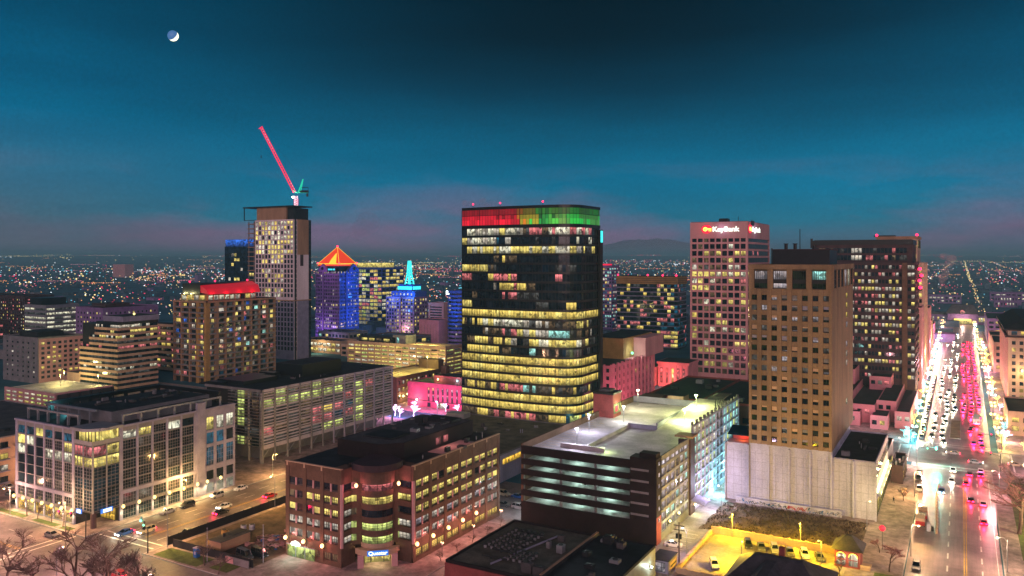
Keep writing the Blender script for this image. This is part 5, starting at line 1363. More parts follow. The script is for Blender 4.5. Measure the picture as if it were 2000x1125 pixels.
B.part('side_wing', MB().mat('tan_light').box(sx0 - 18, sx0, sy0 + 4, sy1 + 10, 0, 6.5).mat('roof_gray').box(sx0 - 17.5, sx0 - .2, sy0 + 4.5, sy1 + 9.5, 6.5, 6.6).mat('ochre_panel').box(sx0 - 16, sx0 - 4, sy0 + 14, sy1 + 8, 6.6, 11))
light(B.e, (-20, -22, 12), (1, .8, .28), 2600, .8); light(B.e, (-8, -20, 7), (1, .8, .3), 2200, .8)
B.finish()
b = Bld('car_deck_wing', 'open car decks beside the banded office, behind the balcony block', 'parking garage', (-431, 335, 0))
for r in range(9): b.wall.mat('tan_light').box(-446, -421, 328, 345, 1.5 + r * 3.4, 2.9 + r * 3.4)
b.wall.mat('black_panel').box(-445.5, -422, 330, 344, 0, 31)
for r in range(8):
    for k in range(5): b.win((-446, 328), S_, 2.8 + k * 4.9, -.9, 3 + r * 3.4, 3.4, 1.7, R.choice('DDMKWG'))
b.finish()
# ---- pyramid-topped tower
yx0, yx1, yy0, yy1, yh = -506.0, -478.0, 536.0, 562.5, 60.0
B = Bld('pyramid_tower', 'purple and blue tower with gables and a glowing red pyramid roof', 'tower', (-492, 549, 0))
w = B.wall; w.mat('black_panel').box(yx0, yx1 - .5, yy0 + .5, yy1, 0, yh)
fh = 3.2
for (P, rz, L, mt) in (((yx0, yy0), S_, yx1 - yx0, 'lavender_stone'), ((yx1, yy0 + .5), E_, yy1 - yy0 - .5, 'blue_stone')):
    for r in range(18):
        z = 2 + r * fh
        w.mat(mt).ob(P, rz, 0, L, -.5, 0, z, z + 1.35)
        B.ribbon(P, rz, L, z + 1.36, z + fh - .01, [R.choice('DDDDDDDPG' if r not in (2, 3, 8, 17) else 'DPPYD') for k in range(14)], d=-.3, fm=mt, bar=.9)
    w.mat(mt).ob(P, rz, 0, L, -.5, 0, 0, 2)
    w.ob(P, rz, L * .3, L * .36, 0, .8, 0, yh)
    # gable
    ca, sa = math.cos(rz), math.sin(rz); q = lambda a, d, z: (P[0] + ca * a + sa * d, P[1] + sa * a - ca * d, z)
    g0, g1 = (L * .14, L * .52) if rz == 0 else (L * .45, L * .95)
    m = MB().mat(mt); n = 0; pts = [(g0, yh - 1.2), (g1, yh - 1.2), (g1, yh + 1.5), ((g0 + g1) / 2, yh + 6.5), (g0, yh + 1.5)]
    m.v = [q(a, 1.0, z) for a, z in pts] + [q(a, -4, z) for a, z in pts]
    m.face((0, 1, 2, 3, 4)); [m.face((i, 5 + i, 5 + (i + 1) % 5, (i + 1) % 5)) for i in range(5)]
    m.mat('black_panel'); c0 = q((g0 + g1) / 2, 1.05, yh + 2.2); m.tube([c0, q((g0 + g1) / 2, 1.15, yh + 2.2)], 1.5, 12)
    B.part('gable', m)
B.part('roof_deck', MB().mat('black_panel').box(yx0 + 2, yx1 - 2, yy0 + 2, yy1 - 2, yh, yh + 4.5))
apx = ((yx0 + yx1) / 2, (yy0 + yy1) / 2, 81.5); zr = 66.4; k = 1.5
cn = [(yx0 + k, yy0 + k, zr), (yx1 - k, yy0 + k, zr), (yx1 - k, yy1 - k, zr), (yx0 + k, yy1 - k, zr)]
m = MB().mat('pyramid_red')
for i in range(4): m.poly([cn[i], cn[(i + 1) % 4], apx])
m.mat('pyramid_gold_glow')
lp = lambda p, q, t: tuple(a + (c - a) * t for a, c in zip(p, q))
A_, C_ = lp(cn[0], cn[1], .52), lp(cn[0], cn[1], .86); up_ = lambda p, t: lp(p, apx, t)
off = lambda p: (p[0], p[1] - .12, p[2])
m.poly([off(p) for p in (A_, C_, up_(C_, .62), up_(lp(A_, C_, .7), .62), up_(A_, .22))])  # yellow pool of light laid on the face as a glowing patch
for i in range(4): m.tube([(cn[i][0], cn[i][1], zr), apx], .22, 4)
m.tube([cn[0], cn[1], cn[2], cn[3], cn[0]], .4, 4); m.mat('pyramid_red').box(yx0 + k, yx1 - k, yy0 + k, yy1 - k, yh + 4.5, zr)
o = B.part('pyramid_roof', m)
B.part('beacon', MB().mat('red_beacon').ball((apx[0], apx[1], apx[2] + .6), .9, 8, 6), parent=o)
for c in cn: B.part('beacon', MB().mat('red_beacon').ball((c[0], c[1], zr + .6), .75, 8, 6), parent=o)
s = B.part('tower_sign', MB().mat('black_panel').ob((yx0, yy0), S_, 15, 25, .6, 1.0, yh - .5, yh + 3.4))
for i, x in enumerate((16, 17.3, 18.6, 19.9, 21.6, 22.9)): 
    B.part('lettering', MB().mat('sign_cyan').ob((yx0, yy0), S_, x, x + .8, 1.0, 1.1, yh + .8, yh + 2.2), parent=s)
light(B.e, (4, -28, 62), (.6, .2, .9), 2600, 2); light(B.e, (28, 0, 20), (.1, .25, 1), 5200, 2); light(B.e, (26, 0, 52), (.1, .25, 1), 4200, 2); light(B.e, (-4, -26, 8), (.5, .25, 1), 5200, 2)
B.finish()
# ---- the rest of the background, plain blocks
tower('lit_glass_office', 'brightly lit yellow glass office behind the pyramid tower', -561, -514, 640, 676, 61, 'blue_stone',
      dict(z0=3, z1=60, nr=15, wh=.72, nc=9, pw=.5, lit=lambda r, c: 'D' if R.random() < (.12 if r < 10 else .35) else R.choice('YYHWWPKE')), dict(z0=3, z1=60, nr=15, wh=.72, nc=6, pw=.5, lit=pick(dict(Y=3, H=1, D=3, W=2))),
      pent=[(-556, -522, 645, 670, 61, 66.5, 'room_yellow')], cat='office building')
B = Bld('blue_lit_tower', 'old stepped tower lit blue with a cyan lattice mast on top', 'tower', (-446, 594, 0))
for i, (x0, x1, y0, y1, h) in enumerate(((-464, -448, 584, 606, 36), (-445.5, -432.4, 584, 606, 36), (-461, -434, 588, 606, 41), (-455, -439, 591, 604, 46.5))):
    B.wall.mat('lavender_stone' if i < 2 else 'blue_stone').box(x0, x1, y0, y1, 0 if i < 3 else 41, h)  # blue floodlight on the upper tiers is put into their stone colour
    if i < 2:
        for r in range(10):
            for c in range(5 if i == 0 else 4): B.win((x0, y0), S_, 1.9 + c * 2.95, .04, 3.5 + r * 3.2, 1.7, 1.9, R.choice('PYHDWP') if R.random() < .75 else 'D')
            for c in range(5): B.win((x1, y0), E_, 2.5 + c * 4, .04, 3.5 + r * 3.2, 1.7, 1.9, R.choice('PYDDWD'))
    else:
        for c in range(6): B.win((x0, y0), S_, 2.5 + c * 4.1 * (1 if i == 2 else .55), .04, h - 3.6, 1.4, 1.9, 'H' if c % 2 else 'P')
B.part('roof', MB().mat('blue_stone').box(-456, -438, 590, 605, 46.5, 47.2))
B.part('light_band', MB().mat('sign_cyan').box(-455.5, -439.5, 590.4, 590.9, 42.5, 45.4).box(-438.9, -438.4, 591.5, 603, 42.5, 45.4))
m = MB().mat('sign_cyan')
for a in (-1, 1):
    for c in (-1, 1): m.tube([(-447 + a * 3, 597 + c * 3, 47), (-447 + a * 1.5, 597 + c * 1.5, 56), (-447 + a * .8, 597 + c * .8, 69)], .55, 4)
for i in range(9): t = i / 9; r_ = 3 - 2.1 * t; m.box(-447 - r_, -447 + r_, 597 - r_, 597 + r_, 48 + 22 * t, 48.5 + 22 * t)
B.part('mast', m)
light(B.e, (12, -16, 40), (.05, .4, 1), 6000, 2); light(B.e, (-10, -18, 36), (.05, .3, 1), 4000, 2); light(B.e, (4, -14, 8), (1, .6, .4), 2600, 1)
B.finish()
tower('pink_slab', 'small pink slab with dark stripes beyond the blue tower', -425, -408, 596, 612, 30, 'pink_stone', dict(z0=6, z1=28, nr=9, wh=.45, nc=1, pw=2, lit=cons('D')), None)
tower('windowless_block', 'windowless magenta block beside the blue striped tower', -398, -378, 545, 565, 19, 'pink_paint', dict(z0=2, z1=16, nr=1, wh=.95, nc=6, pw=2.6, lit=cons('M')), None)
B = Bld('striped_round_tower', 'rounded tower with blue and white stripes half hidden by the glass tower', 'tower', (-360, 546, 0))
cc = (-358.5, 545.5); 
B.wall.mat('black_panel').cyl(cc[0], cc[1], 0, 43, 8.6, 28)
for r in range(13): B.wall.mat('blue_stone' if r > 3 else 'lavender_stone').cyl(cc[0], cc[1], 1 + r * 3.25, 2.7 + r * 3.25, 9.2, 28)
B.part('roof', MB().mat('blue_stone').cyl(cc[0], cc[1], 43, 45.2, 9.3, 28)); B.part('roof_lamp', MB().mat('lamp_white').box(-366, -363, 538, 538.6, 42, 45))
for r in range(12): B.ribbon((cc[0] - 4, cc[1] - 8.2), S_, 8, 2.75 + r * 3.25, 4.2 + r * 3.25, [R.choice('DDPD') for k in range(5)], d=.1)
light(B.e, (8, -22, 30), (.1, .3, 1), 5200, 2); B.finish()
B = Bld('tan_parking_deck', 'long tan parking deck with rows of yellow lit openings', 'parking garage', (-300, 410, 0))
f0, f1, g0, g1 = -348, -271.0, 398.0, 416.0
B.wall.mat('tan_light').box(f0, f1 - 1, g0 + 1, g1, 0, 17.5)
B.grid((f0, g0), S_, f1 - f0, [(1 + 2.35 * i, 1 + 2.35 * i + 1.15) for i in range(7)], 14, .6, .9, lambda r, c: R.choice('EYYHW') if R.random() < .9 else 'M', 0, 18.2, 'tan_light', ends=.6, gap=.1)
B.grid((f1, g0 + 1), E_, g1 - g0 - 1, [(1 + 2.35 * i, 1 + 2.35 * i + .9) for i in range(7)], 2, .6, .9, lambda r, c: R.choice('EWYG'), 0, 18.2, 'tan_light', ends=.6, gap=.1)
B.part('roof_deck', MB().mat('tan_light').box(f0, f1 - 1, g0 + .9, g1, 17.5, 17.7).mat('roof_black').box(-342, -312, 402, 414, 17.7, 21.5).mat('gray_panel').box(-314, -304, 402, 413, 17.7, 23))
for k in range(4): B.win((-340, 402), S_, 3 + k * 6, .05, 18.6, 4.5, 1.6, R.choice('PYM'))
B.win((-314, 402), S_, 4, .05, 18.2, 1.6, 3.4, 'C')
for x in (-285, -296): light(B.e, (x + 300, -6, 21), (1, .85, .25), 1500, .5)
light(B.e, (-5, -26, 9), (1, .75, .3), 4200, 1); light(B.e, (22, -20, 9), (1, .7, .3), 2600, 1)
B.finish()
B = Bld('brick_store', 'long brick building with a yellow lit roof beside the louvred office', 'building', (-250, 332, 0))
B.wall.mat('brown_brick').box(-262, -241.3, 312, 356, 0, 12.4)
for r in range(3):
    for c in range(13): B.win((-241.3, 312), E_, 2 + c * 3.2, .04, 2.6 + r * 3.4, 1.3, 1.8, R.choice('PYMDK'), 0, 1)
B.part('roof', MB().mat('tan_light').box(-261.6, -241.7, 312.4, 355.6, 12.4, 12.5)); roof_edge(B, -262, -241.3, 312, 356, 12.41, .8, .4, 'brown_brick')
B.part('penthouse', MB().mat('brown_brick').box(-256, -243, 350, 355, 12.5, 17.4))
mast(B, -250, 326, 12.5, 8, 'lamp_yellow'); mast(B, -246, 344, 12.5, 8, 'lamp_yellow')
light(B.e, (0, -6, 19.5), (1, .95, .25), 3200, .5); light(B.e, (4, 12, 19.5), (1, .95, .25), 2600, .5)
for k in range(2): sconce(B, (-241.3, 316 + k * 6), (1, 0), 3.6, (1, .75, .3), 700, .5, 'lamp_yellow')
B.finish()
B = Bld('magenta_brick_block', 'low magenta lit brick block behind the trees wrapped in lights', 'building', (-216, 318, 0))
B.wall.mat('magenta_brick').box(-235, -192, 312.4, 328, 0, 11.4)
for c in range(12):
    for r in range(2): B.win((-235, 312.4), S_, 12.5 + c * 2.7, .04, 8.4 - r * 3.3, 1.1, 1.4, R.choice('LPLD') if c > 1 or r else 'Y', 0, 1); B.wall.mat('dark_brown').box(-235 + 12 + c * 2.7, -235 + 13.1 + c * 2.7, 312.3, 312.39, 6.8 - r * 3.3, 8.35 - r * 3.3)
    if c % 2: B.win((-235, 312.4), S_, 10 + c * 2.7, .04, .6, 1.8, 2.0, R.choice('HDYP'))
B.win((-235, 312.4), S_, 20.5, .06, .3, 4.2, 2.6, 'H')
B.wall.mat('dark_brown').box(-235, -192, 312.2, 312.395, 3.2, 3.5)
B.part('roof', MB().mat('roof_black').box(-234.5, -192.5, 313, 327.5, 11.4, 11.5).mat('red_brick').box(-222, -197, 316, 326, 11.5, 15.2).mat('roof_black').box(-221.6, -197.4, 316.4, 325.6, 15.2, 15.3)); roof_edge(B, -235, -192, 312.4, 328, 11.41, .5, .3, 'magenta_brick')
B.part('chimney', MB().mat('brown_brick').box(-222, -219, 322, 325, 15.3, 19).cyl(-220.5, 323.5, 19, 20.6, .3, 6))
sconce(B, (-219, 316), (0, -1), 13.6, (1, .9, .6), 300, .4); sconce(B, (-208, 316), (0, -1), 13.6, (.4, .8, 1), 300, .3, 'lamp_cyan'); sconce(B, (-229, 312.4), (0, -1), 3.6, (1, .9, .7), 500, .4, 'lamp_white')
for x in (-228, -216, -204): light(B.e, (x + 216, -14, 6), (1, .12, .45), 2300, 1)
B.finish()
B = Bld('pink_stone_block', 'windowless pink stone block with buttress fins right of the glass tower', 'building', (-150, 380, 0))
B.wall.mat('pink_paint').box(-160, -144.5, 351.6, 412, 0, 20.6)
for k in range(11): B.wall.box(-144.5, -143.6, 352 + k * 5.4, 353.4 + k * 5.4, 0, 21.6)
for k in range(3): B.wall.box(-152 + k * 3.4, -151.2 + k * 3.4, 351, 351.6, 0, 21.2)
for r in range(5):
    for k in range(10): B.win((-144.5, 351.6), E_, 4.2 + k * 5.4, .05, 3 + r * 3.6, 1.2, 1.8, 'D' if R.random() < .9 else 'Y', 0, 0)
    for k in range(2): B.win((-160, 351.6), S_, 9 + k * 4.4, .05, 3 + r * 3.6, 1.4, 1.8, 'Y' if (r, k) == (3, 0) else 'D')
B.part('upper_block', MB().mat('ochre_panel').box(-168, -149, 377.6, 420, 20.6, 31).mat('pink_stone').box(-149, -142.5, 392, 420, 20.6, 30.4).mat('roof_black').box(-167.5, -149.5, 378, 419.5, 31, 31.2))
B.part('roof', MB().mat('roof_black').box(-159.5, -145, 352, 377, 20.6, 20.7))
B.part('flood_lamp', MB().mat('lamp_green').ball((-147.5, 386, 23), .6, 8, 6)); light(B.e, (4.2, 5, 24), (.8, 1, .8), 700, .4)
light(B.e, (22, -20, 4), (1, .22, .32), 5200, 1.5); light(B.e, (8, -42, 5), (1, .25, .4), 3200, 1.5)
B.finish()
B = Bld('brick_hall', 'flat-roofed brick hall between the garage roof and the bank tower', 'building', (-88, 320, 0))
B.wall.mat('brown_brick').box(-107, -62, 292, 350, 0, 18.3).box(-106, -98, 283, 292, 0, 20)
roof_edge(B, -107, -62, 292, 350, 18.31, .8, .4, 'red_brick'); B.part('roof', MB().mat('roof_black').box(-106.6, -62.4, 292.4, 349.6, 18.3, 18.42).mat('red_brick').box(-84.3, -84, 292.4, 349, 18.42, 19.4))
for k in range(14): x, y = R.uniform(-104, -65), R.uniform(296, 346); B.part('roof_unit', MB().mat(R.choice(['steel_gray', 'gray_panel', 'dark_metal'])).box(x, x + R.uniform(1, 3), y, y + R.uniform(1, 3), 18.42, 19.2 + R.random() * 1.6))
for k in range(6): B.win((-107, 292), S_, 14 + k * 5, .04, 12, 2.6, 2, R.choice('DPM'))
B.part('stair_head', MB().mat('tan_concrete').box(-95, -89, 285, 291.5, 15, 21).mat('roof_black').box(-95.2, -88.8, 284.8, 291.7, 21, 21.2)); B.win((-95, 285), S_, 3, .04, 17.4, 3.6, 2.4, 'H', 3, 0); light(B.e, (-4, -38, 19.6), (.9, 1, .7), 300, .3)
B.finish()
B = Bld('red_classical_block', 'old red lit stone block with pilasters at the foot of the bank tower', 'building', (-144, 440, 0))
for i, (x0, x1, y0, y1, h) in enumerate(((-149, -131.5, 430, 448, 12.5), (-162, -150, 424, 440, 9.5))):
    B.wall.mat('pink_paint').box(x0, x1, y0, y1, 0, h).box(x0 - .6, x1 + .6, y0 - .6, y1, h, h + 1.2)
    for k in range(6): 
        B.wall.box(x0 + .3 + k * (x1 - x0 - 1.4) / 5, x0 + 1.1 + k * (x1 - x0 - 1.4) / 5, y0 - .45, y0, 0, h)
        if k < 5: B.win((x0, y0), S_, 2.1 + k * (x1 - x0 - 1.4) / 5, .05, 2, 1.3, h - 4, R.choice('KYKD'), 0, 2)
    B.part('roof', MB().mat('roof_black').box(x0, x1, y0, y1, h + 1.2, h + 1.3))
light(B.e, (2, -18, 5), (1, .2, .15), 3600, 1); light(B.e, (-12, -22, 4), (1, .25, .3), 2000, 1)
B.finish()
B = Bld('capped_office', 'dark glass office with pale bands and a brown cap', 'office building', (-216, 615, 0))
c0, c1, e0, e1 = -243.5, -193.0, 603.0, 626.0
B.wall.mat('black_panel').box(c0, c1 - .5, e0 + .5, e1, 0, 51)
for r in range(15):
    z = 1 + r * 3.33
    B.wall.mat('lilac_panel').ob((c0, e0), S_, 0, c1 - c0, -.5, 0, z, z + .75).ob((c1, e0 + .5), E_, 0, e1 - e0 - .5, -.5, 0, z, z + .75)
    B.ribbon((c0, e0), S_, c1 - c0, z + .76, z + 3.32, [R.choice('DDDDDDTGDDKW' if c < 12 else ('DDKYTB' if r > 3 else 'KWYD')) for c in range(18)], d=-.3, bar=.14)
    B.ribbon((c1, e0 + .5), E_, e1 - e0 - .6, z + .76, z + 3.32, [R.choice('DTTDKB') for c in range(7)], d=-.3, bar=.14)
B.wall.mat('ochre_panel').box(c0 - .4, c1 + .4, e0 - .4, e1 + .4, 51, 57)
for z in (52.2, 53.7, 55.2): B.wall.mat('dark_brown').box(c0 - .45, c1 + .45, e0 - .45, e1 + .45, z, z + .3)
B.part('roof', MB().mat('roof_black').box(c0, c1, e0, e1, 57, 57.2))
for p in ((c0 + 1, e0), (c0 + 24, e0 + 6), (c1 - 12, e0), (c1 - 1, e0)): B.part('beacon', MB().mat('red_beacon').ball((p[0], p[1], 58), .8, 8, 6))
B.finish()
tower('twinkling_tower', 'pale blue glass tower with scattered lights right of the glass tower', -291.5, -276, 671, 690, 64, 'lavender_stone',
      dict(z0=2, z1=63, nr=20, wh=.6, nc=7, pw=.6, lit=pick(dict(P=3, B=3, K=1, C=2, D=3, W=1))), dict(z0=2, z1=63, nr=20, wh=.6, nc=6, pw=.7, lit=pick(dict(P=2, B=3, K=1, C=1, D=3))), pent=[(-291, -281, 672, 684, 64.9, 66.2, 'sign_red')], cat='tower')
tower('dark_deck_tower', 'dark tower with a blue lit top left of the unfinished tower', -520, -482, 447, 470, 80, 'blue_glass',
      dict(z0=2, z1=76, nr=19, wh=.6, nc=11, pw=.7, lit=pick(dict(D=9, P=1, Y=1))), dict(z0=2, z1=76, nr=19, wh=.6, nc=6, pw=.7, lit=pick(dict(D=6, P=1))), pent=[(-519.5, -484, 447.4, 469.5, 80.9, 86.5, 'room_blue')], cat='tower')
tower('gray_apartment_block', 'grey block with a white framed front beside the banded office', -494, -458, 262, 290, 25.4, 'gray_panel',
      dict(z0=2, z1=24, nr=8, wh=.4, nc=6, pw=3.6, lit=pick(dict(D=9, P=1, G=4))), dict(z0=2, z1=24, nr=8, wh=.55, nc=8, pw=1.4, lit=pick(dict(D=3, Y=1, W=1, G=2)), mat='pink_stone'), pent=[(-488, -470, 268, 284, 25.5, 28.5, 'roof_black')], cat='apartment block')
tower('brick_apartment_tower', 'dark brick apartment slab with red and white windows at the picture edge', -800, -716, 398, 424, 37.5, 'dark_brown',
      dict(z0=2, z1=36, nr=12, wh=.45, nc=26, pw=1.8, lit=pick(dict(D=4, P=1, K=1, Y=1))), dict(z0=2, z1=36, nr=12, wh=.45, nc=6, pw=2, lit=pick(dict(D=3, K=1, Y=1))), cat='apartment block')
tower('white_banded_office', 'pale office with bright ribbon windows beyond the grey block', -650, -621, 361, 388, 34, 'steel_gray',
      dict(z0=2, z1=33, nr=9, wh=.5, nc=2, pw=.6, lit=pick(dict(H=2, G=1))), dict(z0=2, z1=33, nr=9, wh=.5, nc=4, pw=.5, lit=pick(dict(H=3, G=2, P=1))), pent=[(-648, -632, 364, 384, 34.9, 40, 'black_panel')], cat='office building')
tower('purple_brick_block', 'broad purple brick block behind the banded office', -600, -566, 372, 420, 33, 'lavender_stone',
      dict(z0=3, z1=31, nr=8, wh=.45, nc=8, pw=2.4, lit=pick(dict(D=6, Y=2, P=1))), dict(z0=3, z1=31, nr=8, wh=.45, nc=12, pw=2.4, lit=pick(dict(D=6, Y=2, P=1))), pent=[(-592, -574, 380, 400, 33.9, 36.5, 'dark_brown')])
tower('small_purple_block', 'small purple block with red roof lights behind the broad brick block', -560, -528, 440, 470, 30, 'lavender_stone',
      dict(z0=3, z1=28, nr=7, wh=.45, nc=8, pw=2, lit=pick(dict(D=5, Y=1, K=1))), dict(z0=3, z1=28, nr=7, wh=.45, nc=8, pw=2, lit=pick(dict(D=5, Y=1))))
tower('low_red_lit_block', 'low dark block with red lamps at the far edge of town', -700, -655, 330, 352, 22, 'dark_brown',
      dict(z0=3, z1=20, nr=5, wh=.5, nc=12, pw=1.4, lit=pick(dict(D=3, Y=1, K=1))), dict(z0=3, z1=20, nr=5, wh=.5, nc=6, pw=1.4, lit=pick(dict(D=3, Y=1, K=1))))
B = Bld('low_car_deck', 'low open car deck lit yellow in front of the banded office', 'parking garage', (-398, 232, 0))
B.wall.mat('black_panel').box(-420, -377, 224.4, 254, 0, 6.2)
B.grid((-420, 223.4), S_, 43, [(.5, 1.6), (2.5, 3.6), (4.5, 5.6)], 8, .6, 1.0, lambda r, c: R.choice('YEH'), 0, 7, 'pink_stone', ends=.6, gap=.1)
B.grid((-377, 224.4), E_, 29, [(.5, 1.6), (2.5, 3.6), (4.5, 5.6)], 5, .6, 1.0, lambda r, c: R.choice('YHC'), 0, 7, 'pink_stone', ends=.6, gap=.1)
B.part('roof_deck', MB().mat('deck_concrete').box(-419.5, -378, 224.4, 253.5, 6.2, 6.5))
for x, y in ((-400, 240), (-410, 248), (-384, 250)): mast(B, x, y, 6.5, 6, 'lamp_yellow'); light(B.e, (x + 398, y - 232.4, 11.5), (1, .85, .25), 1500, .5)
B.finish()
B = Bld('tan_apartment_house', 'low tan apartment house with balconies at the picture edge behind the corner office', 'apartment block', (-290, 160, 0))
B.wall.mat('tan_light').box(-330, -262, 132, 175, 0, 15.4)
for r in range(4):
    for k in range(9): B.win((-262, 132), E_, 2.4 + k * 4.8, .04, 1.5 + r * 3.6, 2.4, 1.8, R.choice('WYDPD'), 1, 0); B.wall.mat('lilac_panel').box(-262, -261.2, 133 + k * 4.8, 136 + k * 4.8, 1.2 + r * 3.6, 1.45 + r * 3.6)
    for k in range(14): B.win((-330, 132), S_, 2.4 + k * 4.8, .04, 1.5 + r * 3.6, 2.4, 1.8, R.choice('WYDPD'), 1, 0)
B.part('roof', MB().mat('roof_gray').box(-329.5, -262.5, 132.5, 174.5, 15.4, 15.5)); roof_edge(B, -330, -262, 132, 175, 15.41, .4, .3, 'gray_panel')
for k in range(8): x, y = R.uniform(-325, -266), R.uniform(135, 170); B.part('roof_unit', MB().mat('roof_black').box(x, x + 2.5, y, y + 2, 15.5, 16.4))
light(B.e, (34, -10, 6), (1, .5, .3), 2500, 1); B.finish()
for i, (x0, x1, y0, y1, h, mt, lab, lit_) in enumerate(((-442, -402, 452, 470, 9, 'tan_light', 'low tan block with a bright white upper storey below the purple tower', dict(H=4, Y=2)), (-452, -420, 482, 505, 12, 'gray_panel', 'plain grey block at the foot of the purple tower', dict(D=4, Y=1, C=1)),
                             (-410, -368, 488, 520, 10, 'brown_brick', 'low brown block in front of the blue lit tower', dict(D=3, W=2, K=1)), (-396, -352, 446, 476, 8, 'beige_stone', 'low beige block between the louvred roof and the tan parking deck', dict(D=3, Y=1, W=1)), (-372, -330, 430, 440, 7, 'dark_brown', 'small dark block touching the back of the tan parking deck', dict(D=3, W=1)))):
    b = tower('low_block', lab, x0, x1, y0, y1, h, mt, dict(z0=.6, z1=h - .6, nr=max(2, int(h / 4)), wh=.6, nc=9, pw=.9, lit=pick(lit_)), dict(z0=.6, z1=h - .6, nr=max(2, int(h / 4)), wh=.6, nc=5, pw=.9, lit=pick(lit_)), roof='roof_gray', finish=False)
    clutter(b, x0 + 2, x1 - 4, y0 + 2, y1 - 3, h + .15, 7, 40 + i); light(b.e, (2, -(y1 - y0) / 2 - 6, 7), [(1, .75, .4), (.6, .4, 1), (1, .55, .35), (1, .7, .35), (1, .5, .4)][i], 1500, .5); b.finish()
# right edge of the picture
B = Bld('old_corniced_hotel', 'old beige stone building with a heavy dark cornice beside the avenue', 'building', (40, 520, 0))
o0, o1, q0, q1 = 19.4, 62.0, 459.3, 560.0
B.wall.mat('beige_stone').box(o0 + .4, o1, q0 + .4, q1, 0, 33)
rows = [(3 + 3.3 * i, 3 + 3.3 * i + 1.8) for i in range(9)]
B.grid((o0, q0), S_, o1 - o0, rows, 13, 1.6, .4, lambda r, c: R.choice('DDDMWY') if R.random() < .5 else 'D', 0, 33, 'beige_stone', 0, 1, ends=1.6)
B.grid((o0, q1), W_, q1 - q0 - .4, rows, 26, 1.8, .4, lambda r, c: R.choice('DDWK'), 0, 33, 'pink_stone', 0, 1, ends=1.6)
B.part('cornice', MB().mat('dark_brown').box(o0 - 1.2, o1, q0 - 1.2, q1, 33, 33.9).mat('beige_stone').box(o0, o1, q0, q1, 33.9, 36.4).mat('roof_black').box(o0 - 1.8, o1, q0 - 1.8, q1, 36.4, 37.2).hexa([(o0 - .5, q0 - .5, 37.2), (o1, q0 - .5, 37.2), (o1, q1, 37.2), (o0 - .5, q1, 37.2), (o0 + 6, q0 + 7, 41.5), (o1, q0 + 7, 41.5), (o1, q1, 41.5), (o0 + 6, q1, 41.5)]))
for k in range(10): B.win((o0, q0), S_, 2.6 + k * 4, .04, 34.2, 2.4, 1.8, R.choice('WBM'))
light(B.e, (-30, -60, 8), (1, .6, .25), 3200, 1); light(B.e, (-14, -66, 16), (1, .7, .3), 2000, 1); B.finish()
for i, (x0, x1, y0, y1, h, lab) in enumerate(((16, 44, 380, 420, 9, 'low tan block behind the lit trees on the avenue'), (17, 50, 585, 640, 18, 'tan block behind the old corniced building'), (18, 60, 665, 740, 13, 'low dusky block further along the far side of the avenue'), (18, 52, 780, 870, 20, 'violet block near the end of the avenue'))):
    tower('street_block', lab, x0, x1, y0, y1, h, ['tan_light', 'beige_stone', 'pink_stone', 'lavender_stone'][i], dict(z0=1, z1=h - 1, nr=max(2, int(h / 4)), wh=.55, nc=7, pw=1.4, lit=pick(dict(D=3, W=1, Y=1))), None)
B = Bld('station_hall', 'wide railway station with a steep roof closing the end of the avenue', 'station', (0, 995, 0))
B.wall.mat('lavender_stone').box(-34, 34, 986, 1006, 0, 10).box(-14, 14, 982, 1008, 0, 11.5)
B.part('roof', MB().mat('slate').hexa([(-16, 981, 11.5), (16, 981, 11.5), (16, 1009, 11.5), (-16, 1009, 11.5), (-10, 988, 21), (10, 988, 21), (10, 1002, 21), (-10, 1002, 21)]))
for x0 in (-34, 14.1): B.part('roof', MB().mat('slate').box(x0, x0 + 19.9, 985.5, 1006, 10, 12))
m = MB().mat('room_pink'); m.tube([(0, 981.4, 13.5), (0, 981.9, 13.5)], 2.2, 14); B.part('window', m)
B.part('entrance', MB().mat('room_yellow').box(-12, 12, 981.4, 981.9, .5, 4.5).mat('sign_yellow').box(-8, 8, 980.6, 981.3, 4.5, 6.2))
for k in range(14):
    x = -33 + k * 5 if k < 4 else (16 + (k - 4) * 1.9); B.win((x, 986), S_, 0, .05, 3, 1.6, 4.5, 'H' if k % 2 else 'Y')
light(B.e, (0, -22, 7), (1, .6, .5), 4500, 1); B.finish()
for i, (px, D, wd, h, lab) in enumerate(((1965, 1150, 30, 16, 'wide blue grey hall beyond the station'), (1975, 1300, 60, 14, 'long violet warehouse beyond the station, farther than the hall'), (1845, 1250, 46, 12, 'low blue block left of the station'), (232, 2900, 70, 46, 'lone pale windowless block far out in the valley'))):
    p = view_pt(px, D); tower('valley_block', lab, p.x - wd / 2, p.x + wd / 2, p.y, p.y + wd * .5, h, 'pink_stone' if i == 3 else 'lavender_stone', None if i == 3 else dict(z0=1, z1=h - 1, nr=2, wh=.5, nc=8, pw=2, lit=pick(dict(H=1, D=1))), None)
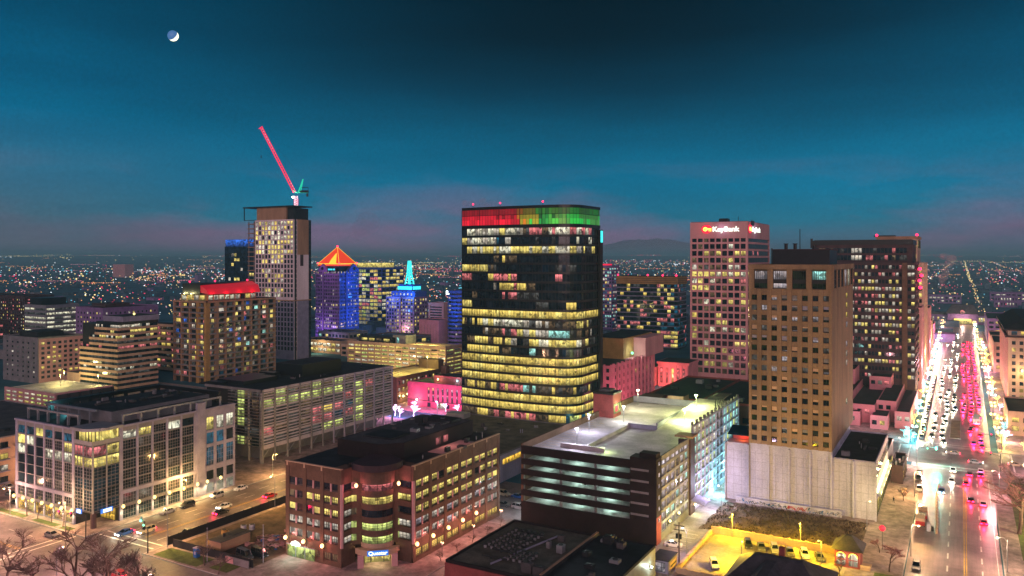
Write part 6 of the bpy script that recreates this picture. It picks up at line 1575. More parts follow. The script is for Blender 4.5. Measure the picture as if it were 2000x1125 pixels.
# brick gatehouse and the house roofs by the yellow parking lot
B = Bld('arched_gatehouse', 'small brick gatehouse with two lit arches beside the yellow parking lot', 'building', (-22.5, 200, 0))
B.wall.mat('red_brick').box(-26.0, -20.6, 199, 205, 0, 4.2)
B.part('roof', MB().mat('slate').hexa([(-26.8, 198.2, 4.2), (-19.8, 198.2, 4.2), (-19.8, 205.8, 4.2), (-26.8, 205.8, 4.2), (-24, 201.6, 6.8), (-22.6, 201.6, 6.8), (-22.6, 202.4, 6.8), (-24, 202.4, 6.8)]))
for a in (-24.6, -22.0):
    pts = [(a - .95, .6), (a + .95, .6), (a + .95, 2.6)] + [(a + .95 * math.cos(t), 2.6 + .95 * math.sin(t)) for t in [rad(x) for x in (30, 60, 90, 120, 150)]] + [(a - .95, 2.6)]
    m = MB().mat('room_white'); m.v = [(x, 198.9, z) for x, z in pts] + [(x, 198.99, z) for x, z in pts]; n = len(pts); m.face(tuple(range(n))); [m.face((i, n + i, n + (i + 1) % n, (i + 1) % n)) for i in range(n)]
    m.mat('sign_yellow'); m.tube([(x, 198.85, z) for x, z in pts[2:]], .1, 4); m.mat('red_brick').box(a - .06, a + .06, 198.8, 198.88, .6, 3.4).box(a - .9, a + .9, 198.8, 198.87, 1.9, 2.1)
    B.part('window', m)
B.part('porch_rail', MB().mat('tan_light').box(-20.5, -18.4, 199, 199.2, .6, 1.2).box(-20.5, -18.4, 199, 203, 0, .5)); light(B.e, (-1, -2.4, 2.5), (1, .85, .6), 60, .3); light(B.e, (3.8, -2, 3), (1, .8, .3), 160, .3)
B.finish()
B = Bld('slate_roofed_house', 'house with a dark hipped roof and chimney at the lower picture edge', 'house', (-34, 176, 0))
B.wall.mat('red_brick').box(-43, -24, 166, 182, 0, 4.5)
B.part('roof', MB().mat('slate').hexa([(-44, 165, 4.5), (-23, 165, 4.5), (-23, 183, 4.5), (-44, 183, 4.5), (-39, 174, 8.6), (-29, 174, 8.6), (-29, 175.5, 8.6), (-39, 175.5, 8.6)]).hexa([(-40, 160, 4.6), (-30, 160, 4.6), (-30, 172, 4.6), (-40, 172, 4.6), (-36, 162, 8.2), (-34, 162, 8.2), (-34, 174, 8.2), (-36, 174, 8.2)]))
B.part('chimney', MB().mat('red_brick').box(-34.4, -33.2, 177.5, 178.7, 5, 9.6)); B.finish()
B = Bld('striped_kiosk', 'small pale kiosk with a dark roof beside the utility pole', 'kiosk', (-59.8, 177, 0))
B.wall.mat('lilac_panel').box(-62, -58, 174.5, 180.5, .17, 3.1); B.part('roof', MB().mat('roof_black').box(-62.2, -57.8, 174.2, 180.8, 3.1, 3.3)); B.win((-62, 174.5), S_, 2, .03, .5, 2.6, 2.2, 'L', 2, 1)
B.part('sign_board', MB().mat('tan_light').box(-57.99, -57.8, 175, 180, .9, 2.6).mat('dark_metal').box(-57.8, -57.75, 175.5, 179.5, 1.5, 1.9)); B.finish()
# ================================================================ street lamps
def protoset(root): return root
def copy_tree(o, parent=None):
    c = o.copy(); COL.objects.link(c); c.parent = parent
    for ch in list(o.children): copy_tree(ch, c)
    return c
def lamp_proto(name, label, group, h, mat, col, watts, r=.34, twin=True):
    e = empty(name, (0, 0, 0), label, 'street lamp', group)
    link('pole', MB().mat('dark_metal').cyl(0, 0, 0, .5, .18, 8).cyl(0, 0, .5, h, .09, 6).mesh('pole'), e)
    xs = (-.75, .75) if twin else (0,)
    if twin: link('arm', MB().mat('dark_metal').box(-.8, .8, -.05, .05, h - .1, h).mesh('arm'), e)
    for x in xs: link('lamp_globe', MB().mat(mat).ball((x, 0, h + r * .8), r, 10, 7).mesh('lamp_globe'), e)
    light(e, (0, -.9, h - .4), col, watts, r)
    return e
def street_lamps(pts, name, labf, group, **kw):
    p = None
    for i, (x, y, z) in enumerate(pts):
        if p is None: p = o = lamp_proto(name, labf(i), group, **kw)
        else: o = copy_tree(p); o['label'] = labf(i)
        o.location = (x, y, z)
rj = random.Random(8)
LP = [lamp_proto('street_lamp', 'x', None, 5.2, m, c, wt, r=r_) for m, c, wt, r_ in (('lamp_yellow', (1, .74, .32), 900, .50), ('lamp_white', (.85, .95, 1), 800, .42), ('lamp_warm', (1, .42, .36), 950, .44))]
used_ = set()
for side, x0, n in (('office', -15.4, 40), ('hotel', 12.3, 40)):
    for i in range(n):
        y = 350 + 15.5 * i + rj.uniform(-4, 4); k = rj.choice([0, 0, 0, 1, 2])
        o = LP[k] if k not in used_ else copy_tree(LP[k]); used_.add(k)
        tag(o, '%s twin globe lamp on the %s side of the avenue, %s' % (['yellow', 'white', 'pinkish'][k], side, 'nearest the crossing' if i == 0 else ORD2(i) + ' from the crossing'), None, 'lamps along the %s side of the avenue' % side)
        o.location = (x0 - (y - 300) * .003 + rj.uniform(-1.0, 1.0), y, .1); o.scale = (1, 1, rj.uniform(.8, 1.25))
def arm_lamp(name, x, y, h, ax, ay, label, col, watts, mat='lamp_yellow', r=.24, cat='street lamp', group=None):
    e = empty(name, (x, y, .12), label, cat, group)
    link('pole', MB().mat('steel_gray').cyl(0, 0, 0, h, .12, 7, .08).mesh('pole'), e)
    link('arm', MB().mat('steel_gray').tube([(0, 0, h - .6), (ax * .3, ay * .3, h + .2), (ax, ay, h + .3)], .06, 5).mesh('arm'), e)
    link('lamp_head', MB().mat(mat).ball((ax, ay, h + .15), r, 9, 6, .6).mesh('lamp_head'), e)
    light(e, (ax, ay, h - .3), col, watts, .25)
arm_lamp('street_lamp', -10.8, 214, 7.5, 1.6, 0, 'curved arm street lamp at the kerb by the pink tree', (1, .62, .34), 3000)
arm_lamp('street_lamp', 8.9, 214, 7.5, -2.0, 0, 'curved arm street lamp on the lawn side of the avenue', (1, .66, .42), 3000)
arm_lamp('street_lamp', -12.6, 268, 7.5, 1.6, 0, 'street lamp standing by the orange truck', (1, .56, .20), 5200)
arm_lamp('street_lamp', 9.6, 280, 7.5, -1.8, 0, 'street lamp at the crossing under the large bare tree', (1, .40, .42), 4200)
arm_lamp('street_lamp', -13.6, 306, 7.5, 1.6, 0, 'street lamp at the shop corner of the crossing', (1, .62, .5), 4200)
arm_lamp('street_lamp', 21, 243, 8, -1.5, 0, 'added unseen lamp that lights the bare trees of the avenue lawn', (1, .72, .34), 4600)  # stands out of view, added to light lawn and trees
arm_lamp('street_lamp', 24, 311.5, 8, 0, 1.8, 'added lamp of the cross street opposite the golden trees', (1, .45, .46), 4600)  # cross street lamps added to brighten the dark crossing
arm_lamp('street_lamp', -19.5, 311, 8, 0, 1.8, 'added lamp of the cross street beside the small corner shop', (1, .5, .42), 4200)
arm_lamp('street_lamp', -22, 229.5, 7, .6, 1.4, 'added lamp warming the foot of the white base beside the scrub bank', (1, .74, .30), 1000)  # added to throw warm light on the wall's end
arm_lamp('street_lamp', 30, 348, 7.5, 0, -1.8, 'street lamp on the hotel corner of the crossing', (1, .45, .5), 4600)
arm_lamp('street_lamp', -171.8, 130, 9.0, -2.0, .8, 'tall curved lamp at the corner of the building site', (1, .58, .20), 5200)
arm_lamp('street_lamp', -172.3, 166, 8.5, -1.6, 0, 'slim pole lamp halfway along the site fence', (1, .56, .16), 4200)
arm_lamp('street_lamp', -198.2, 155, 7, 1.6, 0, 'slim kerb lamp among the parked cars of the side street', (1, .56, .16), 3600)
arm_lamp('street_lamp', -198.2, 190, 7, 1.6, 0, 'kerb lamp in front of the louvred office', (1, .55, .18), 3400)
arm_lamp('street_lamp', -172.3, 205, 8, -1.6, 0, 'lamp on the site side of the street opposite the louvred office', (1, .55, .18), 3400)
arm_lamp('street_lamp', -206, 124.9, 7.5, 0, -1.6, 'lamp on the pavement edge below the corner office', (1, .56, .22), 3200)
arm_lamp('street_lamp', -232, 124.9, 7.5, 0, -1.6, 'lamp by the bare street trees at the picture edge', (1, .50, .30), 3400)
arm_lamp('street_lamp', -226, 102, 8.5, 0, 1.6, 'first lamp of the front road, beyond the picture corner', (1, .52, .44), 5000)  # row carried on out of view to light the front road
arm_lamp('street_lamp', -203, 101.5, 8.5, 0, 1.6, 'second unseen lamp of the front road, by the yellow centre line', (1, .56, .34), 5000)
arm_lamp('street_lamp', -171, 101.8, 8.5, 0, 1.6, 'lamp of the front road at the crossing among the bare trees', (1, .46, .50), 5200)
arm_lamp('street_lamp', -141, 101.8, 8.5, 0, 1.6, 'lamp of the front road before the brick office', (1, .48, .42), 4200)
arm_lamp('street_lamp', -106.4, 196, 7, 1.2, 0, 'lamp over the cars behind the brick office', (.7, .9, 1), 1600, 'lamp_cyan')
arm_lamp('street_lamp', -226, 287, 7, 0, -1, 'plaza lamp beside the trees wrapped in lights', (1, .45, .7), 2600)
arm_lamp('street_lamp', -206, 296, 7, 0, -1, 'pale blue plaza lamp near the glass tower', (.5, .8, 1), 2200, 'lamp_cyan')
arm_lamp('lot_lamp', -44.5, 186.5, 6, 0, .4, 'slim lamp post standing in the yellow parking lot', (1, .62, .015), 9500, cat='lamp post')
arm_lamp('lot_lamp', -35, 207.4, 6, 0, -1.2, 'lamp on the retaining wall above the parked cars', (1, .62, .015), 4200, cat='lamp post')
arm_lamp('lot_lamp', -51.5, 206, 6, .3, -.8, 'added lamp in the corner of the yellow lot nearest the driveway wall', (1, .62, .015), 5200, cat='lamp post')  # extra lamp put in to turn the whole lot yellow
arm_lamp('lot_lamp', -28.5, 196, 6, -.6, 0, 'lamp in the yellow lot beside the arched gatehouse', (1, .62, .015), 3600, cat='lamp post')
arm_lamp('lot_lamp', -59.5, 226, 7, -.8, 0, 'slender lamp at the head of the garage driveway', (.78, .65, 1), 3000, 'lamp_white', cat='lamp post')
arm_lamp('lot_lamp', -57.3, 186, 7, -1.0, 0, 'lamp above the white car on the garage driveway', (.85, .55, .9), 900, 'lamp_white', cat='lamp post')
for i, (x, y) in enumerate(((-108.6, 158), (-108.6, 172), (-108.6, 186))):
    e = empty('pedestrian_lamp', (x, y, .14), 'small twin lantern on the pavement of the brick office, %s from the entrance' % ORD[i], 'lamp post', 'lanterns beside the brick office')
    link('pole', MB().mat('dark_metal').cyl(0, 0, 0, 3.4, .07, 6).mesh('pole'), e)
    link('lantern', MB().mat('lamp_warm').ball((-.3, 0, 3.6), .16, 6, 5).ball((.3, 0, 3.6), .16, 6, 5).mat('dark_metal').box(-.35, .35, -.03, .03, 3.36, 3.42).mesh('lantern'), e)
    light(e, (.3, -.2, 3.2), (1, .48, .36), 420, .2)
# ================================================================ traffic signals
def signal(x, y, ax, ay, n, label, lit, watts=320):
    e = empty('traffic_signal', (x, y, .13), label, 'traffic signal')
    link('pole', MB().mat('dark_metal').cyl(0, 0, 0, 6.0, .14, 7).mesh('pole'), e)
    link('mast_arm', MB().mat('dark_metal').tube([(0, 0, 5.2), (ax * .5, ay * .5, 5.9), (ax, ay, 6.0)], .09, 6).mesh('mast_arm'), e)
    for i in range(n):
        t = 1 - i * .45
        s = link('signal_head', MB().mat('dark_metal').box(ax * t - .2, ax * t + .2, ay * t - .15, ay * t + .15, 5.3, 6.5).mesh('signal_head'), e)
        link('signal_lens', MB().mat({'r': 'red_beacon', 'g': 'lamp_green'}[lit]).ball((ax * t, ay * t - .2, 6.2 if lit == 'r' else 5.5), .26, 8, 6).mesh('signal_lens'), s)
    light(e, (ax, ay - .8, 5.9), (1, .03, .1) if lit == 'r' else (.08, 1, .75), watts, .2)
signal(-194.7, 123.4, -9, -1.5, 2, 'traffic signal with long arm over the front road, showing red', 'r')
signal(-172.4, 125.0, -8, 4, 2, 'traffic signal over the side street, showing green', 'g')
signal(-13.9, 312.5, 6, 0, 2, 'traffic signal at the shop corner of the avenue crossing', 'g', 2600)
signal(11, 313, -5, 0, 2, 'red traffic signal beside the large bare tree', 'r')
signal(12.6, 345.5, -6, 0, 2, 'red traffic signal on the hotel corner', 'r')
signal(-17.6, 346, 5, 0, 1, 'traffic signal on the terrace corner, far side of the crossing', 'g')
# ================================================================ vehicles
def car_parts(kind):
    """nose towards -Y"""
    H = {'sedan': 1.42, 'suv': 1.72, 'van': 2.1}[kind]; Lh = {'sedan': 2.25, 'suv': 2.3, 'van': 2.6}[kind]; wd = .9
    b = MB().mat('car_white')
    def sect(y, z0, z1, k): return [(-wd * k, y, z0), (wd * k, y, z0), (wd * k, y, z1), (-wd * k, y, z1)]
    beltz = .86 if kind == 'sedan' else 1.0
    prof = [(-Lh, .34, .62, .84), (-Lh + .18, .26, .74, .95), (-Lh + 1.1, .22, beltz - .02, 1), (0, .22, beltz + .04, 1), (Lh - .9, .24, beltz + .04, 1), (Lh - .15, .28, beltz, .95), (Lh, .36, beltz - .12, .86)]
    n0 = len(b.v)
    for y, z0, z1, k in prof: b.v += sect(y, z0, z1, k)
    for i in range(len(prof) - 1):
        for j in range(4): b.face((n0 + i * 4 + j, n0 + i * 4 + (j + 1) % 4, n0 + i * 4 + 4 + (j + 1) % 4, n0 + i * 4 + 4 + j))
    b.face((n0, n0 + 3, n0 + 2, n0 + 1)); e = n0 + (len(prof) - 1) * 4; b.face((e, e + 1, e + 2, e + 3))
    f0, f1, r0, r1 = {'sedan': (-.95, -.15, 1.75, 1.05), 'suv': (-1.0, -.3, 2.2, 1.85), 'van': (-1.7, -1.1, 2.5, 2.35)}[kind]
    g = MB().mat('car_glass'); z = beltz + .02
    q = [(-.80, f0, z), (.80, f0, z), (.80, r0, z), (-.80, r0, z), (-.62, f1, H - .05), (.62, f1, H - .05), (.62, r1, H - .05), (-.62, r1, H - .05)]
    g.hexa(q)
    b.hexa([(-.66, f1 - .08, H - .06), (.66, f1 - .08, H - .06), (.66, r1 + .08, H - .06), (-.66, r1 + .08, H - .06), (-.58, f1 + .06, H), (.58, f1 + .06, H), (.58, r1 - .06, H), (-.58, r1 - .06, H)])
    for x in (-1, 1):
        for (ya, yb) in ((f0, f1), (r0, r1)): b.tube([(x * .79, ya, z), (x * .63, yb, H - .05)], .055, 4)
        b.tube([(x * .81, (f0 + r0) / 2 + .1, z), (x * .65, (f1 + r1) / 2 + .1, H - .05)], .05, 4)
    wh = MB().mat('rubber').tube([(-.11, 0, 0), (.11, 0, 0)], .33, 14); wh.mat('steel_gray').tube([(-.12, 0, 0), (.12, 0, 0)], .19, 10)
    hl = MB().mat('head_white').box(-.24, .24, -.05, .05, -.13, .13)
    tl = MB().mat('tail_red').box(-.26, .26, -.05, .05, -.13, .13)
    return dict(b=b.mesh('body'), g=g.mesh('windows'), w=wh.mesh('wheel'), h=hl.mesh('headlight'), t=tl.mesh('tail_light'), L=Lh, z=beltz)
CARS = {k: car_parts(k) for k in ('sedan', 'suv', 'van')}
off_h = MB().mat('lilac_panel').box(-.2, .2, -.05, .05, -.09, .09).mesh('headlight'); off_t = MB().mat('car_red').box(-.24, .24, -.05, .05, -.09, .09).mesh('tail_light')
BODY = {}
def car(x, y, rz, kind, colr, label, group=None, on='', z=.02, watts=0, simple=False):
    c = CARS[kind]; key = (kind, colr)
    if key not in BODY:
        m = c['b'].copy(); m.materials.clear(); m.materials.append(MATS['car_' + colr]); BODY[key] = m
    e = empty('car', (x, y, z), label, 'car', group, rz)
    link('body', BODY[key], e); link('windows', c['g'], e)
    if not simple:
        for sx in (-.82, .82):
            for sy in (-c['L'] + .85, c['L'] - .85): link('wheel', c['w'], e, (sx, sy, .33))
    for sx in (-.6, .6):
        link('headlight', c['h'] if 'h' in on else off_h, e, (sx, -c['L'] + .02, .6)); link('tail_light', c['t'] if 't' in on else off_t, e, (sx, c['L'] - .02, c['z'] - .2))
    if watts:
        if 't' in on: light(e, (0, c['L'] + .5, .8), (1, .015, .09), watts, .3)
        if 'h' in on: light(e, (0, -c['L'] - .8, .8), (1, .9, .65), watts * .9, .2)
    return e
AWAY, TOWARD = rad(180), 0.0
# by the corner office
for i, (x, y, k, c, t) in enumerate(((-194.9, 147.5, 'sedan', 'silver', 'silver blue sedan parked at the kerb nearest the corner office entrance'), (-194.9, 154, 'suv', 'black', 'black car parked between two silver ones by the corner office'),
                                  (-194.8, 164.5, 'suv', 'silver', 'silver car parked under the wide pier of the corner office'), (-194.7, 173.5, 'sedan', 'white', 'white sedan parked farthest up the side street'))):
    car(x, y, TOWARD, k, c, t, 'cars parked beside the corner office')
car(-175.6, 139.5, AWAY, 'sedan', 'gray', 'grey sedan parked along the building site fence')
car(-189.5, 130.6, TOWARD, 'sedan', 'blue', 'dark blue car stopped at the white line with red lights', on='ht', watts=60)
car(-186, 134.5, TOWARD, 'suv', 'beige', 'pale yellow car waiting second at the side street stop line', on='ht', watts=70)
car(-181.2, 154.5, AWAY, 'sedan', 'black', 'dark car driving away along the site fence with red lamps', on='t', watts=110)
car(-181.0, 172.5, AWAY, 'sedan', 'red', 'red car ahead in the side street beside the brick office', on='t', watts=110)
car(-184.6, 158.5, TOWARD, 'sedan', 'white', 'white car coming down the middle of the side street', on='h', watts=70)
car(-165.5, 112.5, rad(-90), 'suv', 'red', 'red car on the front road seen through the bare trees', on='t', watts=170)
car(-158.5, 114.5, rad(-90), 'sedan', 'black', 'dark car with red lamps ahead of the red one on the front road', on='t', watts=170)
car(-204.5, 120.5, rad(90), 'sedan', 'gray', 'grey car crossing near the young street trees')
for i in range(3): car(-241 - i * 9, 131 + i * 4, rad(90), 'sedan', ['black', 'gray', 'silver'][i], 'dark car standing behind the corner office, %s from the road' % ORD[i], 'cars behind the corner office')
# cars behind the brick office
for i in range(8):
    car(-126 + (i % 4) * 5.2, 199.5 + (i // 4) * 9, rad([100, 80, 95, 85][i % 4]), ['sedan', 'suv'][i % 2], ['white', 'black', 'gray', 'silver', 'black', 'beige', 'blue', 'gray'][i], '%s car in the lot behind the brick office, %s, %s garage' % (['white', 'black', 'grey', 'silver', 'black', 'beige', 'blue', 'grey'][i], ['first', 'second', 'third', 'last'][i % 4], 'row before the' if i < 4 else 'row beside the'), 'cars behind the brick office', z=.05, on='t' if i == 5 else '', watts=40 if i == 5 else 0)
for i, (l, x, y, c) in enumerate(((1, -97, 197, 'black'), (1, -92, 196.5, 'gray'), (2, -87, 197, 'black'), (1, -84, 198, 'white'))):
    car(x, y, rad(75 + 10 * i), 'sedan', c, '%s car on an open deck of the garage, %s from its red wall' % ({'black': 'dark', 'gray': 'grey', 'white': 'white'}[c], ORD[i] if i else 'first'), 'cars inside the garage', z=5.0 + 2.83 * l + .26)
car(-62.6, 192.2, rad(100), 'sedan', 'white', 'white sedan parked alone on the garage driveway', z=.17)
for i, (x, c, k) in enumerate(((-46.4, 'black', 'suv'), (-43.2, 'gray', 'sedan'), (-40.0, 'silver', 'suv'), (-36.4, 'gray', 'sedan'), (-33.0, 'white', 'suv'), (-29.6, 'gray', 'sedan'))):
    car(x, 201.2, rad(18), k, c, '%s car in the yellow lot row, %s from the driveway wall' % ({'black': 'black', 'gray': 'grey', 'silver': 'silver', 'white': 'white'}[c], ['first', 'second', 'third', 'fourth', 'fifth', 'last'][i]), 'cars parked along the retaining wall', z=.165)
car(-41.5, 191.6, rad(100), 'suv', 'gray', 'dark grey car parked crosswise above the slate roofs', z=.165)
car(-50.2, 184.2, rad(25), 'suv', 'white', 'white estate car alone at the low wall beside the lamp post', z=.165)
# site vehicles
car(-147.5, 137.2, rad(80), 'van', 'black', 'dark van parked inside the site hoarding next to the brick office'); car(-149.5, 134.4, rad(80), 'van', 'gray', 'grey van with boxy roof behind the site hoarding', z=.17)
# near stretch of the avenue
car(-9.3, 206.5, TOWARD, 'suv', 'gray', 'dark car parked at the kerb beneath the pink bush')
AV = [(5.0, 250, 'sedan', 'red', 't', 'red lit car nearest the viewer on the avenue'), (5.2, 268.5, 'sedan', 'silver', 't', 'silver car with yellow red lamps behind the nearest one, outer lane'), (2.1, 271, 'sedan', 'black', 't', 'dark car glowing red in the inner lane beside the yellow line'),
      (.9, 290, 'sedan', 'red', 't', 'car braking red in the turning lane before the crossing'), (-3.0, 291, 'sedan', 'white', 'h', 'white car coming through the green glow with headlamps on'), (-5.6, 277, 'sedan', 'blue', 'h', 'blue car leaving the crossing beside the barrier')]
for x, y, k, c, o, lab in AV: car(x, y, AWAY if o == 't' else TOWARD, k, c, lab, 'cars near the crossing', on=o, watts=330)
for i, (x, y) in enumerate(((2.0, 303), (5.2, 303.5), (5.3, 309.2))): car(x, y, AWAY, 'sedan', ['gray', 'black', 'white'][i], '%s car waiting at the crossing with brake lamps, %s' % (['grey', 'black', 'white'][i], ['inner lane', 'outer lane', 'outer lane at the line'][i]), 'cars near the crossing', on='t', watts=420)
car(-2.8, 306, TOWARD, 'sedan', 'white', 'white car just past the crossing in the near lane', 'cars near the crossing', on='h', watts=60)
for i, (x, y) in enumerate(((-12.4, 296), (-12.3, 289.5), (-11.6, 276))): car(x, y, TOWARD, 'suv', ['black', 'gray', 'silver'][i], '%s car parked by the shop corner, %s from the crossing' % (['black', 'grey', 'silver'][i], ['first', 'second', 'third'][i]), 'cars parked by the shop corner')
for i, (x, y, d) in enumerate(((4, 322, 1), (16, 325, 1), (22, 333, -1), (31, 336, -1), (-3, 333, -1))):
    car(x, y, rad(90 * d), 'sedan', ['silver', 'beige', 'white', 'blue', 'silver'][i], '%s car on the cross street, %s' % (['silver', 'beige', 'white', 'blue', 'silver'][i], ['just inside the crossing', 'right after the crossing on the near side', 'on the far side by the lit trees', 'last on the far side', 'turning in the middle of the crossing'][i]), 'cars on the cross street', on='ht', watts=40)
# beyond the crossing: a red queue, a white stream, parked rows
y = 352; i = 0; rc = random.Random(5)
while y < 900 and i < 34:
    for x in (3.4, 6.6, .3):
        if rc.random() < (.80 if x > 1 else .6) and not (388 < y < 406) and (x > 1 or y > 408):
            car(x + rc.uniform(-.55, .55), y + rc.uniform(-3, 3), AWAY, rc.choice(['sedan', 'suv']), rc.choice(['black', 'black', 'gray', 'blue', 'red']), 'car with red lamps in the queue beyond the crossing, %s in the %s lane' % (ORD[i], 'median' if x < 1 else ('inner' if x < 5 else 'outer')), 'red lit queue on the avenue', on='t', watts=620 if y < 640 else 450, simple=y > 480)
    y += 8 + (y - 350) * .03; i += 1
y = 353; i = 0
while y < 900 and i < 34:
    for x in (-6.8, -10.2, -3.4):
        if rc.random() < (.66 if x < -5 else .5) and (x < -5 or y > 408):
            car(x + rc.uniform(-.55, .55), y + rc.uniform(-3.2, 3.2), TOWARD, rc.choice(['sedan', 'suv']), rc.choice(['black', 'black', 'gray', 'blue', 'silver']), 'oncoming car with white headlamps beyond the crossing, %s in the %s lane' % (ORD[i], 'median' if x > -5 else ('inner' if x > -8 else 'outer')), 'white lit stream on the avenue', on='h', watts=240, simple=y > 480)
    y += 10 + (y - 350) * .035; i += 1
for i in range(30):
    car(-14.2, 356 + i * 6.4, TOWARD, rc.choice(['sedan', 'suv']), rc.choice(['black', 'gray', 'gray', 'blue']), 'car parked along the office side of the avenue, %s from the crossing' % ORD[i], 'cars parked beyond the crossing', simple=i > 18)
# orange and white truck on the pavement works
e = empty('truck', (-9.6, 248, .03), 'red and pale flatbed truck standing inside the roadworks barrier', 'truck')
link('cab', MB().mat('car_white').hexa([(-1.1, 2.2, .5), (1.1, 2.2, .5), (1.1, 4.2, .5), (-1.1, 4.2, .5), (-1.0, 2.3, 2.5), (1.0, 2.3, 2.5), (1.0, 3.7, 2.5), (-1.0, 3.7, 2.5)]).mat('car_glass').box(-.9, .9, 2.24, 2.3, 1.5, 2.2).mesh('cab'), e)
link('load_bed', MB().mat('car_red').box(-1.2, 1.2, -3.6, 2.0, .7, 1.5).mat('rubble').box(-1.05, 1.05, -1.2, 1.9, 1.5, 2.3).mat('steel_gray').box(-1.0, 1.0, -3.4, -1.4, 1.5, 1.9).mesh('load_bed'), e)
for sx in (-1, 1):
    for sy in (-2.6, -1.7, 3.2): link('wheel', CARS['van']['w'], e, (sx, sy, .42))
e = empty('truck', (-9.9, 240.6, .03), 'small yellow lit trailer truck behind the red flatbed', 'truck')
link('body', MB().mat('beige_stone').box(-1.1, 1.1, -2, 2, .6, 2.3).mat('car_red').box(-1.15, 1.15, -2.1, -1.99, .5, 1.6).mesh('body'), e)
for sx in (-1, 1):
    for sy in (-1.2, 1.2): link('wheel', CARS['van']['w'], e, (sx, sy, .4))
e = empty('bus', (5.2, 398, .03), 'large bus in the queue beyond the crossing, lit red behind', 'bus')
link('body', MB().mat('car_white').box(-1.3, 1.3, -6, 6, .5, 3.2).mat('car_red').box(-1.32, 1.32, -6.02, 6.02, .5, 1.0).mesh('body'), e); link('windows', MB().mat('room_white').box(-1.1, 1.1, -6.06, -6.0, 1.6, 2.8).box(-1.36, -1.3, -5.5, 5.5, 1.7, 2.6).mesh('windows'), e)
for sx in (-.95, .95): link('tail_light', CARS['van']['t'], e, (sx, -6.05, 1.2))
for sx in (-1.15, 1.15):
    for sy in (-4, 4): link('wheel', CARS['van']['w'], e, (sx, sy, .45))
light(e, (0, -7, 1.2), (1, .02, .1), 500, .4)
# ================================================================ bare trees
def tree_geo(seed, h, spread, mat_t='bark', mat_b='twig', lv=4, tr=None, twigs=3):
    r = random.Random(seed); T = MB().mat(mat_t); C = MB().mat(mat_b)
    tr = tr or h * .022
    def grow(p, d, L, rr_, lev):
        n = 3; pts = [p]; q = p.copy(); dd = d.copy()
        for i in range(n):
            dd = (dd + Vector((r.uniform(-1, 1), r.uniform(-1, 1), r.uniform(-.3, .7))) * .16).normalized(); q = q + dd * L / n; pts.append(q.copy())
        rs = [max(.035, rr_ * (1 - .4 * i / n)) for i in range(n + 1)]
        (T if lev < 2 else C).tube([tuple(x) for x in pts], rs, 6 if lev == 0 else (4 if lev < 3 else 3), lev < 2)
        if lev >= lv: return
        k = r.randint(3, 4) if lev else r.randint(4, 5)
        for j in range(k + (twigs if lev == lv - 1 else 0)):
            t = r.uniform(.45, 1) if lev else r.uniform(.5, 1); i = min(n - 1, int(t * n)); s = pts[i] + (pts[i + 1] - pts[i]) * (t * n - i)
            az = r.uniform(0, 2 * math.pi); tilt = r.uniform(.45, 1.0) * spread
            ax = Vector((math.cos(az), math.sin(az), 0)); nd = (dd * math.cos(tilt) + ax * math.sin(tilt)).normalized()
            grow(s, nd, L * r.uniform(.55, .78), rr_ * (.55 if lev else .6), lev + 1)
    grow(Vector((0, 0, 0)), Vector((0, 0, 1)), h * .38, tr, 0)
    return T.mesh('trunk'), C.mesh('crown')
GEO = {'tall': tree_geo(1, 15, 1.0, tr=.32, twigs=4), 'wide': tree_geo(2, 16, 1.25, tr=.42, twigs=4), 'young': tree_geo(3, 6.5, 1.0, lv=3), 'young_b': tree_geo(4, 6, 1.2, lv=3), 'slim': tree_geo(8, 13, .75, tr=.26, twigs=4),
       'pink': tree_geo(5, 8, 1.25, 'bark', 'pink_twig', lv=4, twigs=6), 'lights': tree_geo(6, 7.5, 1.15, 'twinkle', 'twinkle', lv=3, tr=.26), 'cyan': tree_geo(7, 7, 1.2, 'twinkle_cyan', 'twinkle_cyan', lv=3, tr=.3), 'gold': tree_geo(9, 6, 1.1, 'twinkle_yellow', 'twinkle_yellow', lv=3, tr=.26), 'great': tree_geo(2, 16, 1.25, 'bark', 'pink_twig', tr=.42, twigs=5), 'evergreen': tree_geo(12, 5, 1.3, 'bark', 'scrub', lv=4)}
def tree(k, x, y, label, group=None, s=1.0, rz=0.0, z=.14, name='bare_tree'):
    e = empty(name, (x, y, z), label, 'tree', group, rz); e.scale = (s, s, s)
    link('trunk', GEO[k][0], e); link('crown', GEO[k][1], e); return e
tree('great', 12.8, 245, 'large spreading bare tree on the lawn beside the avenue', s=1.4)
tree('tall', 17, 268, 'bare tree behind the large one on the avenue lawn', s=.9, rz=1); tree('slim', 12.5, 288, 'slim bare tree at the crossing end of the lawn', s=.8, rz=2)
tree('tall', 24, 290, 'bare tree farthest back on the avenue lawn, near the crossing', s=.9, rz=4)
tree('pink', -14.6, 201, 'rounded pink lit leafless tree beside the gatehouse', s=1.0, name='leafless_tree'); tree('pink', -17.6, 213, 'smaller pink tree on the pavement above the gatehouse', s=.55, rz=2, name='leafless_tree')
tree('young', -15.2, 262, 'young bare tree on the pavement beside the white base', s=.9); tree('young_b', -16.2, 290, 'dark young tree before the small corner shop', s=.9)
tree('young', -24, 192, 'bare twiggy tree in front of the gatehouse arches', s=.9, rz=1)
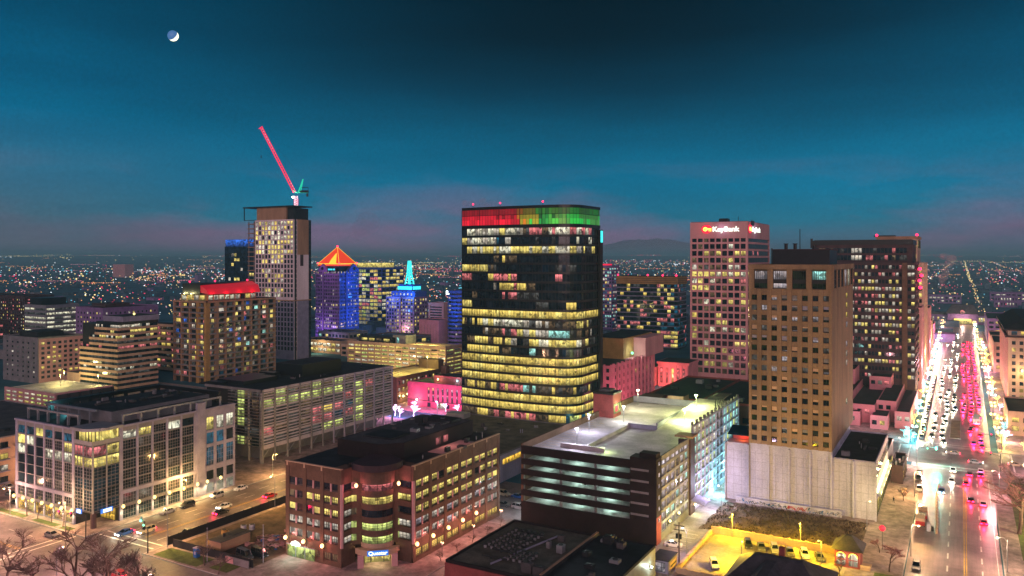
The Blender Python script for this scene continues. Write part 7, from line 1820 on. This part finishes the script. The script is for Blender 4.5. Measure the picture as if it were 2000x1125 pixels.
for i, (k, x, y, s, t) in enumerate((('tall', -161, 99.5, 1.25, 'tall bare tree beside the long signal arm'), ('wide', -152.5, 101, 1.12, 'spreading bare tree left of the two red cars'), ('slim', -139, 100.5, 1.35, 'slim bare tree right of the red cars'), ('wide', -173, 98.5, .95, 'low bare tree near the picture edge, first of the row'), ('tall', -182, 97, 1.0, 'bare tree at the very bottom picture corner'),
                                   ('tall', -146.5, 97.5, 1.4, 'tall bare tree whose twigs cover the red cars'), ('young', -154, 126.5, 1.2, 'small bare tree before the site trailer'), ('young_b', -147, 124.6, 1.2, 'orange lit small tree beside the site hoarding'))):
    tree(k, x, y, t, 'bare trees along the front road', s, i * 1.3, .02)
for i, (x, y) in enumerate(((-236, 120 + 6), (-226.5, 126.5), (-221, 126.2), (-215, 126.6), (-209, 126.1), (-250, 127), (-258, 131))):
    tree('young' if i % 2 else 'young_b', x, y, 'young leafless street tree below the corner office, %s from the picture edge' % ORD[6 - i if False else i].replace('nearest', 'first'), 'young trees below the corner office', .9 + .1 * (i % 3), i * 1.1)
for i, y in enumerate((156, 163, 170, 177, 184)): tree('young_b', -107.6, y, 'thin bare pavement tree beside the brick office, %s from its entrance' % ORD[i], 'pavement trees beside the brick office', .62, i * .9)
for i, (x, y, s) in enumerate(((-224.5, 289, 1.0), (-220.8, 287.5, .8), (-215.5, 291, 1.05), (-226, 306, .75), (-210, 308.5, .75), (-203, 308, .8))):
    e = tree('lights', x, y, ['tree wrapped in white lights, tallest on the near side of the plaza', 'small light wrapped tree between two taller ones', 'wide light wrapped tree nearest the glass tower plaza', 'light wrapped tree at the near end of the magenta block', 'light wrapped tree before the lit door of the magenta block', 'light wrapped tree close to the glass tower edge'][i], 'trees wrapped in lights', s, i, name='lit_tree')
    if i < 3: light(e, (0, -2, 3), (.8, .35, 1), 700, 1)
for i, (x, y) in enumerate(((-18.6, 352), (-17.4, 347.5), (-20.5, 357))):
    e = tree('cyan', x, y, ['cyan lit tree on the terrace corner, middle of three', 'cyan lit tree nearest the traffic signal', 'cyan lit tree behind the other two'][i], 'cyan lit trees at the terrace corner', .8, i, name='lit_tree')
    if i < 2: light(e, (0, -2, 3), (.35, .95, 1), 1300, 1)
for i, (x, y) in enumerate(((13.5, 349), (13.3, 356), (13.8, 363), (20, 352), (26, 353))):
    e = tree('gold', x, y, 'tree hung with golden lights on the hotel corner, %s' % ['first at the kerb', 'second at the kerb', 'third at the kerb', 'first along the cross street', 'second along the cross street'][i], 'golden trees at the hotel corner', .8, i, name='lit_tree')
    if i % 2 == 0: light(e, (0, -2, 3), (1, .8, .2), 1000, 1)
for i, y in enumerate((372, 392, 416, 438)): tree('young', 15.6, y, 'bare pavement tree on the hotel side of the avenue, %s from the crossing' % ORD[i], 'bare trees on the hotel side', 1.1, i)
rt = random.Random(14)
for i in range(36):  # rows extended with added lit trees, to colour the avenue light
    sd_ = i % 2; y = 362 + (i // 2) * 25 + rt.uniform(-8, 8); k = rt.choice(['gold', 'gold', 'cyan', 'lights']) if sd_ else rt.choice(['gold', 'cyan', 'cyan', 'lights'])
    e = tree(k, (14.6 if sd_ else -18.0) + rt.uniform(-.8, .8), y, '%s lit tree added on the %s side of the avenue, %s of its row' % ({'gold': 'golden', 'cyan': 'cyan', 'lights': 'white'}[k], 'hotel' if sd_ else 'office', ORD[i // 2].replace('nearest', 'first')), 'lit trees along the %s side of the avenue' % ('hotel' if sd_ else 'office'), rt.uniform(.6, 1.0), i, name='lit_tree')
    light(e, (0, -2, 4), {'gold': (1, .7, .2), 'cyan': (.3, .9, 1), 'lights': (1, .35, .6)}[k], 1500, 1)
# ================================================================ small things of the ground
def wall_seg(name, x0, x1, y0, y1, h, mat, label, cat='wall', posts=0, z=0):
    b = MB().mat(mat).box(x0, x1, y0, y1, z, z + h).box(x0 - .08, x1 + .08, y0 - .08, y1 + .08, z + h, z + h + .12)
    lx = x1 - x0 > y1 - y0
    for i in range(posts):
        t = (i + .5) / posts; cx, cy_ = (x0 + (x1 - x0) * t, (y0 + y1) / 2) if lx else ((x0 + x1) / 2, y0 + (y1 - y0) * t)
        b.box(cx - .35, cx + .35, cy_ - .35, cy_ + .35, z, z + h + .3)
    return solo(name, b, label, cat)
wall_seg('retaining_wall', -57, -27, 206.4, 206.9, 1.8, 'tan_light', 'tan retaining wall with pilasters behind the parked cars', posts=7)
wall_seg('retaining_wall', -57.2, -56.7, 177, 206.3, 1.0, 'tan_light', 'low tan wall between the driveway and the yellow lot', posts=5)
wall_seg('retaining_wall', -56.6, -45, 176.2, 176.7, 1.3, 'tan_light', 'low wall with lit cap at the near edge of the yellow lot', posts=3)
gw = MB().mat('white_panel').box(-58, -29, 236.2, 236.6, 0, 1.9)
rg = random.Random(9)
for k in range(90):
    x = -57.5 + 28 * k / 90 + rg.uniform(-.3, .3); m = 'sign_red' if 44 < k < 62 else rg.choice(['paint_blue', 'blue_glass', 'lilac_panel', 'steel_gray', 'dark_metal'])
    m = {'sign_red': 'car_red'}.get(m, m); z0 = rg.uniform(.2, 1.0)
    gw.mat(m).tube([(x, 236.15, z0), (x + rg.uniform(-.5, .7), 236.14, z0 + rg.uniform(.2, .8)), (x + rg.uniform(-.2, .9), 236.15, z0 + rg.uniform(-.2, .7))], .09, 4)
solo('graffiti_wall', gw, 'low white wall covered in graffiti under the white base', 'wall')
# scrub covered bank
b = MB().mat('soil'); nx, ny = 24, 12; rs_ = random.Random(2)
def bank(x, y):
    u, v = (x + 61) / 39, (y - 208) / 27
    return .12 + 1.0 * max(0, math.sin(math.pi * min(1, max(0, u)))) ** .6 * max(0, math.sin(math.pi * min(1, max(0, v)))) ** .7
hts = {}
for i in range(nx + 1):
    for j in range(ny + 1):
        x, y = -61 + 39 * i / nx, 208 + 27 * j / ny; b.v.append((x, y, bank(x, y) + rs_.uniform(-.12, .12)))
for i in range(nx):
    for j in range(ny): n = i * (ny + 1) + j; b.face((n, n + ny + 1, n + ny + 2, n + 1))
ground('scrub_bank_ground', b)
b = MB().mat('scrub')
for k in range(2200):
    x, y = -60.5 + 38 * rs_.random(), 208.5 + 26 * rs_.random(); z = bank(x, y) - .1; s = rs_.uniform(.15, .55)
    if k % 3 == 0: b.mat(rs_.choice(['scrub', 'scrub', 'soil', 'dark_brown']))
    for q in range(4):
        a = rs_.uniform(0, 6.28); t = Vector((math.cos(a) * s * .7, math.sin(a) * s * .7, s)); sd_ = Vector((-math.sin(a), math.cos(a), 0)) * s * .22
        p = Vector((x, y, z)); b.poly([p - sd_, p + sd_, p + t + sd_ * .6, p + t * 1.1 - sd_ * .4])
tag(link('scrub', b.mesh('scrub')), 'dry brown scrub covering the bank below the white base', 'scrub', kind='stuff')
# building site
b = MB().mat('dark_metal').box(-172.9, -172.75, 131, 205, 0, 2.2)
for k in range(25): b.box(-173.0, -172.7, 131 + k * 3, 131.12 + k * 3, 0, 2.3)
solo('site_fence', b, 'dark site fence along the side street', 'fence')
b = MB().mat('dark_metal').box(-171, -143, 131.0, 131.15, 0, 2.0)
for k in range(10): b.box(-171 + k * 3, -170.9 + k * 3, 130.95, 131.2, 0, 2.1)
solo('site_fence', b, 'dark site fence along the front lawn', 'fence')
b = MB().mat('gray_panel').box(-151, -143.5, 130.2, 130.4, 0, 1.8).mat('pink_stone').box(-151.2, -148.6, 130.1, 130.2, .3, 1.7); solo('hoarding', b, 'grey site hoarding with a pale poster beside the brick office', 'hoarding')
e = empty('site_trailer', (-158, 137.5, .17), 'long tan site trailer with a ribbed roof', 'trailer', rz=rad(0))
link('body', MB().mat('tan_concrete').box(-2.0, 2.0, -4.6, 4.6, .5, 2.9).mat('ochre_panel').box(-4.6, -2.1, -3, 5, .3, 2.1).mesh('body'), e); link('roof', MB().mat('roof_gray').box(-2.2, 2.2, -4.8, 4.8, 2.9, 3.1).mat('tan_light').box(-3.6, -3.2, -2.6, 4.6, 2.1, 2.25).mat('dark_metal').box(-1.0, 1.0, 0, 4, 3.1, 3.2).ball((-.5, -1.5, 3.4), .5).mesh('roof'), e)
rb = random.Random(31)
b = MB().mat('rubble')
for k in range(160):
    x, y = -151 + rb.gauss(0, 2.2), 145 + rb.gauss(0, 2.8); s = rb.uniform(.2, .75); 
    if x > -144: continue
    b.mat(rb.choice(['rubble', 'pink_stone', 'soil', 'rubble']) if k % 17 else 'paint_blue')
    b.hexa([(x + rb.uniform(.7, 1) * s * a, y + rb.uniform(.7, 1) * s * c, .15 + (s * rb.uniform(.8, 1.3) if t else 0) + max(0, 1.2 - .3 * math.hypot(x + 151, y - 145))) for t in (0, 1) for a, c in ((-1, -1), (1, -1), (1, 1), (-1, 1))])
tag(link('rubble', b.mesh('rubble')), 'heap of pink rubble between the site trailer and the brick office', 'rubble', kind='stuff')
for i, (x, y, c, lab) in enumerate(((-165, 148, 'white_panel', 'white drum on the dark site ground'), (-163.5, 149.5, 'white_panel', 'second white drum close beside the first'), (-166.5, 143, 'ochre_panel', 'ochre drum nearest the site fence'), (-164.5, 143.5, 'ochre_panel', 'ochre drum next to the pale tank'), (-161.5, 145.5, 'steel_gray', 'pale tank lying among the drums'))):
    solo('drum', MB().mat(c).cyl(x, y, .16, 1.5, .75, 12).mat('dark_metal').cyl(x, y, 1.5, 1.56, .6, 12).cyl(x, y, .7, .76, .78, 12), lab, 'drum', 'drums on the building site')
solo('container', MB().mat('lilac_panel').box(-151, -146.5, 171, 173.4, .16, 2.4).mat('steel_gray').box(-151.05, -146.45, 170.95, 173.45, 2.4, 2.5), 'pale flat container on the site beside the brick office', 'container')
solo('container', MB().mat('car_red').box(-147.8, -143.6, 176, 178, .16, 2.2).mat('white_panel').box(-150.5, -147.9, 176.2, 177.8, .16, 1.9), 'red and white container at the far end of the site', 'container')
solo('flagpole', MB().mat('white_panel').cyl(-143.4, 134.5, .16, 9, .09, 7, .05).ball((-143.4, 134.5, 9), .14), 'white flagpole before the brick office', 'flagpole')
solo('flagpole', MB().mat('white_panel').cyl(-155.5, 128.5, .16, 8, .09, 7, .05).ball((-155.5, 128.5, 8), .14), 'white pole on the lawn before the site trailer', 'flagpole')
solo('portable_toilet', MB().mat('paint_blue').box(-160.5, -159.4, 128.6, 129.7, .15, 2.3).mat('white_panel').box(-160.6, -159.3, 128.5, 129.8, 2.3, 2.5).box(-160.2, -159.7, 128.57, 128.6, .9, 1.6), 'narrow blue booth on the lawn by the site', 'booth')
e = empty('utility_pole', (-57.2, 179.8, .17), 'dark wooden utility pole with crossarms and transformers', 'utility pole')
m = MB().mat('dark_brown').cyl(0, 0, 0, 10.5, .2, 8, .14); link('pole', m.mesh('pole'), e)
for z in (8.6, 9.6): link('crossarm', MB().mat('dark_brown').box(-1.3, 1.3, -.08, .08, z, z + .16).mat('steel_gray').cyl(-1.1, 0, z + .16, z + .4, .06, 5).cyl(0, .12, z + .16, z + .4, .06, 5).cyl(1.1, 0, z + .16, z + .4, .06, 5).mesh('crossarm'), e)
for x in (-.45, .45): link('transformer', MB().mat('dark_metal').cyl(x, -.25, 6.8, 7.9, .28, 10).mesh('transformer'), e)
# roadworks barrier on the avenue: chain of concrete blocks, each with a white plate
for i in range(16):
    t = i / 15; x = -5.9 - .7 * math.sin(t * 2.6) * t - .4 * t; y = 235 + 46 * t
    solo('barrier', MB().mat('tan_light').hexa([(x - .3, y, .02), (x + .3, y, .02), (x + .3, y + 2.9, .02), (x - .3, y + 2.9, .02), (x - .1, y, .95), (x + .1, y, .95), (x + .1, y + 2.9, .95), (x - .1, y + 2.9, .95)]).mat('road_white').box(x + .2, x + .3, y + .6, y + 1.1, .6, .9), 'pale concrete barrier block of the roadworks, %s from its near end' % ORD[i].replace('nearest', 'first'), 'barrier', 'roadworks barrier blocks')
solo('gate_box', MB().mat('white_panel').box(-8.2, -7.4, 236, 238, .05, 1.9).mat('dark_metal').box(-7.2, -6.6, 236.6, 237.2, .05, 1.3), 'small pale cabinet at the near end of the barrier', 'cabinet')
solo('red_lamp_post', MB().mat('sign_red').ball((-17.2, 215.5, 5.4), .75, 8, 6).mat('dark_metal').cyl(-17.2, 215.5, .14, 4.7, .06, 5), 'round red lamp on a thin post over the pavement', 'lamp post')
for i, (x, y) in enumerate(((-15.6, 272), (-15.4, 268))): solo('planter', MB().mat('tan_light').hexa([(x - .6, y - .6, .14), (x + .6, y - .6, .14), (x + .6, y + .6, .14), (x - .6, y + .6, .14), (x - .8, y - .8, 1.2), (x + .8, y - .8, 1.2), (x + .8, y + .8, 1.2), (x - .8, y + .8, 1.2)]), 'pale square planter on the pavement, %s the crossing' % ('nearer' if i == 0 else 'farther from'), 'planter', 'planters by the white base')
def person(x, y, rz, label, top='paint_blue'):
    b = MB().mat('dark_metal'); P = lambda a, c, z: (x + math.cos(rz) * a - math.sin(rz) * c, y + math.sin(rz) * a + math.cos(rz) * c, z + .14)
    for s, st in ((-.1, .28), (.1, -.24)):
        b.mat('dark_metal').tube([P(s, st, .04), P(s, st * .5 + .04, .46), P(s * .9, 0, .9)], [.05, .07, .1], 7); b.tube([P(s, st - .06, .04), P(s, st + .18, .04)], .045, 6)
    b.mat(top).tube([P(0, 0, .86), P(0, 0, 1.1), P(0, .02, 1.38), P(0, .03, 1.5)], [.16, .15, .2, .08], 9)
    for s, st in ((-1, -.2), (1, .22)): b.tube([P(.19 * s, .02, 1.4), P(.24 * s, st * .5, 1.12), P(.23 * s, st, .88)], [.065, .05, .035], 6)
    b.mat('tan_light').tube([P(0, .03, 1.46), P(0, .04, 1.56)], .055, 7).ball(P(0, .05, 1.66), .105, 9, 7, 1.2); b.mat('dark_brown').ball(P(0, .02, 1.71), .105, 9, 7, 1.0)
    solo('person', b, label, 'person')
person(-17.6, 258.5, .4, 'person in dark clothes walking past the lit side of the white base', 'dark_metal')
m = bpy.data.materials.new('steam'); m.use_nodes = True; t = m.node_tree; t.nodes.clear(); MATS['steam'] = m
pv = N(t, 'ShaderNodeVolumePrincipled'); pv.inputs['Color'].default_value = (1, .75, .85, 1); pv.inputs['Density'].default_value = .075
mo = N(t, 'ShaderNodeOutputMaterial'); t.links.new(pv.outputs[0], mo.inputs['Volume'])
m2 = m.copy(); m2.name = 'thin_steam'; MATS['thin_steam'] = m2; m2.node_tree.nodes['Principled Volume'].inputs['Density'].default_value = .011; m2.node_tree.nodes['Principled Volume'].inputs['Color'].default_value = (1, .6, .75, 1)  # pink glow by the pyramid is put into this volume's colour
rq = random.Random(6)
for (px, py, D, dx, dz, n, r0, lab) in ((985, 402, 352, -16, 1.5, 14, 1.3, 'thin pink steam drifting off the roof of the glass tower'), (1838, 560, 560, 6, 22, 16, 2.2, 'pale pink steam rising behind the beige tower'), (690, 470, 740, 14, 18, 18, 7.0, 'broad steam cloud tinted with the pink glow beside the pyramid roof')):
    b = MB().mat('steam' if r0 < 5 else 'thin_steam')
    for k in range(n):
        t_ = k / (n - 1); p = view_pt(px, D, CAMZ - (py - 503) / 1556 * D) + VR * (dx * t_ + rq.gauss(0, .5 + t_)) + Vector((0, 0, dz * t_ + rq.gauss(0, .3 + .5 * t_))) + VD * rq.gauss(0, 1)
        b.ball(p, r0 * (.7 + .9 * t_) * rq.uniform(.8, 1.2), 14, 9, .75)
    tag(link('steam', b.mesh('steam')), lab, 'steam', kind='stuff')
# ================================================================ haze: pale even air over the town
HAZE = 1.6e-4
if HAZE:
    m = bpy.data.materials.new('haze'); m.use_nodes = True; t = m.node_tree; t.nodes.clear()
    pv = N(t, 'ShaderNodeVolumePrincipled'); pv.inputs['Color'].default_value = (.40, .93, 1.0, 1); pv.inputs['Density'].default_value = HAZE; pv.inputs['Anisotropy'].default_value = 0
    mo = N(t, 'ShaderNodeOutputMaterial'); t.links.new(pv.outputs[0], mo.inputs['Volume']); MATS['haze'] = m
    hz = MB().mat('haze').box(-20500, 20500, -2000, 20500, -1, 168)
    tag(link('haze', hz.mesh('haze')), kind='stuff')
